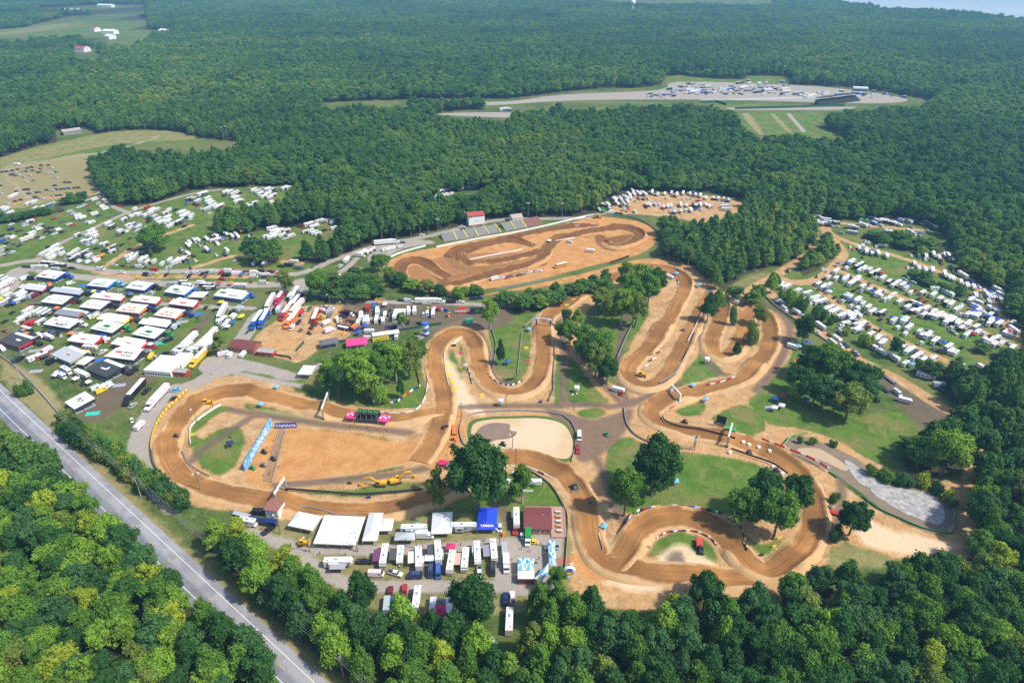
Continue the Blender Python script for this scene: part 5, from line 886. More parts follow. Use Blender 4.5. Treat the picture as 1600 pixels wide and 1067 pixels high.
# ---------------------------------------------------------------- paddock rigs, tents, buildings
def frame2(ax, ay, bx, by):              # local frame on the ground: origin at a, x toward b, y away from the camera side
    a = G(ax, ay); b_ = G(bx, by); d = b_ - a; L = float(np.hypot(*d)); rz = math.atan2(d[1], d[0]); return a, L, rz
def colm(c): return tuple(COL[c][1])
def team_rig(ax, ay, bx, by, depth, label, skirt=NAVY, roofc=(.70, .70, .71), text=None, tcol=BLACKC, blob=None, trac='R', tc='k', trailer=True, tskin=None, tl='w', group='racing team rigs in the paddock', hip=False, mat_=None):
    depth *= .86; a, L, rz = frame2(ax, ay, bx, by); o = empty('team_canopy', (a[0], a[1], 0), rz); tag(o, label, 'canopy', group)
    h0, h1 = 3.5, 4.4; r = MB(); i = 1.6 if hip else 0
    r.add([(0, 0, h0), (L, 0, h0), (L - i, depth, h1), (i, depth, h1), (0, 0, h0 - .35), (L, 0, h0 - .35), (L - i, depth, h1 - .35), (i, depth, h1 - .35)], [(0, 1, 2, 3), (0, 4, 5, 1), (1, 5, 6, 2), (2, 6, 7, 3), (3, 7, 4, 0)], CLOTH); ro = r.obj('canopy_roof', o); ro.color = (*roofc, 1)
    s = MB(); s.box((L / 2, .1, 2.9), (L - .1, .08, 1.0), skirt); s.box((L - .08, depth / 2, 2.9), (.08, depth - .3, 1.4), skirt); s.box((.08, depth / 2, 2.9), (.08, depth - .3, 1.4), skirt); s.obj('valance', o)
    for k in range(7):
        x = .15 + (L - .3) * k / 6; l = MB(); l.bar((x, .15, 0), (x, .15, h0 - .3), .12, STEEL); l.obj('leg', o)
    f = MB(); f.box((L / 2, depth / 2, .06), (L - .8, depth - .6, .06), GREYM); f.obj('floor_mat', o)
    sl_ = (h1 - h0) / depth
    if text:
        for j, (tx, w, v_, sz) in enumerate(text): letter(ro, tx, (L * w, depth * v_, h0 + sl_ * depth * v_ + .03), (1, 0, 0), (0, 1, sl_), sz, tcol)
    if blob:
        for j, (u, v_, rw, rd, m) in enumerate(blob):
            d = MB(); n_ = 18; zc = h0 + sl_ * depth * v_ + .05
            d.add([(L * u + rw * math.cos(6.283 * q / n_), depth * v_ + rd * math.sin(6.283 * q / n_), zc + sl_ * rd * math.sin(6.283 * q / n_)) for q in range(n_)], [tuple(range(n_))], m); d.obj('emblem', ro)
    q = MB(); 
    for k in range(5): q.box((1 + (L - 2) * k / 4, depth * .45, .55), (1.2, .6, .9), [DARK, REDM, STEEL, BLUEB, TRIM][k % 5])
    q.obj('workbenches', o)
    if trailer:
        t = empty('race_transporter', (*(a + np.array([math.cos(rz), math.sin(rz)]) * L / 2 + np.array([-math.sin(rz), math.cos(rz)]) * (depth + 1.4)), 0), rz if trac == 'R' else rz + math.pi)
        tag(t, ('truck and trailer behind ' + ' '.join(label.split()[:12])), 'transporter', 'transporters behind the team canopies'); cc = colm(tl); ct_ = colm(tc); LL = min(L, 15.5)
        m = MB(); m.box((0, 0, 2.5), (LL, 2.6, 2.9), tskin or skirt); m.obj('trailer_box', t); m = MB(); m.box((0, 0, 3.98), (LL - .1, 2.5, .07), ROOFW); m.obj('trailer_roof', t)
        for pn, me_ in VM['s'][1][3 + 4:]:
            c = link(bpy.data.objects.new(pn, me_), t); c.location = (LL / 2 - .8, 0, 0); c.color = (*ct_, 1)
    return o
team_rig(58.5, 439, 88, 443, 9, 'white canopy with red oval and blue disc, far left end of the back row', NAVY, blob=[(.28, .35, 2.6, .9, REDM), (.82, .3, 1.2, 1.0, BLUEB)], tc='b')
team_rig(138, 453, 169, 456, 9, 'white canopy with a light blue square logo and dark name below', BLUEB, text=[('YAMAHA', .45, .3, 2.18)], blob=[(.62, .62, 1.7, .8, mat('sky_blue_print', (.05, .45, .8), .6))], tc='a')
team_rig(197, 457, 227, 461, 9, 'grey-white canopy with dark lettering and red stroke, third in the back row', NAVY, (.62, .64, .67), [('RACING', .45, .5, 2.30)], tc='k')
team_rig(258, 463, 289, 468, 9, 'white canopy with green-black patch, beside the plain white square tent', BLUEB, text=[('YAMAHA', .6, .25, 1.84)], blob=[(.4, .55, 2.8, 1.1, mat('green_black_print', (.03, .13, .03), .6))], tc='b')
team_rig(335, 469, 379, 475, 9.5, 'longest white canopy with blue valance and green-black patch in the back row', BLUEB, text=[('YAMAHA', .6, .3, 1.84)], blob=[(.2, .55, 2.8, 1.1, MC['green_black_print'])], tc='b')
team_rig(66, 479, 99, 483, 9, 'left one of two matching white canopies with grey star-brand lettering', BLACKC, text=[('ROCKSTAR', .58, .45, 1.95)], tcol=TRIM, blob=[(.2, .5, .9, .8, TRIM)], tc='k')
team_rig(126, 487, 158, 491, 9, 'right one of two matching white canopies with grey star-brand lettering', BLACKC, text=[('ROCKSTAR', .58, .45, 1.95)], tcol=TRIM, blob=[(.2, .5, .9, .8, TRIM)], tc='k')
for (x0, y0, x1, y1, w) in ((183, 493, 219, 497, 'left one'), (242, 500, 275, 505, 'right one')):
    team_rig(x0, y0, x1, y1, 9, f'white canopy with orange valance and yellow sun, {w} of the two orange-edged ones', ORANGE, text=[('RED BULL', .48, .25, 2.30)], tcol=REDM, blob=[(.5, .62, 1.3, .9, YELB), (.38, .62, 1.3, .5, REDM), (.62, .62, 1.3, .5, REDM)], tc='n', tskin=NAVY)
team_rig(142, 472, 190, 477, 6, 'white and red canopy above the right star-brand one', REDM, trac='L', tc='r', blob=[(.5, .5, 3, .7, REDM)])
team_rig(265, 482, 303, 487, 6, 'white and red canopy above the right orange-edged one', REDM, trac='L', tc='r', blob=[(.5, .5, 3, .7, REDM)])
team_rig(205, 477, 245, 482, 6, 'red-sided pale canopy between the two orange-edged ones', REDM, trac='L', tc='r', blob=[(.5, .5, 3, .7, REDM)])
team_rig(70, 514, 110, 521, 9, 'white canopy with big dark RoKiT lettering', BLACKC, text=[('RoKiT', .6, .28, 3.45)], tcol=BLACKC, blob=[(.25, .68, 1.6, .5, REDM), (.62, .68, 3.4, .3, TRIM)], tc='w')
team_rig(86, 498, 122, 503, 6, 'grey canopy with orange-brown front behind the RoKiT one', mat('burnt_orange_panel', (.4, .12, .04), .7), (.22, .24, .27), tc='w')
team_rig(80, 462, 126, 468, 5.5, 'dark canopy with grey roof between the back row and the star-brand pair', BLACKC, (.40, .43, .47), tc='k')
team_rig(153, 506, 195, 512, 6, 'white canopy with yellow and navy valance', YELB, trac='L', tc='w', tskin=WHITE)
team_rig(143, 521, 177, 528, 9, 'white canopy with a green emblem, left one of the two green-branded ones', BLACKC, text=[('KAWASAKI', .48, .22, 1.61)], blob=[(.5, .62, 2.8, 1.3, GREENB), (.5, .62, 1.8, .6, BLACKC)], tc='e')
team_rig(208, 530, 243, 537, 9, 'white canopy with a green emblem, right one of the two green-branded ones', BLACKC, text=[('KAWASAKI', .48, .22, 1.61)], blob=[(.5, .62, 2.8, 1.3, GREENB), (.5, .62, 1.8, .6, BLACKC)], tc='e')
team_rig(218, 513, 262, 519, 6, 'plain white canopy directly behind the right green-branded one', BLACKC, (.8, .8, .8), tc='k')
team_rig(107, 540, 148, 546, 7, 'white-roofed canopy with bright red sides and red tractor on its left', REDM, trac='L', tc='r', blob=[(.5, .5, 2.2, .6, PINK)])
team_rig(175, 545, 220, 553, 7, 'white canopy with red stripes beside the grey floor mats', REDM, trac='L', tc='d', blob=[(.5, .5, 3, .4, REDM)])
team_rig(165, 565, 212, 571, 10, 'large cream canopy with red script and black RACING lettering', BLACKC, (.74, .70, .62), [('EDGE', .62, .62, 2.2), ('RACING', .62, .32, 1.8)], blob=[(.3, .6, 2.6, .8, REDM)], tc='g', hip=True)
team_rig(82, 562, 112, 575, 10, 'dull grey canopy with pale gold sides next to a white square tent', mat('gold_panel', (.35, .3, .12), .6), (.40, .43, .46), blob=[(.55, .5, 1.6, .5, REDM)], tc='k')
team_rig(138, 586, 168, 598, 11, 'black canopy with white eagle-like emblem', BLACKC, (.04, .045, .055), blob=[(.5, .5, 2.6, .5, WHITE), (.62, .6, .7, 1.4, WHITE)], tc='k')
team_rig(0, 541, 32, 551, 10, 'black canopy with red skirt at the left picture edge', REDM, (.05, .05, .06), blob=[(.6, .6, 2.2, .7, WHITE)], tc='k', tskin=BLACKC)
team_rig(104, 637, 119, 648, 12, 'white canopy with black lettering above the teal mats near the highway', BLACKC, text=[('FLY', .55, .5, 3.0)], trailer=False)
team_rig(30, 457, 68, 462, 5, 'maroon-fronted canopy with pale roof at the left of the paddock', mat('maroon_panel', (.3, .03, .03), .6), (.5, .5, .52), tc='k')
# free standing transporters and trailers
fleet('in the lower paddock by the curved road', (0, 530), 6.667, (2, -1.1), '560,240,nk 1010,520,vw,1.3,-.6 1060,550,vy,1.3,-.6 1110,510,nw,1.3,-.6 640,400,nw,1,.5 700,350,nw,1,.5 640,385,Pb 590,405,Pw 800,445,Pw,2,1 890,480,Pk,2,1 930,480,Pw,2,1 870,400,fs,2,.9 1385,700,cs,1,-.8 1530,550,pk,1,-.8 1265,290,cs,1,.1 920,180,ck,1,0 950,110,mw,2,.2 1070,145,pw,1,-.5 1185,270,us 1405,340,ck 600,225,Pw 190,235,gk 250,195,Pg 450,195,tr,1.4,-.6 370,215,tw,1.4,-.6 500,125,gw 840,240,Pw,1,.4')
fleet('near the left edge of the paddock', (0, 400), 6.667, (2, -1.2), '10,245,tw 50,260,tw 40,300,to 90,290,fw 120,290,fw 40,345,tw 30,330,fw 60,395,fw 90,430,tw 220,410,fw 240,430,fw 60,505,fs 100,520,pk 150,520,Pb 200,480,tw 230,470,tw 270,245,gw,1,-.3 350,250,xk,1,0 740,295,vw,1,-.3 300,590,fw 340,620,mw 400,600,fs 450,610,ms 500,620,mk 260,660,fw 210,700,tw 300,720,gr 350,710,gr 430,705,tw 290,785,mk,2,.6 445,800,cg,1,0 430,850,tw,2,.9 520,870,fs,2,.9 265,860,ck 55,690,ck 55,790,cr,1,.2 130,598,ck 440,395,Pr,1,0 330,430,gs 380,420,gd 30,985,tw,1,.8 520,345,gk,1,0 1055,145,vw,1,0 1265,185,pw,1,0 950,330,lb,1,.1 370,505,lg,1,.1 1440,235,uy 1540,200,pk,1,-.8 1575,190,ps,1,-.8 1240,375,ps 1590,400,pw,1,-1')
fleet('in the middle of the paddock by the cross lane', (220, 400), 6.667, (2, -2), '40,195,pk 105,195,ps 180,210,uy 270,205,pk 480,195,pw 510,215,pk 550,185,pw,1,0 585,190,vw,1,0 640,195,pk 690,185,pk 735,175,pw 680,215,pg 800,180,pw 845,180,vr 920,175,xw,1,0 890,215,gk,1,0 1000,200,gw,1,0 1060,215,Pb,1,0 850,250,pr,1,.1 965,150,ur 1080,172,cd 1150,168,pk,1,0 1190,195,xw,1,0 1180,225,vw,1,0 1245,180,gk,1,0 1300,215,ts,1,0 1355,175,pd,1,0 1460,190,gw,1,0 1430,215,Pr,1,0 1280,290,vw,1,.1 1440,275,ps,1,0 1500,300,pg,1,0 450,290,tg,1,0 330,305,gs,1,0 490,330,xw,1,0 640,300,xw,1,0 690,325,mk,1,0 720,355,mk,1,0 820,310,Pr,1,0 940,310,Po,1,0 1040,330,mw,1,0 890,520,uk 780,570,ck,1,-.3 680,545,ck 600,650,ug 1030,570,xs,1,-1 960,595,vk 970,650,xw,1,-1 850,690,fw,1.5,-1 900,720,tw,1,-1 880,740,nw,1,-1 960,725,Pb,1,-1 910,765,Pw 1045,665,Py,1,0 1060,655,Py,1,0 560,775,ur 700,410,Pg 1440,580,xw,1,-2 1460,560,xs,1,-2 1560,440,fk,1,-1.3 1590,460,fw,1,-1.3 290,890,vk,1,-.5 420,560,uk 510,355,vn 500,950,tw,1,-.6 430,970,xw,1,-.7 540,1000,xw,1,-.8 610,980,tw,1,-.8 650,960,pk 370,1000,vw 1070,1040,gw 935,1045,vw,.5,-1 865,1035,gw,1,-.2 265,1020,ck,1,-.2 1150,280,ur 1320,260,ur')
for i, (x0, y0, hx, hy, c, cc, la) in enumerate([(345, 497, 1.3, -1.9, 'w', 'k', 'white trailer with slanted black stripe, pointing down to the cross lane'), (288, 545, 1.4, -1.5, 'w', 'w', 'long white transporter parked diagonally beside the white terrace tent'), (322, 538, 1.3, -1.4, 'w', 'k', 'white transporter above the single yellow one'), (308, 568, 1.3, -1.4, 'y', 'k', 'yellow transporter right next to the big white marquee'), (420, 481, 1.2, -2.2, 'w', 'w', 'white transporter with yellow flank beside the crimson banner trailer'), (398, 510, 1.2, -1.8, 'b', 'k', 'left blue transporter beside the green fence'), (410, 508, 1.2, -1.8, 'b', 'k', 'right blue transporter beside the green fence'), (436, 472, 1.2, -2.3, 'q', 'k', 'crimson banner trailer at the head of the transporter row'), (458, 470, 1.2, -2.1, 's', 'w', 'silver trailer beside the row of container trucks')]):
    vehicle('s', x0, y0, (-hx, -hy), c, la, 'transporters by the cross lane', True)
fleet('in the row of red container trailers', (440, 400), 6.667, (-1.1, 1.5), '60,610,so 130,590,sw 30,640,sr 110,700,so 80,720,so 205,610,gr 180,700,pn 220,640,cs 110,760,vw 190,450,sd,1.2,-1.8 230,480,vw 190,525,pw 205,560,pw 265,560,pw 290,560,pg')
fleet('on the sandy work lot', (440, 400), 6.667, (1, .2), '380,600,sr,.5,-1 410,580,gw 470,545,pw 515,550,pw 500,590,gs,1,-.4 500,620,lg,.5,-1 410,665,uy 370,710,ur,1,0 350,730,ur,1,0 310,765,ur 290,815,uk 640,640,pn 650,600,pr 630,730,lk 640,750,lw 500,790,xw,1,-.4 700,620,xk 740,600,lk 730,690,lk 650,770,lk')
fleet('in the row of white trailers on the mud lot', (440, 400), 6.667, (.12, -1), '800,710,gw,.2,-1 830,650,fw,.2,-1 870,690,mw,.2,-1 895,690,fw,.2,-1 990,680,mw,.15,-1 1000,600,fw,.1,-1 1060,690,tw 1080,630,tw 1325,590,fw 1385,590,fc 1230,740,xw 1130,580,uk 1105,745,cb 1480,620,pw 1520,610,vw 1445,715,pk,1,.5 1525,560,uy 1580,620,ms 895,560,xr 910,870,vw,1,0 915,800,gw,1,0 800,830,Pb,1,0 740,760,gk 1200,850,tw 1320,700,pk')
fleet('by the red-roofed house', (440, 400), 6.667, (1, .1), '460,435,vs 455,460,pk 370,410,vw 705,475,cs 570,225,xw,1,-.5 500,265,pw 680,60,fw,1.2,-1 610,115,pw,1.3,-.8 1240,470,ck 1320,480,vw 820,10,xw 970,95,pw 1000,50,vs')
fleet('along the oval tunnel bank', (0, 0), 1, (1, -.2), '603,392,gw 612,390,gw 762,494,lb'.replace('lb', 'lb'))
vehicle('s', 240, 633, (-1.05, 1.1), 'w', 'white semi with bright red tractor beside the curved perimeter road', 'transporters by the cross lane', True)
vehicle('s', 205, 625, (-1.1, 1.1), 'k', 'black transporter with yellow tail and yellow side canopy', 'transporters by the cross lane', True)
vehicle('u', 207, 659, (0, 1), 'w', 'small white cart next to the white and red semi'); vehicle('g', 219, 668, (1, -1), 'w', 'small white trailer in front of the red tractor')
# box-like helpers for buildings
def prism_roof(mb, L, D, h, rise, m, ov=.4, along=True):
    if along: V = [(-ov, -ov, h), (L + ov, -ov, h), (L + ov, D + ov, h), (-ov, D + ov, h), (-ov, D / 2, h + rise), (L + ov, D / 2, h + rise)]; mb.add(V, [(0, 1, 5, 4), (2, 3, 4, 5), (0, 3, 2, 1)], m)
    return mb
def gable(mb, L, D, h, rise, m):
    for x in (0.02, L - .02): mb.add([(x - .02, 0, h), (x + .02, 0, h), (x - .02, D, h), (x + .02, D, h), (x - .02, D / 2, h + rise - .05), (x + .02, D / 2, h + rise - .05)], [(0, 4, 2), (1, 3, 5), (0, 1, 5, 4), (4, 5, 3, 2)], m)
def building(name, label, cat, ax, ay, bx, by, D, h, rise, wall, roof, wins=3, doors=1, lean=None):
    a, L, rz = frame2(ax, ay, bx, by); o = empty(name, (a[0], a[1], 0), rz); tag(o, label, cat)
    w = MB(); w.box((L / 2, D / 2, h / 2), (L, D, h), wall); gable(w, L, D, h, rise, wall); w.obj('walls', o)
    r = MB(); prism_roof(r, L, D, h + .03, rise, roof); r.obj('roof', o)
    for i in range(wins):
        x = L * (i + .5) / wins; f = MB(); f.box((x, -.02, h * .6), (1.3, .06, 1.2), WHITE); fo = f.obj('window', o); g = MB(); g.box((x, -.06, h * .6), (1.05, .04, .95), GLASS); g.obj('pane', fo)
    for i in range(doors):
        d = MB(); d.box((L * .5 + i * 3 + .8 * (wins > 0), -.04, 1.05), (1.0, .06, 2.1), TRIM); d.obj('door', o)
    c = MB(); c.box((L * .7, D / 2, h + rise), (.5, .5, .6), TRIM); c.obj('vent', o); return o, L
hs, L = building('farmhouse', 'white two-storey house with bright red roof and porch beside the mud lot', 'house', 521, 466, 538, 467.5, 7, 5.5, 2.6, WHITE, REDROOF, 2, 1)
p = MB(); p.add([(0, -2.6, 2.6), (L, -2.6, 2.6), (L, 0, 3.4), (0, 0, 3.4), (0, -2.6, 2.5), (L, -2.6, 2.5)], [(0, 1, 2, 3), (0, 4, 5, 1)], REDROOF); p.obj('porch_roof', hs)
for k in range(4): q = MB(); q.bar((L * k / 3, -2.5, 0), (L * k / 3, -2.5, 2.6), .15, WHITE); q.obj('post', hs)
club, L = building('clubhouse', 'low clubhouse with maroon shingle roof and side deck by the dirt track', 'building', 819.5, 834, 861, 834.5, 11.5, 3.0, 1.6, BRICK, MAROON, 5, 1)
dk = MB(); dk.box((L + 3, 6.5, .5), (6, 17, .15), mat('deck_boards', (.42, .25, .19), .85, scale=3)); dk.box((L / 2, 13.3, .5), (L, 3.2, .15), MC['deck_boards']); dk.obj('deck', club)
for (x0, y0, x1, y1) in ((0, 15, L + 6, 15), (L + 6, -2, L + 6, 15), (0, 12, 0, 15)):
    rl = MB(); rl.bar((x0, y0, 1.5), (x1, y1, 1.5), .1, WOOD)
    for k in range(int(max(abs(x1 - x0), abs(y1 - y0)) / 1.5) + 1): t = k * 1.5 / max(abs(x1 - x0), abs(y1 - y0)); rl.bar((x0 + (x1 - x0) * t, y0 + (y1 - y0) * t, .5), (x0 + (x1 - x0) * t, y0 + (y1 - y0) * t, 1.5), .08, WOOD)
    rl.obj('railing', club)
ag, sg = frame2(819.5, 834, 861, 834.5)[0], 0
def local(o, x, y, z=0): return o.matrix_basis @ Vector((x, y, z))
for k in range(5):
    q = local(club, L + 3.2, 1 + k * 2.6); t = empty('picnic_table', (q.x, q.y, .58), club.rotation_euler.z); tag(t, f'picnic table on the clubhouse deck, {ordinal(k)} from the front', 'table', 'picnic tables on the clubhouse deck')
    m = MB(); m.box((0, 0, .75), (2.2, .9, .08), [CREAM, mat('orange_wood', (.6, .3, .15), .8)][k % 2]); m.obj('tabletop', t)
    for s in (-1, 1): m = MB(); m.box((0, s * .8, .42), (2.2, .3, .06), WOOD); m.obj('bench', t); m = MB(); m.bar((s * .8, -.5, 0), (s * .8, .5, .7), .1, WOOD); m.obj('leg', t)
building('brick_office', 'red brick building with long maroon roof at the edge of the sandy work lot', 'building', 359.5, 549.5, 397, 554, 9, 3.2, 2.0, BRICK, MAROON, 4, 1)
building('red_shed', 'small white shed with brick-red roof by the oval entrance road', 'shed', 549, 429.5, 560, 430, 8, 3, 1.5, WHITE, mat('rusty_red_roof', (.38, .07, .05), .7), 1, 1)
building('mobile_office', 'dark red mobile office with grey steps right of the brick building', 'cabin', 403, 556, 427, 558.5, 4, 3, .4, REDM, mat('grey_felt_roof', (.35, .33, .31), .9), 3, 2)
building('mobile_office', 'dark red mobile office with grey steps beside the big white marquee', 'cabin', 265, 587, 291, 589.5, 3.5, 3, .4, REDM, MC['grey_felt_roof'], 3, 2)
building('concession_hut', 'white and brown two-storey announcer hut left of the event tents', 'hut', 416, 808, 436, 811, 6, 4.5, .5, WHITE, mat('brown_roof', (.28, .11, .08), .8), 0, 1)
building('press_cabin', 'pale cabin with low gable roof beside the grandstand tower', 'cabin', 801, 349, 817, 347, 10, 4, 2, WHITE, mat('pale_brown_roof', (.42, .32, .27), .8), 2, 1)
for i, (x, y, w, c, la) in enumerate([(116, 82, 16, REDROOF, 'long farm building with purple-red roof in the distant left clearing'), (152, 12, 22, ROOFW, 'white industrial sheds at the top of the far fields, right one'), (98, 20, 16, ROOFW, 'white farm sheds at the top left, beside a dark wood'), (115, 20, 10, ROOFW, 'smaller white farm shed right of the other one'), (160, 54, 18, ROOFW, 'largest white barn in the far village'), (140, 50, 8, REDROOF, 'small red roofed house in the far village'), (164, 62, 7, ROOFW, 'tiny white cottage in front of the largest far barn'), (216, 72, 5, ROOFW, 'tiny white house right of the far village'), (248, 53, 7, ROOFW, 'white house by the far road bend')]):
    building('farm_building', la, 'building', x, y, x + w, y + .4, 22, 8, 4, WHITE, c if c is not REDROOF else MC['rusty_red_roof'], 2, 0)
building('long_barn', 'long grey-roofed barn half hidden by trees above the left field', 'barn', 100, 212, 128, 208, 12, 4, 2, CONC, MC['grey_felt_roof'], 3, 1)
# tower and stands of the oval
a, L, rz = frame2(733, 355.5, 757.5, 352.5); o = empty('scoring_tower', (a[0], a[1], 0), rz); tag(o, 'tall white scoring tower with a red roof behind the oval grandstand', 'tower')
m = MB(); m.box((L / 2, 3, 5.5), (L, 6, 8.2), WHITE); m.box((L / 2, 3, .75), (L - .2, 5.8, 1.5), WHITE); m.obj('walls', o); m = MB(); m.box((L / 2, -.3, 1.55), (L + .3, .9, .35), MC['rusty_red_roof']); m.obj('awning', o)
m = MB(); m.add([(-.4, -.4, 9.6), (L + .4, -.4, 9.6), (L + .4, 6.4, 10.8), (-.4, 6.4, 10.8), (-.4, -.4, 9.3), (L + .4, -.4, 9.3)], [(0, 1, 2, 3), (0, 4, 5, 1)], MC['rusty_red_roof']); m.obj('roof', o)
for k in range(9): m = MB(); m.box((L * (k + .5) / 9, -.03, 8.6), (.8, .08, .9), GLASS); m.obj('window', o)
letter(o, 'RACING', (L / 2, -.05, 5), (1, 0, 0), (0, 0, 1), .7, BLUEB)
std = [(692, 372, 712, 380), (712, 380, 728, 379)]
for i, (x0, y0, x1, y1) in enumerate(((693, 378, 714, 375.5), (715, 375, 731, 372.5), (732, 372, 748, 369.5), (749, 369, 765, 366), (766, 366, 783, 363), (790, 361, 806, 358.5), (807, 358, 823, 355.5), (824, 355, 851, 350))):
    a, L, rz = frame2(x0, y0, x1, y1); o = empty('grandstand_section', (a[0], a[1], 0), rz); tag(o, f'stepped concrete grandstand block above the oval, {ordinal(i)} from the left', 'grandstand', 'grandstand blocks of the oval')
    m = MB()
    for k in range(7): m.box((L / 2, 1.2 + k * 1.6, .2 + k * .22), (L - .6, 1.58, .4 + k * .44), CONC if i < 7 else mat('rusty_bench_steel', (.25, .12, .1), .8))
    m.obj('seating', o); 
    if i < 7: m = MB(); m.add([(L - .3, .3, .5), (L + .5, .3, .5), (L + .5, 11.8, 3.6), (L - .3, 11.8, 3.6), (L - .3, .3, 0), (L + .5, .3, 0), (L + .5, 11.8, 0), (L - .3, 11.8, 0)], [(0, 1, 2, 3), (0, 4, 5, 1), (1, 5, 6, 2), (3, 2, 6, 7), (0, 3, 7, 4)], mat('faded_yellow', (.62, .5, .12), .7)); m.obj('stair', o)
# drag strip structures
a, L, rz = frame2(1283, 166, 1345, 158); o = empty('far_grandstand', (a[0], a[1], 0), rz); tag(o, 'black roofed grandstand beside the distant drag strip', 'grandstand'); m = MB()
for k in range(7): m.box((L / 2, 1 + k * 1.8, .5 + k * .5), (L, 1.8, 1 + k), BLACKC)
m.obj('seating', o); m = MB(); m.box((L / 2, 10, 10), (L, 8, .4), BLACKC); m.obj('canopy', o)
a, L, rz = frame2(1332, 148, 1355, 149); o = empty('far_tower', (a[0], a[1], 0), rz); tag(o, 'dark two-tier control building with white bands at the drag strip', 'building')
for k, mm in enumerate((BLACKC, WHITE, BLACKC, WHITE)): m = MB(); m.box((L / 2, 6, 1.5 + k * 2.6), (L, 10, 2.5), mm); m.obj('storey', o)
fleet('on the drag strip apron far away', (0, 0), 1, (1, -.1), ' '.join(f'{x:.0f},{y:.0f},{random.choice("tfmmccxps")}{random.choice("wwwwkkgsb")}' for x, y in [(random.uniform(1045, 1235), random.uniform(136, 149)) for _ in range(95)] + [(random.uniform(1150, 1235), random.uniform(128, 140)) for _ in range(12)] + [(random.uniform(1060, 1100), random.uniform(129, 138)) for _ in range(14)] + [(random.uniform(1015, 1060), random.uniform(148, 155)) for _ in range(12)] + [(random.uniform(778, 802), random.uniform(172, 175)) for _ in range(8)] + [(random.uniform(1240, 1420), random.uniform(143, 154)) for _ in range(34)]), parts=False)
def wallline(name, label, cat, P, h, th, m, kind=None, group=None, posts=None, z0=0.0, seg=None):
    P = np.asarray(P); mb = MB(); tot = 0
    T = np.gradient(P, axis=0); T /= np.linalg.norm(T, axis=1, keepdims=True) + 1e-9; Nn = np.stack([-T[:, 1], T[:, 0]], -1) * th / 2
    V = []; n_ = len(P)
    for i in range(n_):
        for (s, z) in ((1, z0), (1, z0 + h), (-1, z0 + h), (-1, z0)): q = P[i] + Nn[i] * s; V.append((q[0], q[1], z))
    base = len(mb.v); mb.v += V
    for i in range(n_ - 1):
        mm = m[i % len(m)] if isinstance(m, list) else m
        for k in range(4): a_, b_ = i * 4 + k, i * 4 + (k + 1) % 4; mb.f.append((a_, b_, b_ + 4, a_ + 4)); mb.m.append(mb.mi(mm))
    c0 = P.mean(0)
    mm = m[0] if isinstance(m, list) else m
    for q in (0, n_ - 1): mb.f.append((q * 4, q * 4 + 1, q * 4 + 2, q * 4 + 3)); mb.m.append(mb.mi(mm))
    if posts:
        o = empty(name, (*P[0], 0)); mb.v = [(x - P[0][0], y - P[0][1], z) for x, y, z in mb.v]; mb.obj('panel', o); s = np.concatenate([[0], np.cumsum(np.linalg.norm(np.diff(P, axis=0), axis=1))])
        pm_ = MB()
        for d in np.arange(0, s[-1], posts): x, y = np.interp(d, s, P[:, 0]) - P[0][0], np.interp(d, s, P[:, 1]) - P[0][1]; pm_.box((x, y, (z0 + h + .15) / 2), (.12, .12, z0 + h + .15), STEEL)
        pm_.obj('posts', o)
    else: o = mb.obj(name)
    return tag(o, label, cat, group, kind)
F_ = lambda s, n=3: smooth(pts(s), n)
for la, s, h, m in (
 ('white concrete wall curving round the left end of the oval', '599,418 612,402 635,393 665,385', 1.3, WHITE), ('white concrete wall between the grandstand and the oval dirt', '682,387 747,374 800,365 860,352 915,339 928,337', 1.4, WHITE), ('white wall round the far right bend of the oval', '916,340 945,337 979,339 1003,346 1018,355 1026,362', 1.3, CONC), ('pale wall below the oval beside the parked pickups', '774,453 840,440 860,435', 1.2, CONC), ('white block wall strip in the middle of the oval', '734,406 775,398 817,390', .8, WHITE), ('white wall by the small oval infield hut', '868,377 898,372', .8, WHITE)):
    wallline('track_wall', la, 'wall', F_(s), h, .35, m, group='walls of the oval')
OB = [YELB, ORANGE, YELB, ORANGE, MC['faded_yellow'], ORANGE]
BN = [mat('banner_green', (.02, .3, .08), .6), WHITE, BLACKC, REDM, mat('banner_blue', (.03, .12, .5), .6), WHITE, mat('banner_orange', (.85, .25, .03), .6), BLACKC]
P_OR = smooth(pts('294,611 275,630 255,650 243,672 238,690 237,705'), 8); P_OR2 = smooth(pts('237,705 240,722 247,737 258,750 275,763'), 6)
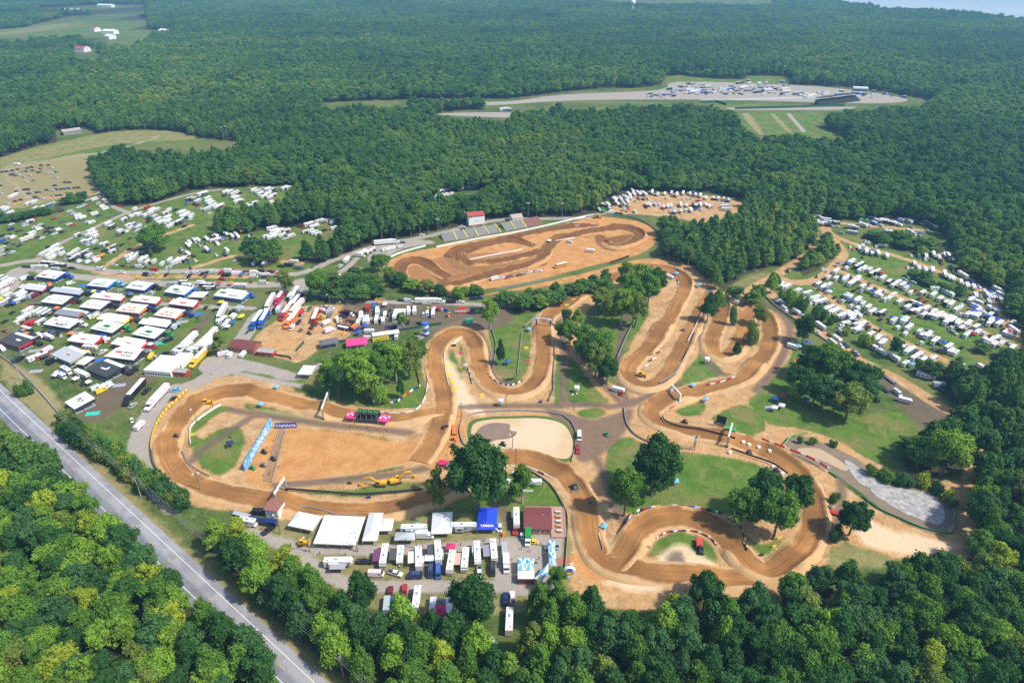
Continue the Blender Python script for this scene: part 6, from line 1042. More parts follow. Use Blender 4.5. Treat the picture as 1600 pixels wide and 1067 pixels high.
for la, P, h, m, ps in (
 ('orange and yellow banner fence along the outer left bend', P_OR, 1.2, [ORANGE, YELB], 4), ('dark lower fence continuing the outer left bend', P_OR2, 1.1, [GREENNET], 4),
 ('white tube barrier on the inner side of the left bend', F_('345,633 325,645 300,665 297,680 298,694'), 1.0, WHITE, None), ('pale banner fence inside the lower left bend', F_('286,706 295,725 310,738 328,747'), .9, CONC, 3),
 ('dark net fence between the lower straight and the digger lawn', F_('447,767 500,771 555,775 600,773 660,768'), 1.0, BLACKC, 4), ('silver banner rail below the lower straight', F_('459,796 480,793 510,800 530,806 557,805'), .9, STEEL, None),
 ('white banner rail round the grove corner above the podium', F_('567,642 600,646 640,645 660,630 668,600 666,560 668,544', 5), .9, [WHITE, WHITE, TRIM], 3),
 ('colourful sponsor banners at the front of the grove', F_('577,629 596,629 615,630 625,625 640,613 655,605 656,600', 3), 1.1, [BLACKC, WHITE, NAVY, ORANGE, REDM, WHITE, NAVY], 3), ('dark red net up the right side of the grove', F_('656,600 651,580 648,570'), 1.1, MC['maroon_panel'], 3),
 ('white rail left of the first infield lawn', F_('694,552 696,580 702,604'), .9, WHITE, None), ('white rail at the top of the narrow infield lawn', F_('706,540 722,527'), .9, WHITE, None), ('dark banner strip on the sandy wedge', F_('731,576 735,588 738,600'), 1.0, [GREENNET, WHITE], 3),
 ('black and white tyre-band round the bright lawn hairpin', F_('762,583 768,592 785,601 800,602 816,595', 4), .8, [WHITE, BLACKC], None), ('green banner at the foot of the bright lawn', pts('790,595 802,593'), 1.2, BLACKC, 3),
 ('white fence along the right side of the arch straight', F_('868,545 866,590 866,610 858,628'), 1.0, TRIM, 3), ('long grey fence left of the arch straight', F_('820,512 845,492 880,468 905,454'), 1.0, TRIM, 3), ('white fence down the left of the bright lawn', F_('770,575 775,540 768,515 765,510'), 1.0, TRIM, 3), ('sagging grey fence right of the bright lawn', F_('815,520 812,550 808,585'), .9, TRIM, 3),
 ('white fence line left of the twin straights', F_('965,560 985,515 1010,475 1024,464', 3), 1.0, TRIM, 3), ('white rail right of the twin straights', pts('1098,487 1085,515 1074,536'), .9, WHITE, 2.5), ('grey fence between the straights and the sloping lawn', F_('1087,521 1075,550 1055,585 1030,600'), 1.0, TRIM, 3),
 ('checkered banner rail round the top hairpin', F_('1024,431 1040,431 1055,434 1060,445 1058,452', 3), .9, [WHITE, BLACKC], None), ('crimson net along the hairpin', F_('1168,521 1158,540'), 1.0, REDM, 2), 
 ('red and white banner fence at the sandy curve below the hairpin', F_('1103,604 1125,600 1148,591', 3), .9, [REDM, WHITE], 2), ('red and white banners left of the red arch', pts('1032,623 1052,614'), .9, [REDM, WHITE], 2), ('red and white banners right of the red arch', pts('1047,639 1070,629'), .9, [REDM, WHITE], 2),
 ('black net along the inner right straight', F_('1034,652 1040,661 1060,669 1090,673 1120,680 1148,688', 3), .9, BLACKC, 4), ('black net on the lawn side of the right straight', F_('1142,704 1170,714 1200,724 1215,732 1230,743'), .9, BLACKC, 4),
 ('red and white sponsor banners beside the giant screen', F_('1127,667 1150,677 1177,686', 4), 1.0, [REDM, WHITE, REDM, REDM], 3), ('long red and white banner fence by the marsh pool', F_('1189,690 1225,704 1265,720 1295,738', 5), 1.0, [REDM, REDM, WHITE], 3), ('green end of the long red and white banner fence', pts('1295,738 1308,747'), 1.0, GREENB, 3),
 ('grey board fence above the central lawn', F_('975,638 978,660 990,678 1010,690 1030,697'), 1.1, TRIM, 3), ('silver banner board at the top of the central lawn', pts('1058,700 1082,703'), 1.1, STEEL, 3),
 ('colourful banner fence along the top of the lower right curve', F_('971,838 980,820 990,806 1010,800 1040,796 1075,797 1110,803 1128,808', 4), 1.3, BN, 3), ('yellow and dark banner fence down the lower right curve', F_('1150,820 1158,833 1163,850 1166,864', 4), 1.1, [BLACKC, YELB, GREENNET], 3), ('striped tube barrier round the small lower lawn', F_('1026,841 1040,833 1065,830 1090,832 1110,842 1120,853', 4), .8, [WHITE, REDM, BLACKC], None),
 ('white picket strip beside the whoops left of the lower curve', pts('934,829 938,845 942,860'), .9, [WHITE, TRIM], 2), ('wooden fence curving past the clubhouse deck', F_('830,737 860,758 880,790 887,810 886,850 882,905', 3), 1.2, mat('grey_timber', (.33, .28, .23), .9), 3), ('white rail round the buggy lawn', F_('790,729 820,729 850,742 872,752', 3), .8, [WHITE, WHITE, BLACKC], None), ('pale rail below the buggy lawn', F_('786,768 815,768 833,768'), .8, WHITE, None),
 ('green net fence along the transporter row', F_('384,523 400,508 415,490 425,477'), 1.6, GREENNET, 4), ('green net fence below the mud lot', F_('500,537 560,532 620,518 690,507', 2), 1.6, GREENNET, 4), ('green net fence at the lower edge of the sandy lot', F_('475,536 463,549 475,535'), 1.4, GREENNET, 4), ('green net fence by the dark red office', pts('427,555 453,559 455,562'), 1.2, GREENNET, 4),
 ('orange barrier fence across the sandy work lot', F_('546,482 545,500 540,515 535,525', 2), 1.0, ORANGE, 4), ('orange barrier fence around the orange-edged canopies', pts('174,494 215,500 240,502'), .9, ORANGE, 3), ('wire fence between the paddock and the highway verge', F_('0,556 25,575 60,610 95,650 140,690 215,745', 2), 1.2, mat('chain_link_grey', (.4, .37, .35), .8), 5),
 ('green silt fence on the sand side of the grey pond', F_('1347,776 1370,794 1400,808 1440,825 1475,833 1490,830 1494,800', 2), .8, mat('silt_green', (.03, .2, .09), .8), 4), ('green silt fence at the marsh pool', F_('1223,700 1237,685 1260,681', 3), .8, mat('light_green_net', (.12, .45, .1), .8), 4), ('chain fence beside the right camp', F_('1185,452 1210,478 1250,505 1300,540 1350,575', 2), 1.2, MC['chain_link_grey'], 5),
 ('dark drag strip fence near the far grass bays', pts('1148,171 1230,169 1320,166'), 3, GREENNET, 30), ('white guard wall of the drag strip', pts('1095,158 1200,155 1320,151 1345,150'), 1.5, WHITE, None), ('dark wall of the drag strip burnout area', pts('1095,161 1120,160 1135,165'), 3, GREENNET, None), ('grey rail on the pond road', F_('723,655 718,672 725,695 745,708'), 1.0, TRIM, 3), ('rope fence along the far side of the brown pond', F_('723,655 740,647 780,643 830,643 880,650 898,670 900,690 893,722', 2), 1.0, TRIM, 4), ('dark net above the long bend below the oval', pts('953,412 983,402'), 1.6, BLACKC, 4)):
    wallline('barrier_fence' if ps else 'barrier_wall', la, 'fence' if ps else 'barrier', P, h, .22, m, posts=ps, z0=1.4 if 'lower right curve' in la or 'marsh pool' in la else .9 if ('straight' in la or 'hairpin' in la or 'left bend' in la) and ps else 0)
# start gate, podium, arches, banners
def panel(name, label, cat, x0, y0, x1, y1, h, th, m, z0=0.0, text=None, tm=None, legs=True, ts=None, tilt=0):
    a, L, rz = frame2(x0, y0, x1, y1); o = empty(name, (a[0], a[1], 0), rz); tag(o, label, cat); mb = MB(); mb.box((L / 2, 0, z0 + h / 2), (L, th, h), m); mb.obj('board', o)
    if legs:
        for x in (.2, L - .2): q = MB(); q.bar((x, .15 + th / 2, 0), (x, .15 + th / 2, z0 + h), .12, STEEL); q.obj('post', o)
    if text: letter(o, text, (L / 2, -th / 2, z0 + h / 2), (1, 0, 0), (0, 0, 1), ts or h * .7, tm or WHITE)
    return o
sb, n, b = material('blue_speckled_banner'); p = n.new('NewGeometry').outputs['Position']; n.set(b.inputs['Base Color'], n.ramp(n.noise(p, .9, 2), [(0, (.02, .30, .75)), (.5, (.03, .35, .8)), (.58, (.6, .8, .9)), (.68, (.03, .12, .55))])); b.inputs['Roughness'].default_value = .6
panel('gate_backdrop', 'long bright blue banner wall behind the starting gate', 'banner wall', 383, 736, 425, 664, 4.2, .5, sb, text='AUTOTRADER', ts=3.2)
panel('gate_banner', 'dark blue banner with white lettering at the head of the starting gate', 'banner', 431, 669, 464, 668, 3.0, .5, NAVY, text='YAMAHA', ts=2.4)
a, b_ = G(446, 671), G(425, 754); a2, b2_ = G(437, 671), G(413, 752)
sg = MB(); 
for (p0, p1, zz) in ((a, b_, .5), (a2, b2_, .35)): sg.bar((*p0, zz), (*p1, zz), .7, WHITE, .5)
g_ = sg; ob = empty('starting_gate', (*a, 0)); tag(ob, 'long double white starting gate across the sandy launch pad', 'start gate')
for nm_, (p0, p1, zz) in zip(('gate_rail', 'rear_rail'), ((a, b_, .4), (a2, b2_, .3))): m = MB(); m.bar((p0[0] - a[0], p0[1] - a[1], zz), (p1[0] - a[0], p1[1] - a[1], zz), .5, CONC, .5); m.obj(nm_, ob)
m = MB()
for k in range(41): t = k / 40; q0 = a + (b_ - a) * t - a; q1 = a2 + (b2_ - a2) * t - a; m.bar((*q0, .25), (*q1, .25), .12, CONC)
m.obj('lane_dividers', ob)
def podium():
    a, L, rz = frame2(556, 662, 591, 665); o = empty('podium_stand', (a[0], a[1], 0), rz); tag(o, 'raised black viewing podium with four green-marked roof panels beside the first straight', 'podium'); m = MB(); m.box((L / 2, 2.5, 2.4), (L, 5, .4), BLACKC); m.box((L / 2, 4.9, 3.6), (L, .2, 2.4), BLACKC); m.obj('platform', o)
    for k in range(4):
        r = MB(); r.box((L * (k + .5) / 4, 2.8, 5.6), (L / 4 - .3, 4.2, .15), BLACKC, M=None); ro = r.obj('roof_panel', o); letter(ro, 'M', (L * (k + .5) / 4, 2.8, 5.7), (1, 0, 0), (0, 1, 0), 2.6, GREENB)
    for x in np.linspace(.2, L - .2, 5):
        for y in (.2, 4.8): q = MB(); q.bar((x, y, 0), (x, y, 5.5), .14, STEEL); q.obj('post', o)
podium()
for x0, y0, x1, y1, la in ((540, 660, 556, 662, 'left'), (591, 665, 607, 667, 'right')):
    a, L, rz = frame2(x0, y0, x1, y1); o = empty('sponsor_tent', (a[0], a[1], 0), rz); tag(o, f'crimson sponsor tent with white diamonds on the {la} side of the black podium', 'tent', 'crimson tents of the podium'); m = MB(); m.add([(0, 0, 3), (L, 0, 3), (L, 5, 3.3), (0, 5, 3.3), (0, 0, 2.6), (L, 0, 2.6)], [(0, 1, 2, 3), (0, 4, 5, 1)], MAGENTA); ro = m.obj('tent_roof', o)
    for k in range(4): d = MB(); cx_, cy_ = L * (k + .5) / 4, 2.4 + (k % 2) * 1.2; d.add([(cx_ - .7, cy_, 3.25), (cx_, cy_ - .7, 3.22), (cx_ + .7, cy_, 3.25), (cx_, cy_ + .7, 3.3)], [(0, 1, 2, 3)], WHITE); d.obj('emblem', ro)
    for x in (.2, L - .2):
        for y in (.2, 4.8): q = MB(); q.bar((x, y, 0), (x, y, 3), .1, STEEL); q.obj('leg', o)
def arch(label, x0, y0, x1, y1, h, m, beam=1.4, text=None, tm=WHITE, w=.75):
    a = G(x0, y0); b_ = G(x1, y1); d = b_ - a; L = float(np.hypot(*d)); rz = math.atan2(d[1], d[0]); o = empty('track_arch', (a[0], a[1], 0), rz); tag(o, label, 'arch', 'arches over the dirt track')
    for x in (0, L): q = MB(); q.box((x, 0, h / 2), (w, w, h), m); q.box((x, 0, .3), (w * 1.5, w * 1.5, .6), DARK); q.obj('pillar', o)
    q = MB(); q.box((L / 2, 0, h + beam / 2), (L + w, w * .8, beam), WHITE if m is not WHITE else m); bo = q.obj('beam', o); 
    if text: letter(bo, text, (L / 2, -w * .4, h + beam / 2), (1, 0, 0), (0, 0, 1), beam * .8, tm)
    q = MB()
    for k in range(int(L / 1.5)): q.bar((k * 1.5, 0, h + beam), (k * 1.5 + .75, 0, h + beam + .5), .08, STEEL); q.bar((k * 1.5 + .75, 0, h + beam + .5), (k * 1.5 + 1.5, 0, h + beam), .08, STEEL)
    q.obj('truss', o); return o
arch('navy-legged white arch over the long straight beside the bright lawn', 838, 514, 860, 516, 6.5, NAVY, 1.2, 'YAMAHA', NAVY)
arch('white and green arch over the first straight left of the podium', 505.5, 655, 514, 631, 6.0, STEEL, 1.0, 'ENERGY', GREENB)
arch('white and green arch over the lower straight left of the diggers', 433, 789, 447.5, 766, 6.0, STEEL, 1.1, 'ENERGY', GREENB)
arch('red and white arch over the dark jump face', 1048, 618, 1061, 632, 5.5, WHITE, 1.0, 'RACING', REDM, .9)
arch('slim grey gantry over the right straight near the giant screen', 1135.5, 698, 1141, 678, 5.5, STEEL, .8, None, WHITE, .9)
for i, (x, y) in enumerate(((1013, 555), (1018, 560), (1011.5, 564), (1006, 571), (1024, 551))): panel('track_sign', f'small black and white banner lying between the twin straights, {ordinal(i)} from the left', 'sign', x + 1, y + 1.5, x + 7, y - .5, .9, .2, WHITE if i % 2 else BLACKC, legs=False)
for i, (x, y, m, la) in enumerate([(699, 573, YELB, 'yellow sign on the infield lawn, topmost of the column of four'), (701, 585, YELB, 'yellow sign on the infield lawn, second of the column of four'), (706, 596, YELB, 'yellow sign on the infield lawn, third of the column of four'), (712, 608, YELB, 'yellow sign on the infield lawn, lowest of the column of four'), (709, 541, BLACKC, 'dark sponsor board on the narrow lawn, upper one'), (720, 552, MAGENTA, 'small crimson board on the narrow lawn'), (727, 571, WHITE, 'white board on the grass edge right of the yellow signs'), (753, 619, YELB, 'yellow and maroon board on the sand above the pond'), (822, 545, YELB, 'yellow banner on the bank beside the arch straight'), (824, 564, MAGENTA, 'maroon board on the bank beside the arch straight'), (885, 478, YELB, 'leftmost yellow banner on the upper straight'), (896, 470, YELB, 'middle yellow banner on the upper straight'), (907, 464, YELB, 'rightmost yellow banner on the upper straight'), (918, 781, MAGENTA, 'red board between the whoops'), (923, 787, NAVY, 'blue board between the whoops'), (546, 756, BLACKC, 'black sponsor board left of the yellow diggers'), (576, 778, NAVY, 'pink and blue board under the black net'), (301, 680, YELB, 'yellow board by the sandpit at the left bend'), (364, 604, YELB, 'yellow board at the top of the left bend'), (1055, 799, YELB, 'yellow banner on top of the lower right curve'), (1209, 855, YELB, 'lower red and yellow board by the lower right lawn'), (1217, 842, YELB, 'upper red and yellow board by the lower right lawn'), (1189, 868, BLACKC, 'black and purple board on the lower right lawn'), (844, 629, NAVY, 'blue board on the sand below the arch straight'), (893, 883, WHITE, 'white board on the verge right of the striped stage tent'), (1012, 856, TRIM, 'grey board at the foot of the lower lawn'), (999, 806, WHITE, 'white board on the sand by the coloured banner fence'), (940, 823, WHITE, 'white board beside the blue inflatable on the sandy island')]):
    panel('track_sign', la, 'sign', x - 3, y + .6, x + 3.5, y, 1.3 if y > 550 else 1.5, .25, m)
for i, (x, y) in enumerate(((1161, 692), (1170, 696), (1185, 700), (1202, 706), (1208, 731), (1222, 741), (1140, 708))):
    panel('hay_bale', f'white wrapped block at the right straight, {ordinal(i)} from the left', 'bale', x - 2, y + .5, x + 2.5, y, 1.2, 1.2, WHITE, legs=False)['group'] = 'white wrapped blocks at the right straight'
# big screens, inflatables
def blobby(name, label, x, y, h, r, mats):
    g = G(x, y); o = empty(name, (g[0], g[1], 0)); tag(o, label, 'inflatable'); zs = np.linspace(0, h, len(mats) + 1)
    for k, m in enumerate(mats): q = MB(); q.cyl((0, 0, zs[k]), (0, 0, zs[k + 1]), r, r, m, 16, k == len(mats) - 1); q.obj('segment', o)
    return o
o = blobby('inflatable_can', 'tall blue and white inflatable can at the end of the green fence', 666, 524, 8.5, 1.8, [NAVY, WHITE, BLUEB, NAVY, WHITE, BLUEM]); letter(o, 'YAMAHA', (0, -1.85, 5.2), (1, 0, 0), (0, 0, 1), .9, WHITE)
g = G(889, 900); o = empty('inflatable_disc', (g[0], g[1], 0)); tag(o, 'round striped inflatable with yellow and red oval logo beside the board fence', 'inflatable'); m = MB(); m.cyl((0, -.6, 2.4), (0, .6, 2.4), 2.4, 2.4, WHITE, 24); m.obj('disc', o)
for z_, mm, sz in ((2.2, REDM, 1.5), (2.2, YELB, 1.0)): m = MB(); m.add([(sz * math.cos(q / 3), -.63 - (2 - sz) * .02, z_ + sz * .6 * math.sin(q / 3)) for q in range(19)], [tuple(range(19))], mm); m.obj('emblem', o)
m = MB(); m.cyl((0, -.62, 3.6), (0, .62, 3.6), 1.2, 1.2, BLUEB, 16); m.obj('top_stripe', o)
for x, y, la in ((408, 636, 'small blue tent on the grass bank above the launch pad'), (432, 609, 'small blue tent by the mud lane left of the first arch'), (826, 518, 'light blue tent at the left foot of the navy-legged arch'), (943, 827, 'blue tent beside the white board on the sandy island'), (703, 732, 'blue tent left of the huge dark oak'), (1102, 628, 'small blue tent above the oval lawn right of the red arch'), (1081, 606, 'flat blue tent near the red and white curve banners'), (652, 862 - 36, 'blue tarp bundle on the fence line behind the tents')): awning_tent(x, y, (1, .3), 'a', 2.6, 2.6, 2.2, la)
awning_tent(694, 727, (1, .1), 'q', 5, 3, 1.8, 'crimson and white inflatable tent on the sand left of the huge dark oak')
a, L, rz = frame2(1118, 664, 1133, 668); o = empty('video_screen', (a[0], a[1], 0), rz); tag(o, 'dark giant video screen with green trailer on the slope by the red banners', 'screen'); m = MB(); m.box((L / 2, 0, 4), (L, .5, 4.2), BLACKC); m.obj('screen', o); m = MB(); m.box((L / 2, 2, 1), (L, 2.4, 1.2), STEEL); m.obj('trailer', o); m = MB(); m.box((L + 3, -3, 1.4), (4.5, 2.4, 2.4), GREENB); m.obj('generator', o)
# work machines
def excavator(x, y, hv, label, mirror=1):
    g = G(x, y); o = empty('excavator', (g[0], g[1], 0), heading(x, y, *hv)); tag(o, label, 'excavator', 'yellow excavators on the lower lawn')
    for s in (-1, 1): m = MB(); m.extr([(-2, .1), (2, .1), (2.4, .5), (2, .95), (-2, .95), (-2.4, .5)], .6, DARK, yc=s * 1.2); m.obj('track_belt', o)
    m = MB(); m.extr([(-2.6, 1.1), (1.2, 1.1), (1.2, 1.7), (-.6, 2.3), (-2.6, 2.2)], 2.5, YEL); m.obj('house', o); m = MB(); m.box((.8, .75, 2.2), (1.5, 1.0, 1.7), YEL); co = m.obj('cab', o); m = MB(); m.box((1.0, .75, 2.35), (1.25, 1.06, 1.1), GLASS); m.obj('pane', co)
    for nm_, a_, b_, w in (('boom', (1.2, 0, 1.8), (4.2, 0, 4.6), .6), ('boom', (4.2, 0, 4.6), (6.8, 0, 4.0), .5), ('stick', (6.8, 0, 4.0), (8.2, 0, 1.4), .42)): m = MB(); m.bar(a_, b_, w, YEL); m.obj(nm_, o)
    m = MB(); m.extr([(7.7, .2), (8.9, .1), (9.1, 1.3), (8.0, 1.5)], 1.3, YEL); m.obj('bucket', o)
excavator(595, 758, (-1, .02), 'yellow excavator facing left on the lower lawn'); excavator(619, 754, (1, -.25), 'yellow excavator facing right at the top of the lower lawn')
def dozer(x, y, hv, label, c=YEL, big=1.0):
    g = G(x, y); o = empty('bulldozer', (g[0], g[1], .25), heading(x, y, *hv)); o.scale = (big,) * 3; tag(o, label, 'bulldozer')
    for s in (-1, 1): m = MB(); m.extr([(-1.8, .1), (1.6, .1), (2.0, .5), (1.3, 1.0), (-1.5, 1.0), (-2.1, .6)], .5, DARK, yc=s * 1.05); m.obj('track_belt', o)
    m = MB(); m.extr([(-1.9, .8), (1.9, .8), (1.9, 1.7), (.2, 1.85), (-1.9, 1.5)], 1.3, c); m.obj('engine_hood', o); m = MB(); m.box((-.5, 0, 2.2), (1.4, 1.3, 1.1), GLASS); m.box((-.5, 0, 2.8), (1.6, 1.5, .12), c); m.obj('cab', o); m = MB(); m.extr([(2.4, .1), (2.65, .1), (2.55, .7), (2.7, 1.3), (2.45, 1.3)], 3.4, c if c is YEL else STEEL); m.obj('blade', o)
    m = MB(); m.bar((2.4, 1.2, .5), (0, 1.35, .5), .2, c); m.bar((2.4, -1.2, .5), (0, -1.35, .5), .2, c); m.obj('push_arm', o)
dozer(324, 632, (1, -.2), 'yellow bulldozer grading the left bend', big=1.1); dozer(1002, 588, (1, .1), 'small yellow bulldozer in the bottom of the twin-straight hairpin'); dozer(898, 764, (.2, 1), 'dark bulldozer with pale blade on the curve above the clubhouse', mat('worn_grey_paint', (.12, .11, .1), .7)); dozer(931, 341, (1, 0), 'yellow grader at the far bend of the oval'); dozer(474, 851, (1, -.1), 'yellow loader below the white event tents', big=.9)
dozer(935, 341, (1, 0), 'second machine beside the yellow grader at the far oval bend'); dozer(501, 499, (-1, .1), 'yellow backhoe in the middle of the sandy work lot'); dozer(702, 496, (.1, 1), 'orange loader standing near the mud lot trailers', mat('loader_orange', (.75, .25, .02), .5))
def lift(x, y, c, label):
    g = G(x, y); o = empty('boom_lift', (g[0], g[1], 0)); tag(o, label, 'boom lift'); m = MB(); m.box((0, 0, .8), (3.5, 2.2, 1.0), c); m.obj('chassis', o); m = MB(); m.bar((0, 0, 1.4), (-3.5, 0, 2.8), .5, c); m.bar((-3.5, 0, 3.2), (1.5, 0, 3.6), .4, c); m.obj('boom', o); m = MB(); m.box((2.2, 0, 3.3), (1.2, .9, 1.0), STEEL); m.obj('basket', o)
lift(595, 474, mat('lift_orange', (.85, .42, .02), .5), 'orange-yellow boom lift parked under the trees by the mud lot'); lift(588, 481, BLUEB, 'blue boom lift left of the white trailers on the mud lot'); lift(209, 445, YEL, 'yellow crane machine standing by the back row of canopies')
# tractor with red trailer on lower lawn
g = G(1094, 862); o = empty('farm_tractor', (g[0], g[1], 0), heading(1094, 862, .1, 1)); tag(o, 'dark tractor hitched to a bright red tipping trailer on the small lower lawn', 'tractor'); m = MB(); m.extr([(-1.2, .8), (1.8, .8), (1.8, 1.5), (.2, 1.6), (.1, 2.5), (-1.2, 2.5)], 1.2, BLACKC); m.obj('body', o)
for x, r_ in ((-.7, .8), (1.3, .5)):
    for s in (-1, 1): m = MB(); m.cyl((x, s * .7, r_), (x, s * 1.1, r_), r_, r_, TYRE, 12); m.obj('wheel', o)
g = G(1092, 852); o = empty('tipping_trailer', (g[0], g[1], 0), heading(1092, 852, .1, 1)); tag(o, 'bright red tipping trailer behind the dark tractor', 'trailer'); m = MB(); m.box((0, 0, 1.4), (4.4, 2.3, 1.3), REDM, top=(1.05, 1.05)); m.obj('tub', o); m = MB(); m.box((0, 0, 2.06), (4.2, 2.1, .05), mat('red_liner', (.5, .06, .04), .8)); m.obj('load', o)
for s in (-1, 1): m = MB(); m.cyl((-.4, s * .9, .5), (-.4, s * 1.2, .5), .5, .5, TYRE, 12); m.obj('wheel', o)
# large white event tents
def event_tent(x0, y0, x1, y1, D, label, peaks=1, c=WHITE, h=3.0, rise=1.6, flat=False, group='event tents beside the small camper park', text=None, wall=False):
    a, L, rz = frame2(x0, y0, x1, y1); o = empty('event_tent', (a[0], a[1], 0), rz); tag(o, label, 'tent', group); m = MB(); n_ = max(1, peaks)
    V = [(0, 0, h), (L, 0, h), (L, D, h), (0, D, h)]; ins = min(L, D) * .42
    R_ = [(ins, D / 2, h + rise), (L - ins, D / 2, h + rise)] if L > D else [(L / 2, ins, h + rise), (L / 2, D - ins, h + rise)]
    V += R_; Fs = [(0, 1, 5, 4), (1, 2, 5), (2, 3, 4, 5), (3, 0, 4)] if L > D else [(0, 1, 4), (1, 2, 5, 4), (2, 3, 5), (3, 0, 4, 5)]
    V += [(0, 0, h - .5), (L, 0, h - .5), (L, D, h - .5), (0, D, h - .5)]; Fs += [(0, 6, 7, 1), (1, 7, 8, 2), (2, 8, 9, 3), (3, 9, 6, 0)]
    m.add(V, Fs, c); ro = m.obj('tent_roof', o)
    k_ = max(2, int(L / 5) + 1)
    for x in np.linspace(.1, L - .1, k_):
        for y in (.1, D - .1): q = MB(); q.bar((x, y, 0), (x, y, h), .13, STEEL); q.obj('pole', o)
    f = MB(); f.box((L / 2, D / 2, .08), (L * .8, D * .6, .05), GREYM)
    for q in range(5): f.box((L * (.18 + .16 * q), D * .35, .8), (1.8, .8, .1), [DARK, WOOD, TRIM][q % 3]); f.box((L * (.18 + .16 * q), D * .35, .4), (.3, .3, .75), DARK)
    f.obj('tables', o)
    if wall: w = MB(); w.box((L / 2, .08, (h - .5) / 2), (L, .06, h - .5), WHITE); w.box((L - .08, D / 2, (h - .5) / 2), (.06, D, h - .5), WHITE); [w.box((1 + q * (L - 2) / 9, .03, 1.4), (1.0, .05, .9), GLASS) for q in range(10)]; w.obj('side_wall', o)
    if text: letter(ro, text, (L / 2, ins * .38, h + rise * .38 + .1), (1, 0, 0), (0, 1, rise / ins), 1.25, WHITE)
    return o
event_tent(451, 829, 489, 837, 8, 'white peaked tent, leftmost of the row behind the small camper park'); event_tent(491, 857, 557, 860, 15, 'largest white tent of the row behind the small camper park'); event_tent(567, 853, 590, 853, 15, 'white tent left wing of the L-shaped pair'); event_tent(590, 837, 613, 837, 6.5, 'white tent right wing of the L-shaped pair'); event_tent(674, 842, 706, 841, 11.5, 'square white tent between the grey trailer and the vendor trailer'); event_tent(745.5, 835.5, 776.5, 835.5, 12, 'square bright blue tent with white lettering', c=mat('royal_blue_canvas', (.01, .05, .62), .6), text='YAMAHA')
event_tent(226, 586, 268, 590, 16, 'big white marquee with window walls at the paddock entrance', wall=True, h=3.4, rise=2.6, group='white paddock tents'); event_tent(262, 575, 285, 577, 12, 'white marquee annex behind the big paddock marquee', wall=True, h=3.2, rise=1.8, group='white paddock tents'); event_tent(305, 548, 330, 550, 14, 'white terrace tent between the diagonal transporters', wall=True, h=3.8, rise=1.2, group='white paddock tents'); event_tent(295, 470, 318, 471, 8, 'plain white square tent between two green-patched canopies', group='white paddock tents'); event_tent(466, 592, 486, 593, 9, 'white shelter at the left end of the starting gate grove', group='white paddock tents', h=3.2, rise=1.2); event_tent(508, 594, 535, 595, 8, 'white shelter hidden under the grove trees', group='white paddock tents'); event_tent(613, 503, 631, 503, 11, 'boxy white hospitality tent in the mud lot', wall=True, group='white paddock tents', h=3.6, rise=.8); event_tent(120, 575, 133, 577, 8, 'white square tent beside the dull grey canopy', group='white paddock tents')
event_tent(542, 552 - 3, 575, 546 - 1, 8, 'crimson roofed display stand with white disc by the service road', c=MAGENTA, group='display stands on the service road', h=3.5, rise=.9); event_tent(501, 548, 531, 543, 6, 'black and grey display stand with arch by the service road', c=mat('dark_grey_canvas', (.12, .12, .14), .8), group='display stands on the service road', h=3.5, rise=.7); event_tent(583, 534, 625, 528, 4, 'white and yellow long display trailer by the service road', c=WHITE, group='display stands on the service road', h=3.8, rise=.4)
panel('sponsor_board', 'yellow lettered banner on the white display trailer', 'banner', 583, 535, 608, 531, 2.2, .3, YELB, .6, 'ROCKSTAR', BLACKC)
panel('sponsor_board', 'navy board beside the black team trailer in the mud lot', 'banner', 735, 490, 756, 489, 4, 2.4, BLACKC, 0, 'M', GREENB); panel('sponsor_board', 'crimson double-deck sponsor truck in the mud lot', 'truck', 716, 489, 729, 488, 3.6, 2.6, REDM, 0, 'HONDA', WHITE); panel('machine_shed', 'green generator trailer at the mouth of the infield lane', 'trailer', 727, 504, 739, 503, 2.4, 2.4, mat('generator_green', (.02, .32, .17), .6), 0)
# striped sail stage tent
SB = mat('sail_sky_blue', (.05, .42, .75), .7); SY = mat('sail_sand_yellow', (.80, .66, .38), .7)
def quarter(o, x0, y0, x1, y1, h, r):
    cx_, cy_ = (x0 + x1) / 2, (y0 + y1) / 2; P = [(x0, y0), (cx_, y0), (x1, y0), (x1, cy_), (x1, y1), (cx_, y1), (x0, y1), (x0, cy_)]
    for k in range(8): m = MB(); a_, b_ = P[k], P[(k + 1) % 8]; m.add([(*a_, h), (*b_, h), (cx_, cy_, h + r), (*a_, h - .05), (*b_, h - .05)], [(0, 1, 2)], [SB, SY, SB, WHITE, SB, SY, SB, WHITE][k]); m.obj('canopy_panel', o)
a, L, rz = frame2(809, 913, 835, 913); o = empty('stage_tent', (a[0], a[1], 0), rz); tag(o, 'blue, yellow and white striped stage tent by the bottom wood', 'stage tent'); m = MB(); m.box((L / 2, 1.8, 1.6), (L, 3.6, 2.8), mat('dark_red_trailer', (.3, .05, .05), .6)); m.obj('trailer', o); m = MB(); m.box((L / 2, 1.8, 3.1), (L, 3.8, .1), ROOFW); m.obj('trailer_roof', o)
m = MB(); [m.box((L * (q + .5) / 4, -.05, 1.7), (L / 5, .08, 1.3), DARK) for q in range(4)]; m.obj('counter', o)
quarter(o, 0, 3.8, L / 2, 9.5, 3.3, .8); quarter(o, L / 2, 3.8, L, 9.5, 3.3, .8)
for x in (0, L / 2, L): q = MB(); q.bar((x, 9.5, 0), (x, 9.5, 3.3), .1, STEEL); q.obj('pole', o)
a, L, rz = frame2(858, 892, 869, 892); o2 = empty('striped_canopy', (a[0], a[1], 0), rz); tag(o2, 'tall striped canopy pair at the right end of the stage tent', 'tent'); quarter(o2, 0, 0, L, 6, 3.3, .8); quarter(o2, 0, 6, L, 12, 3.3, .8)
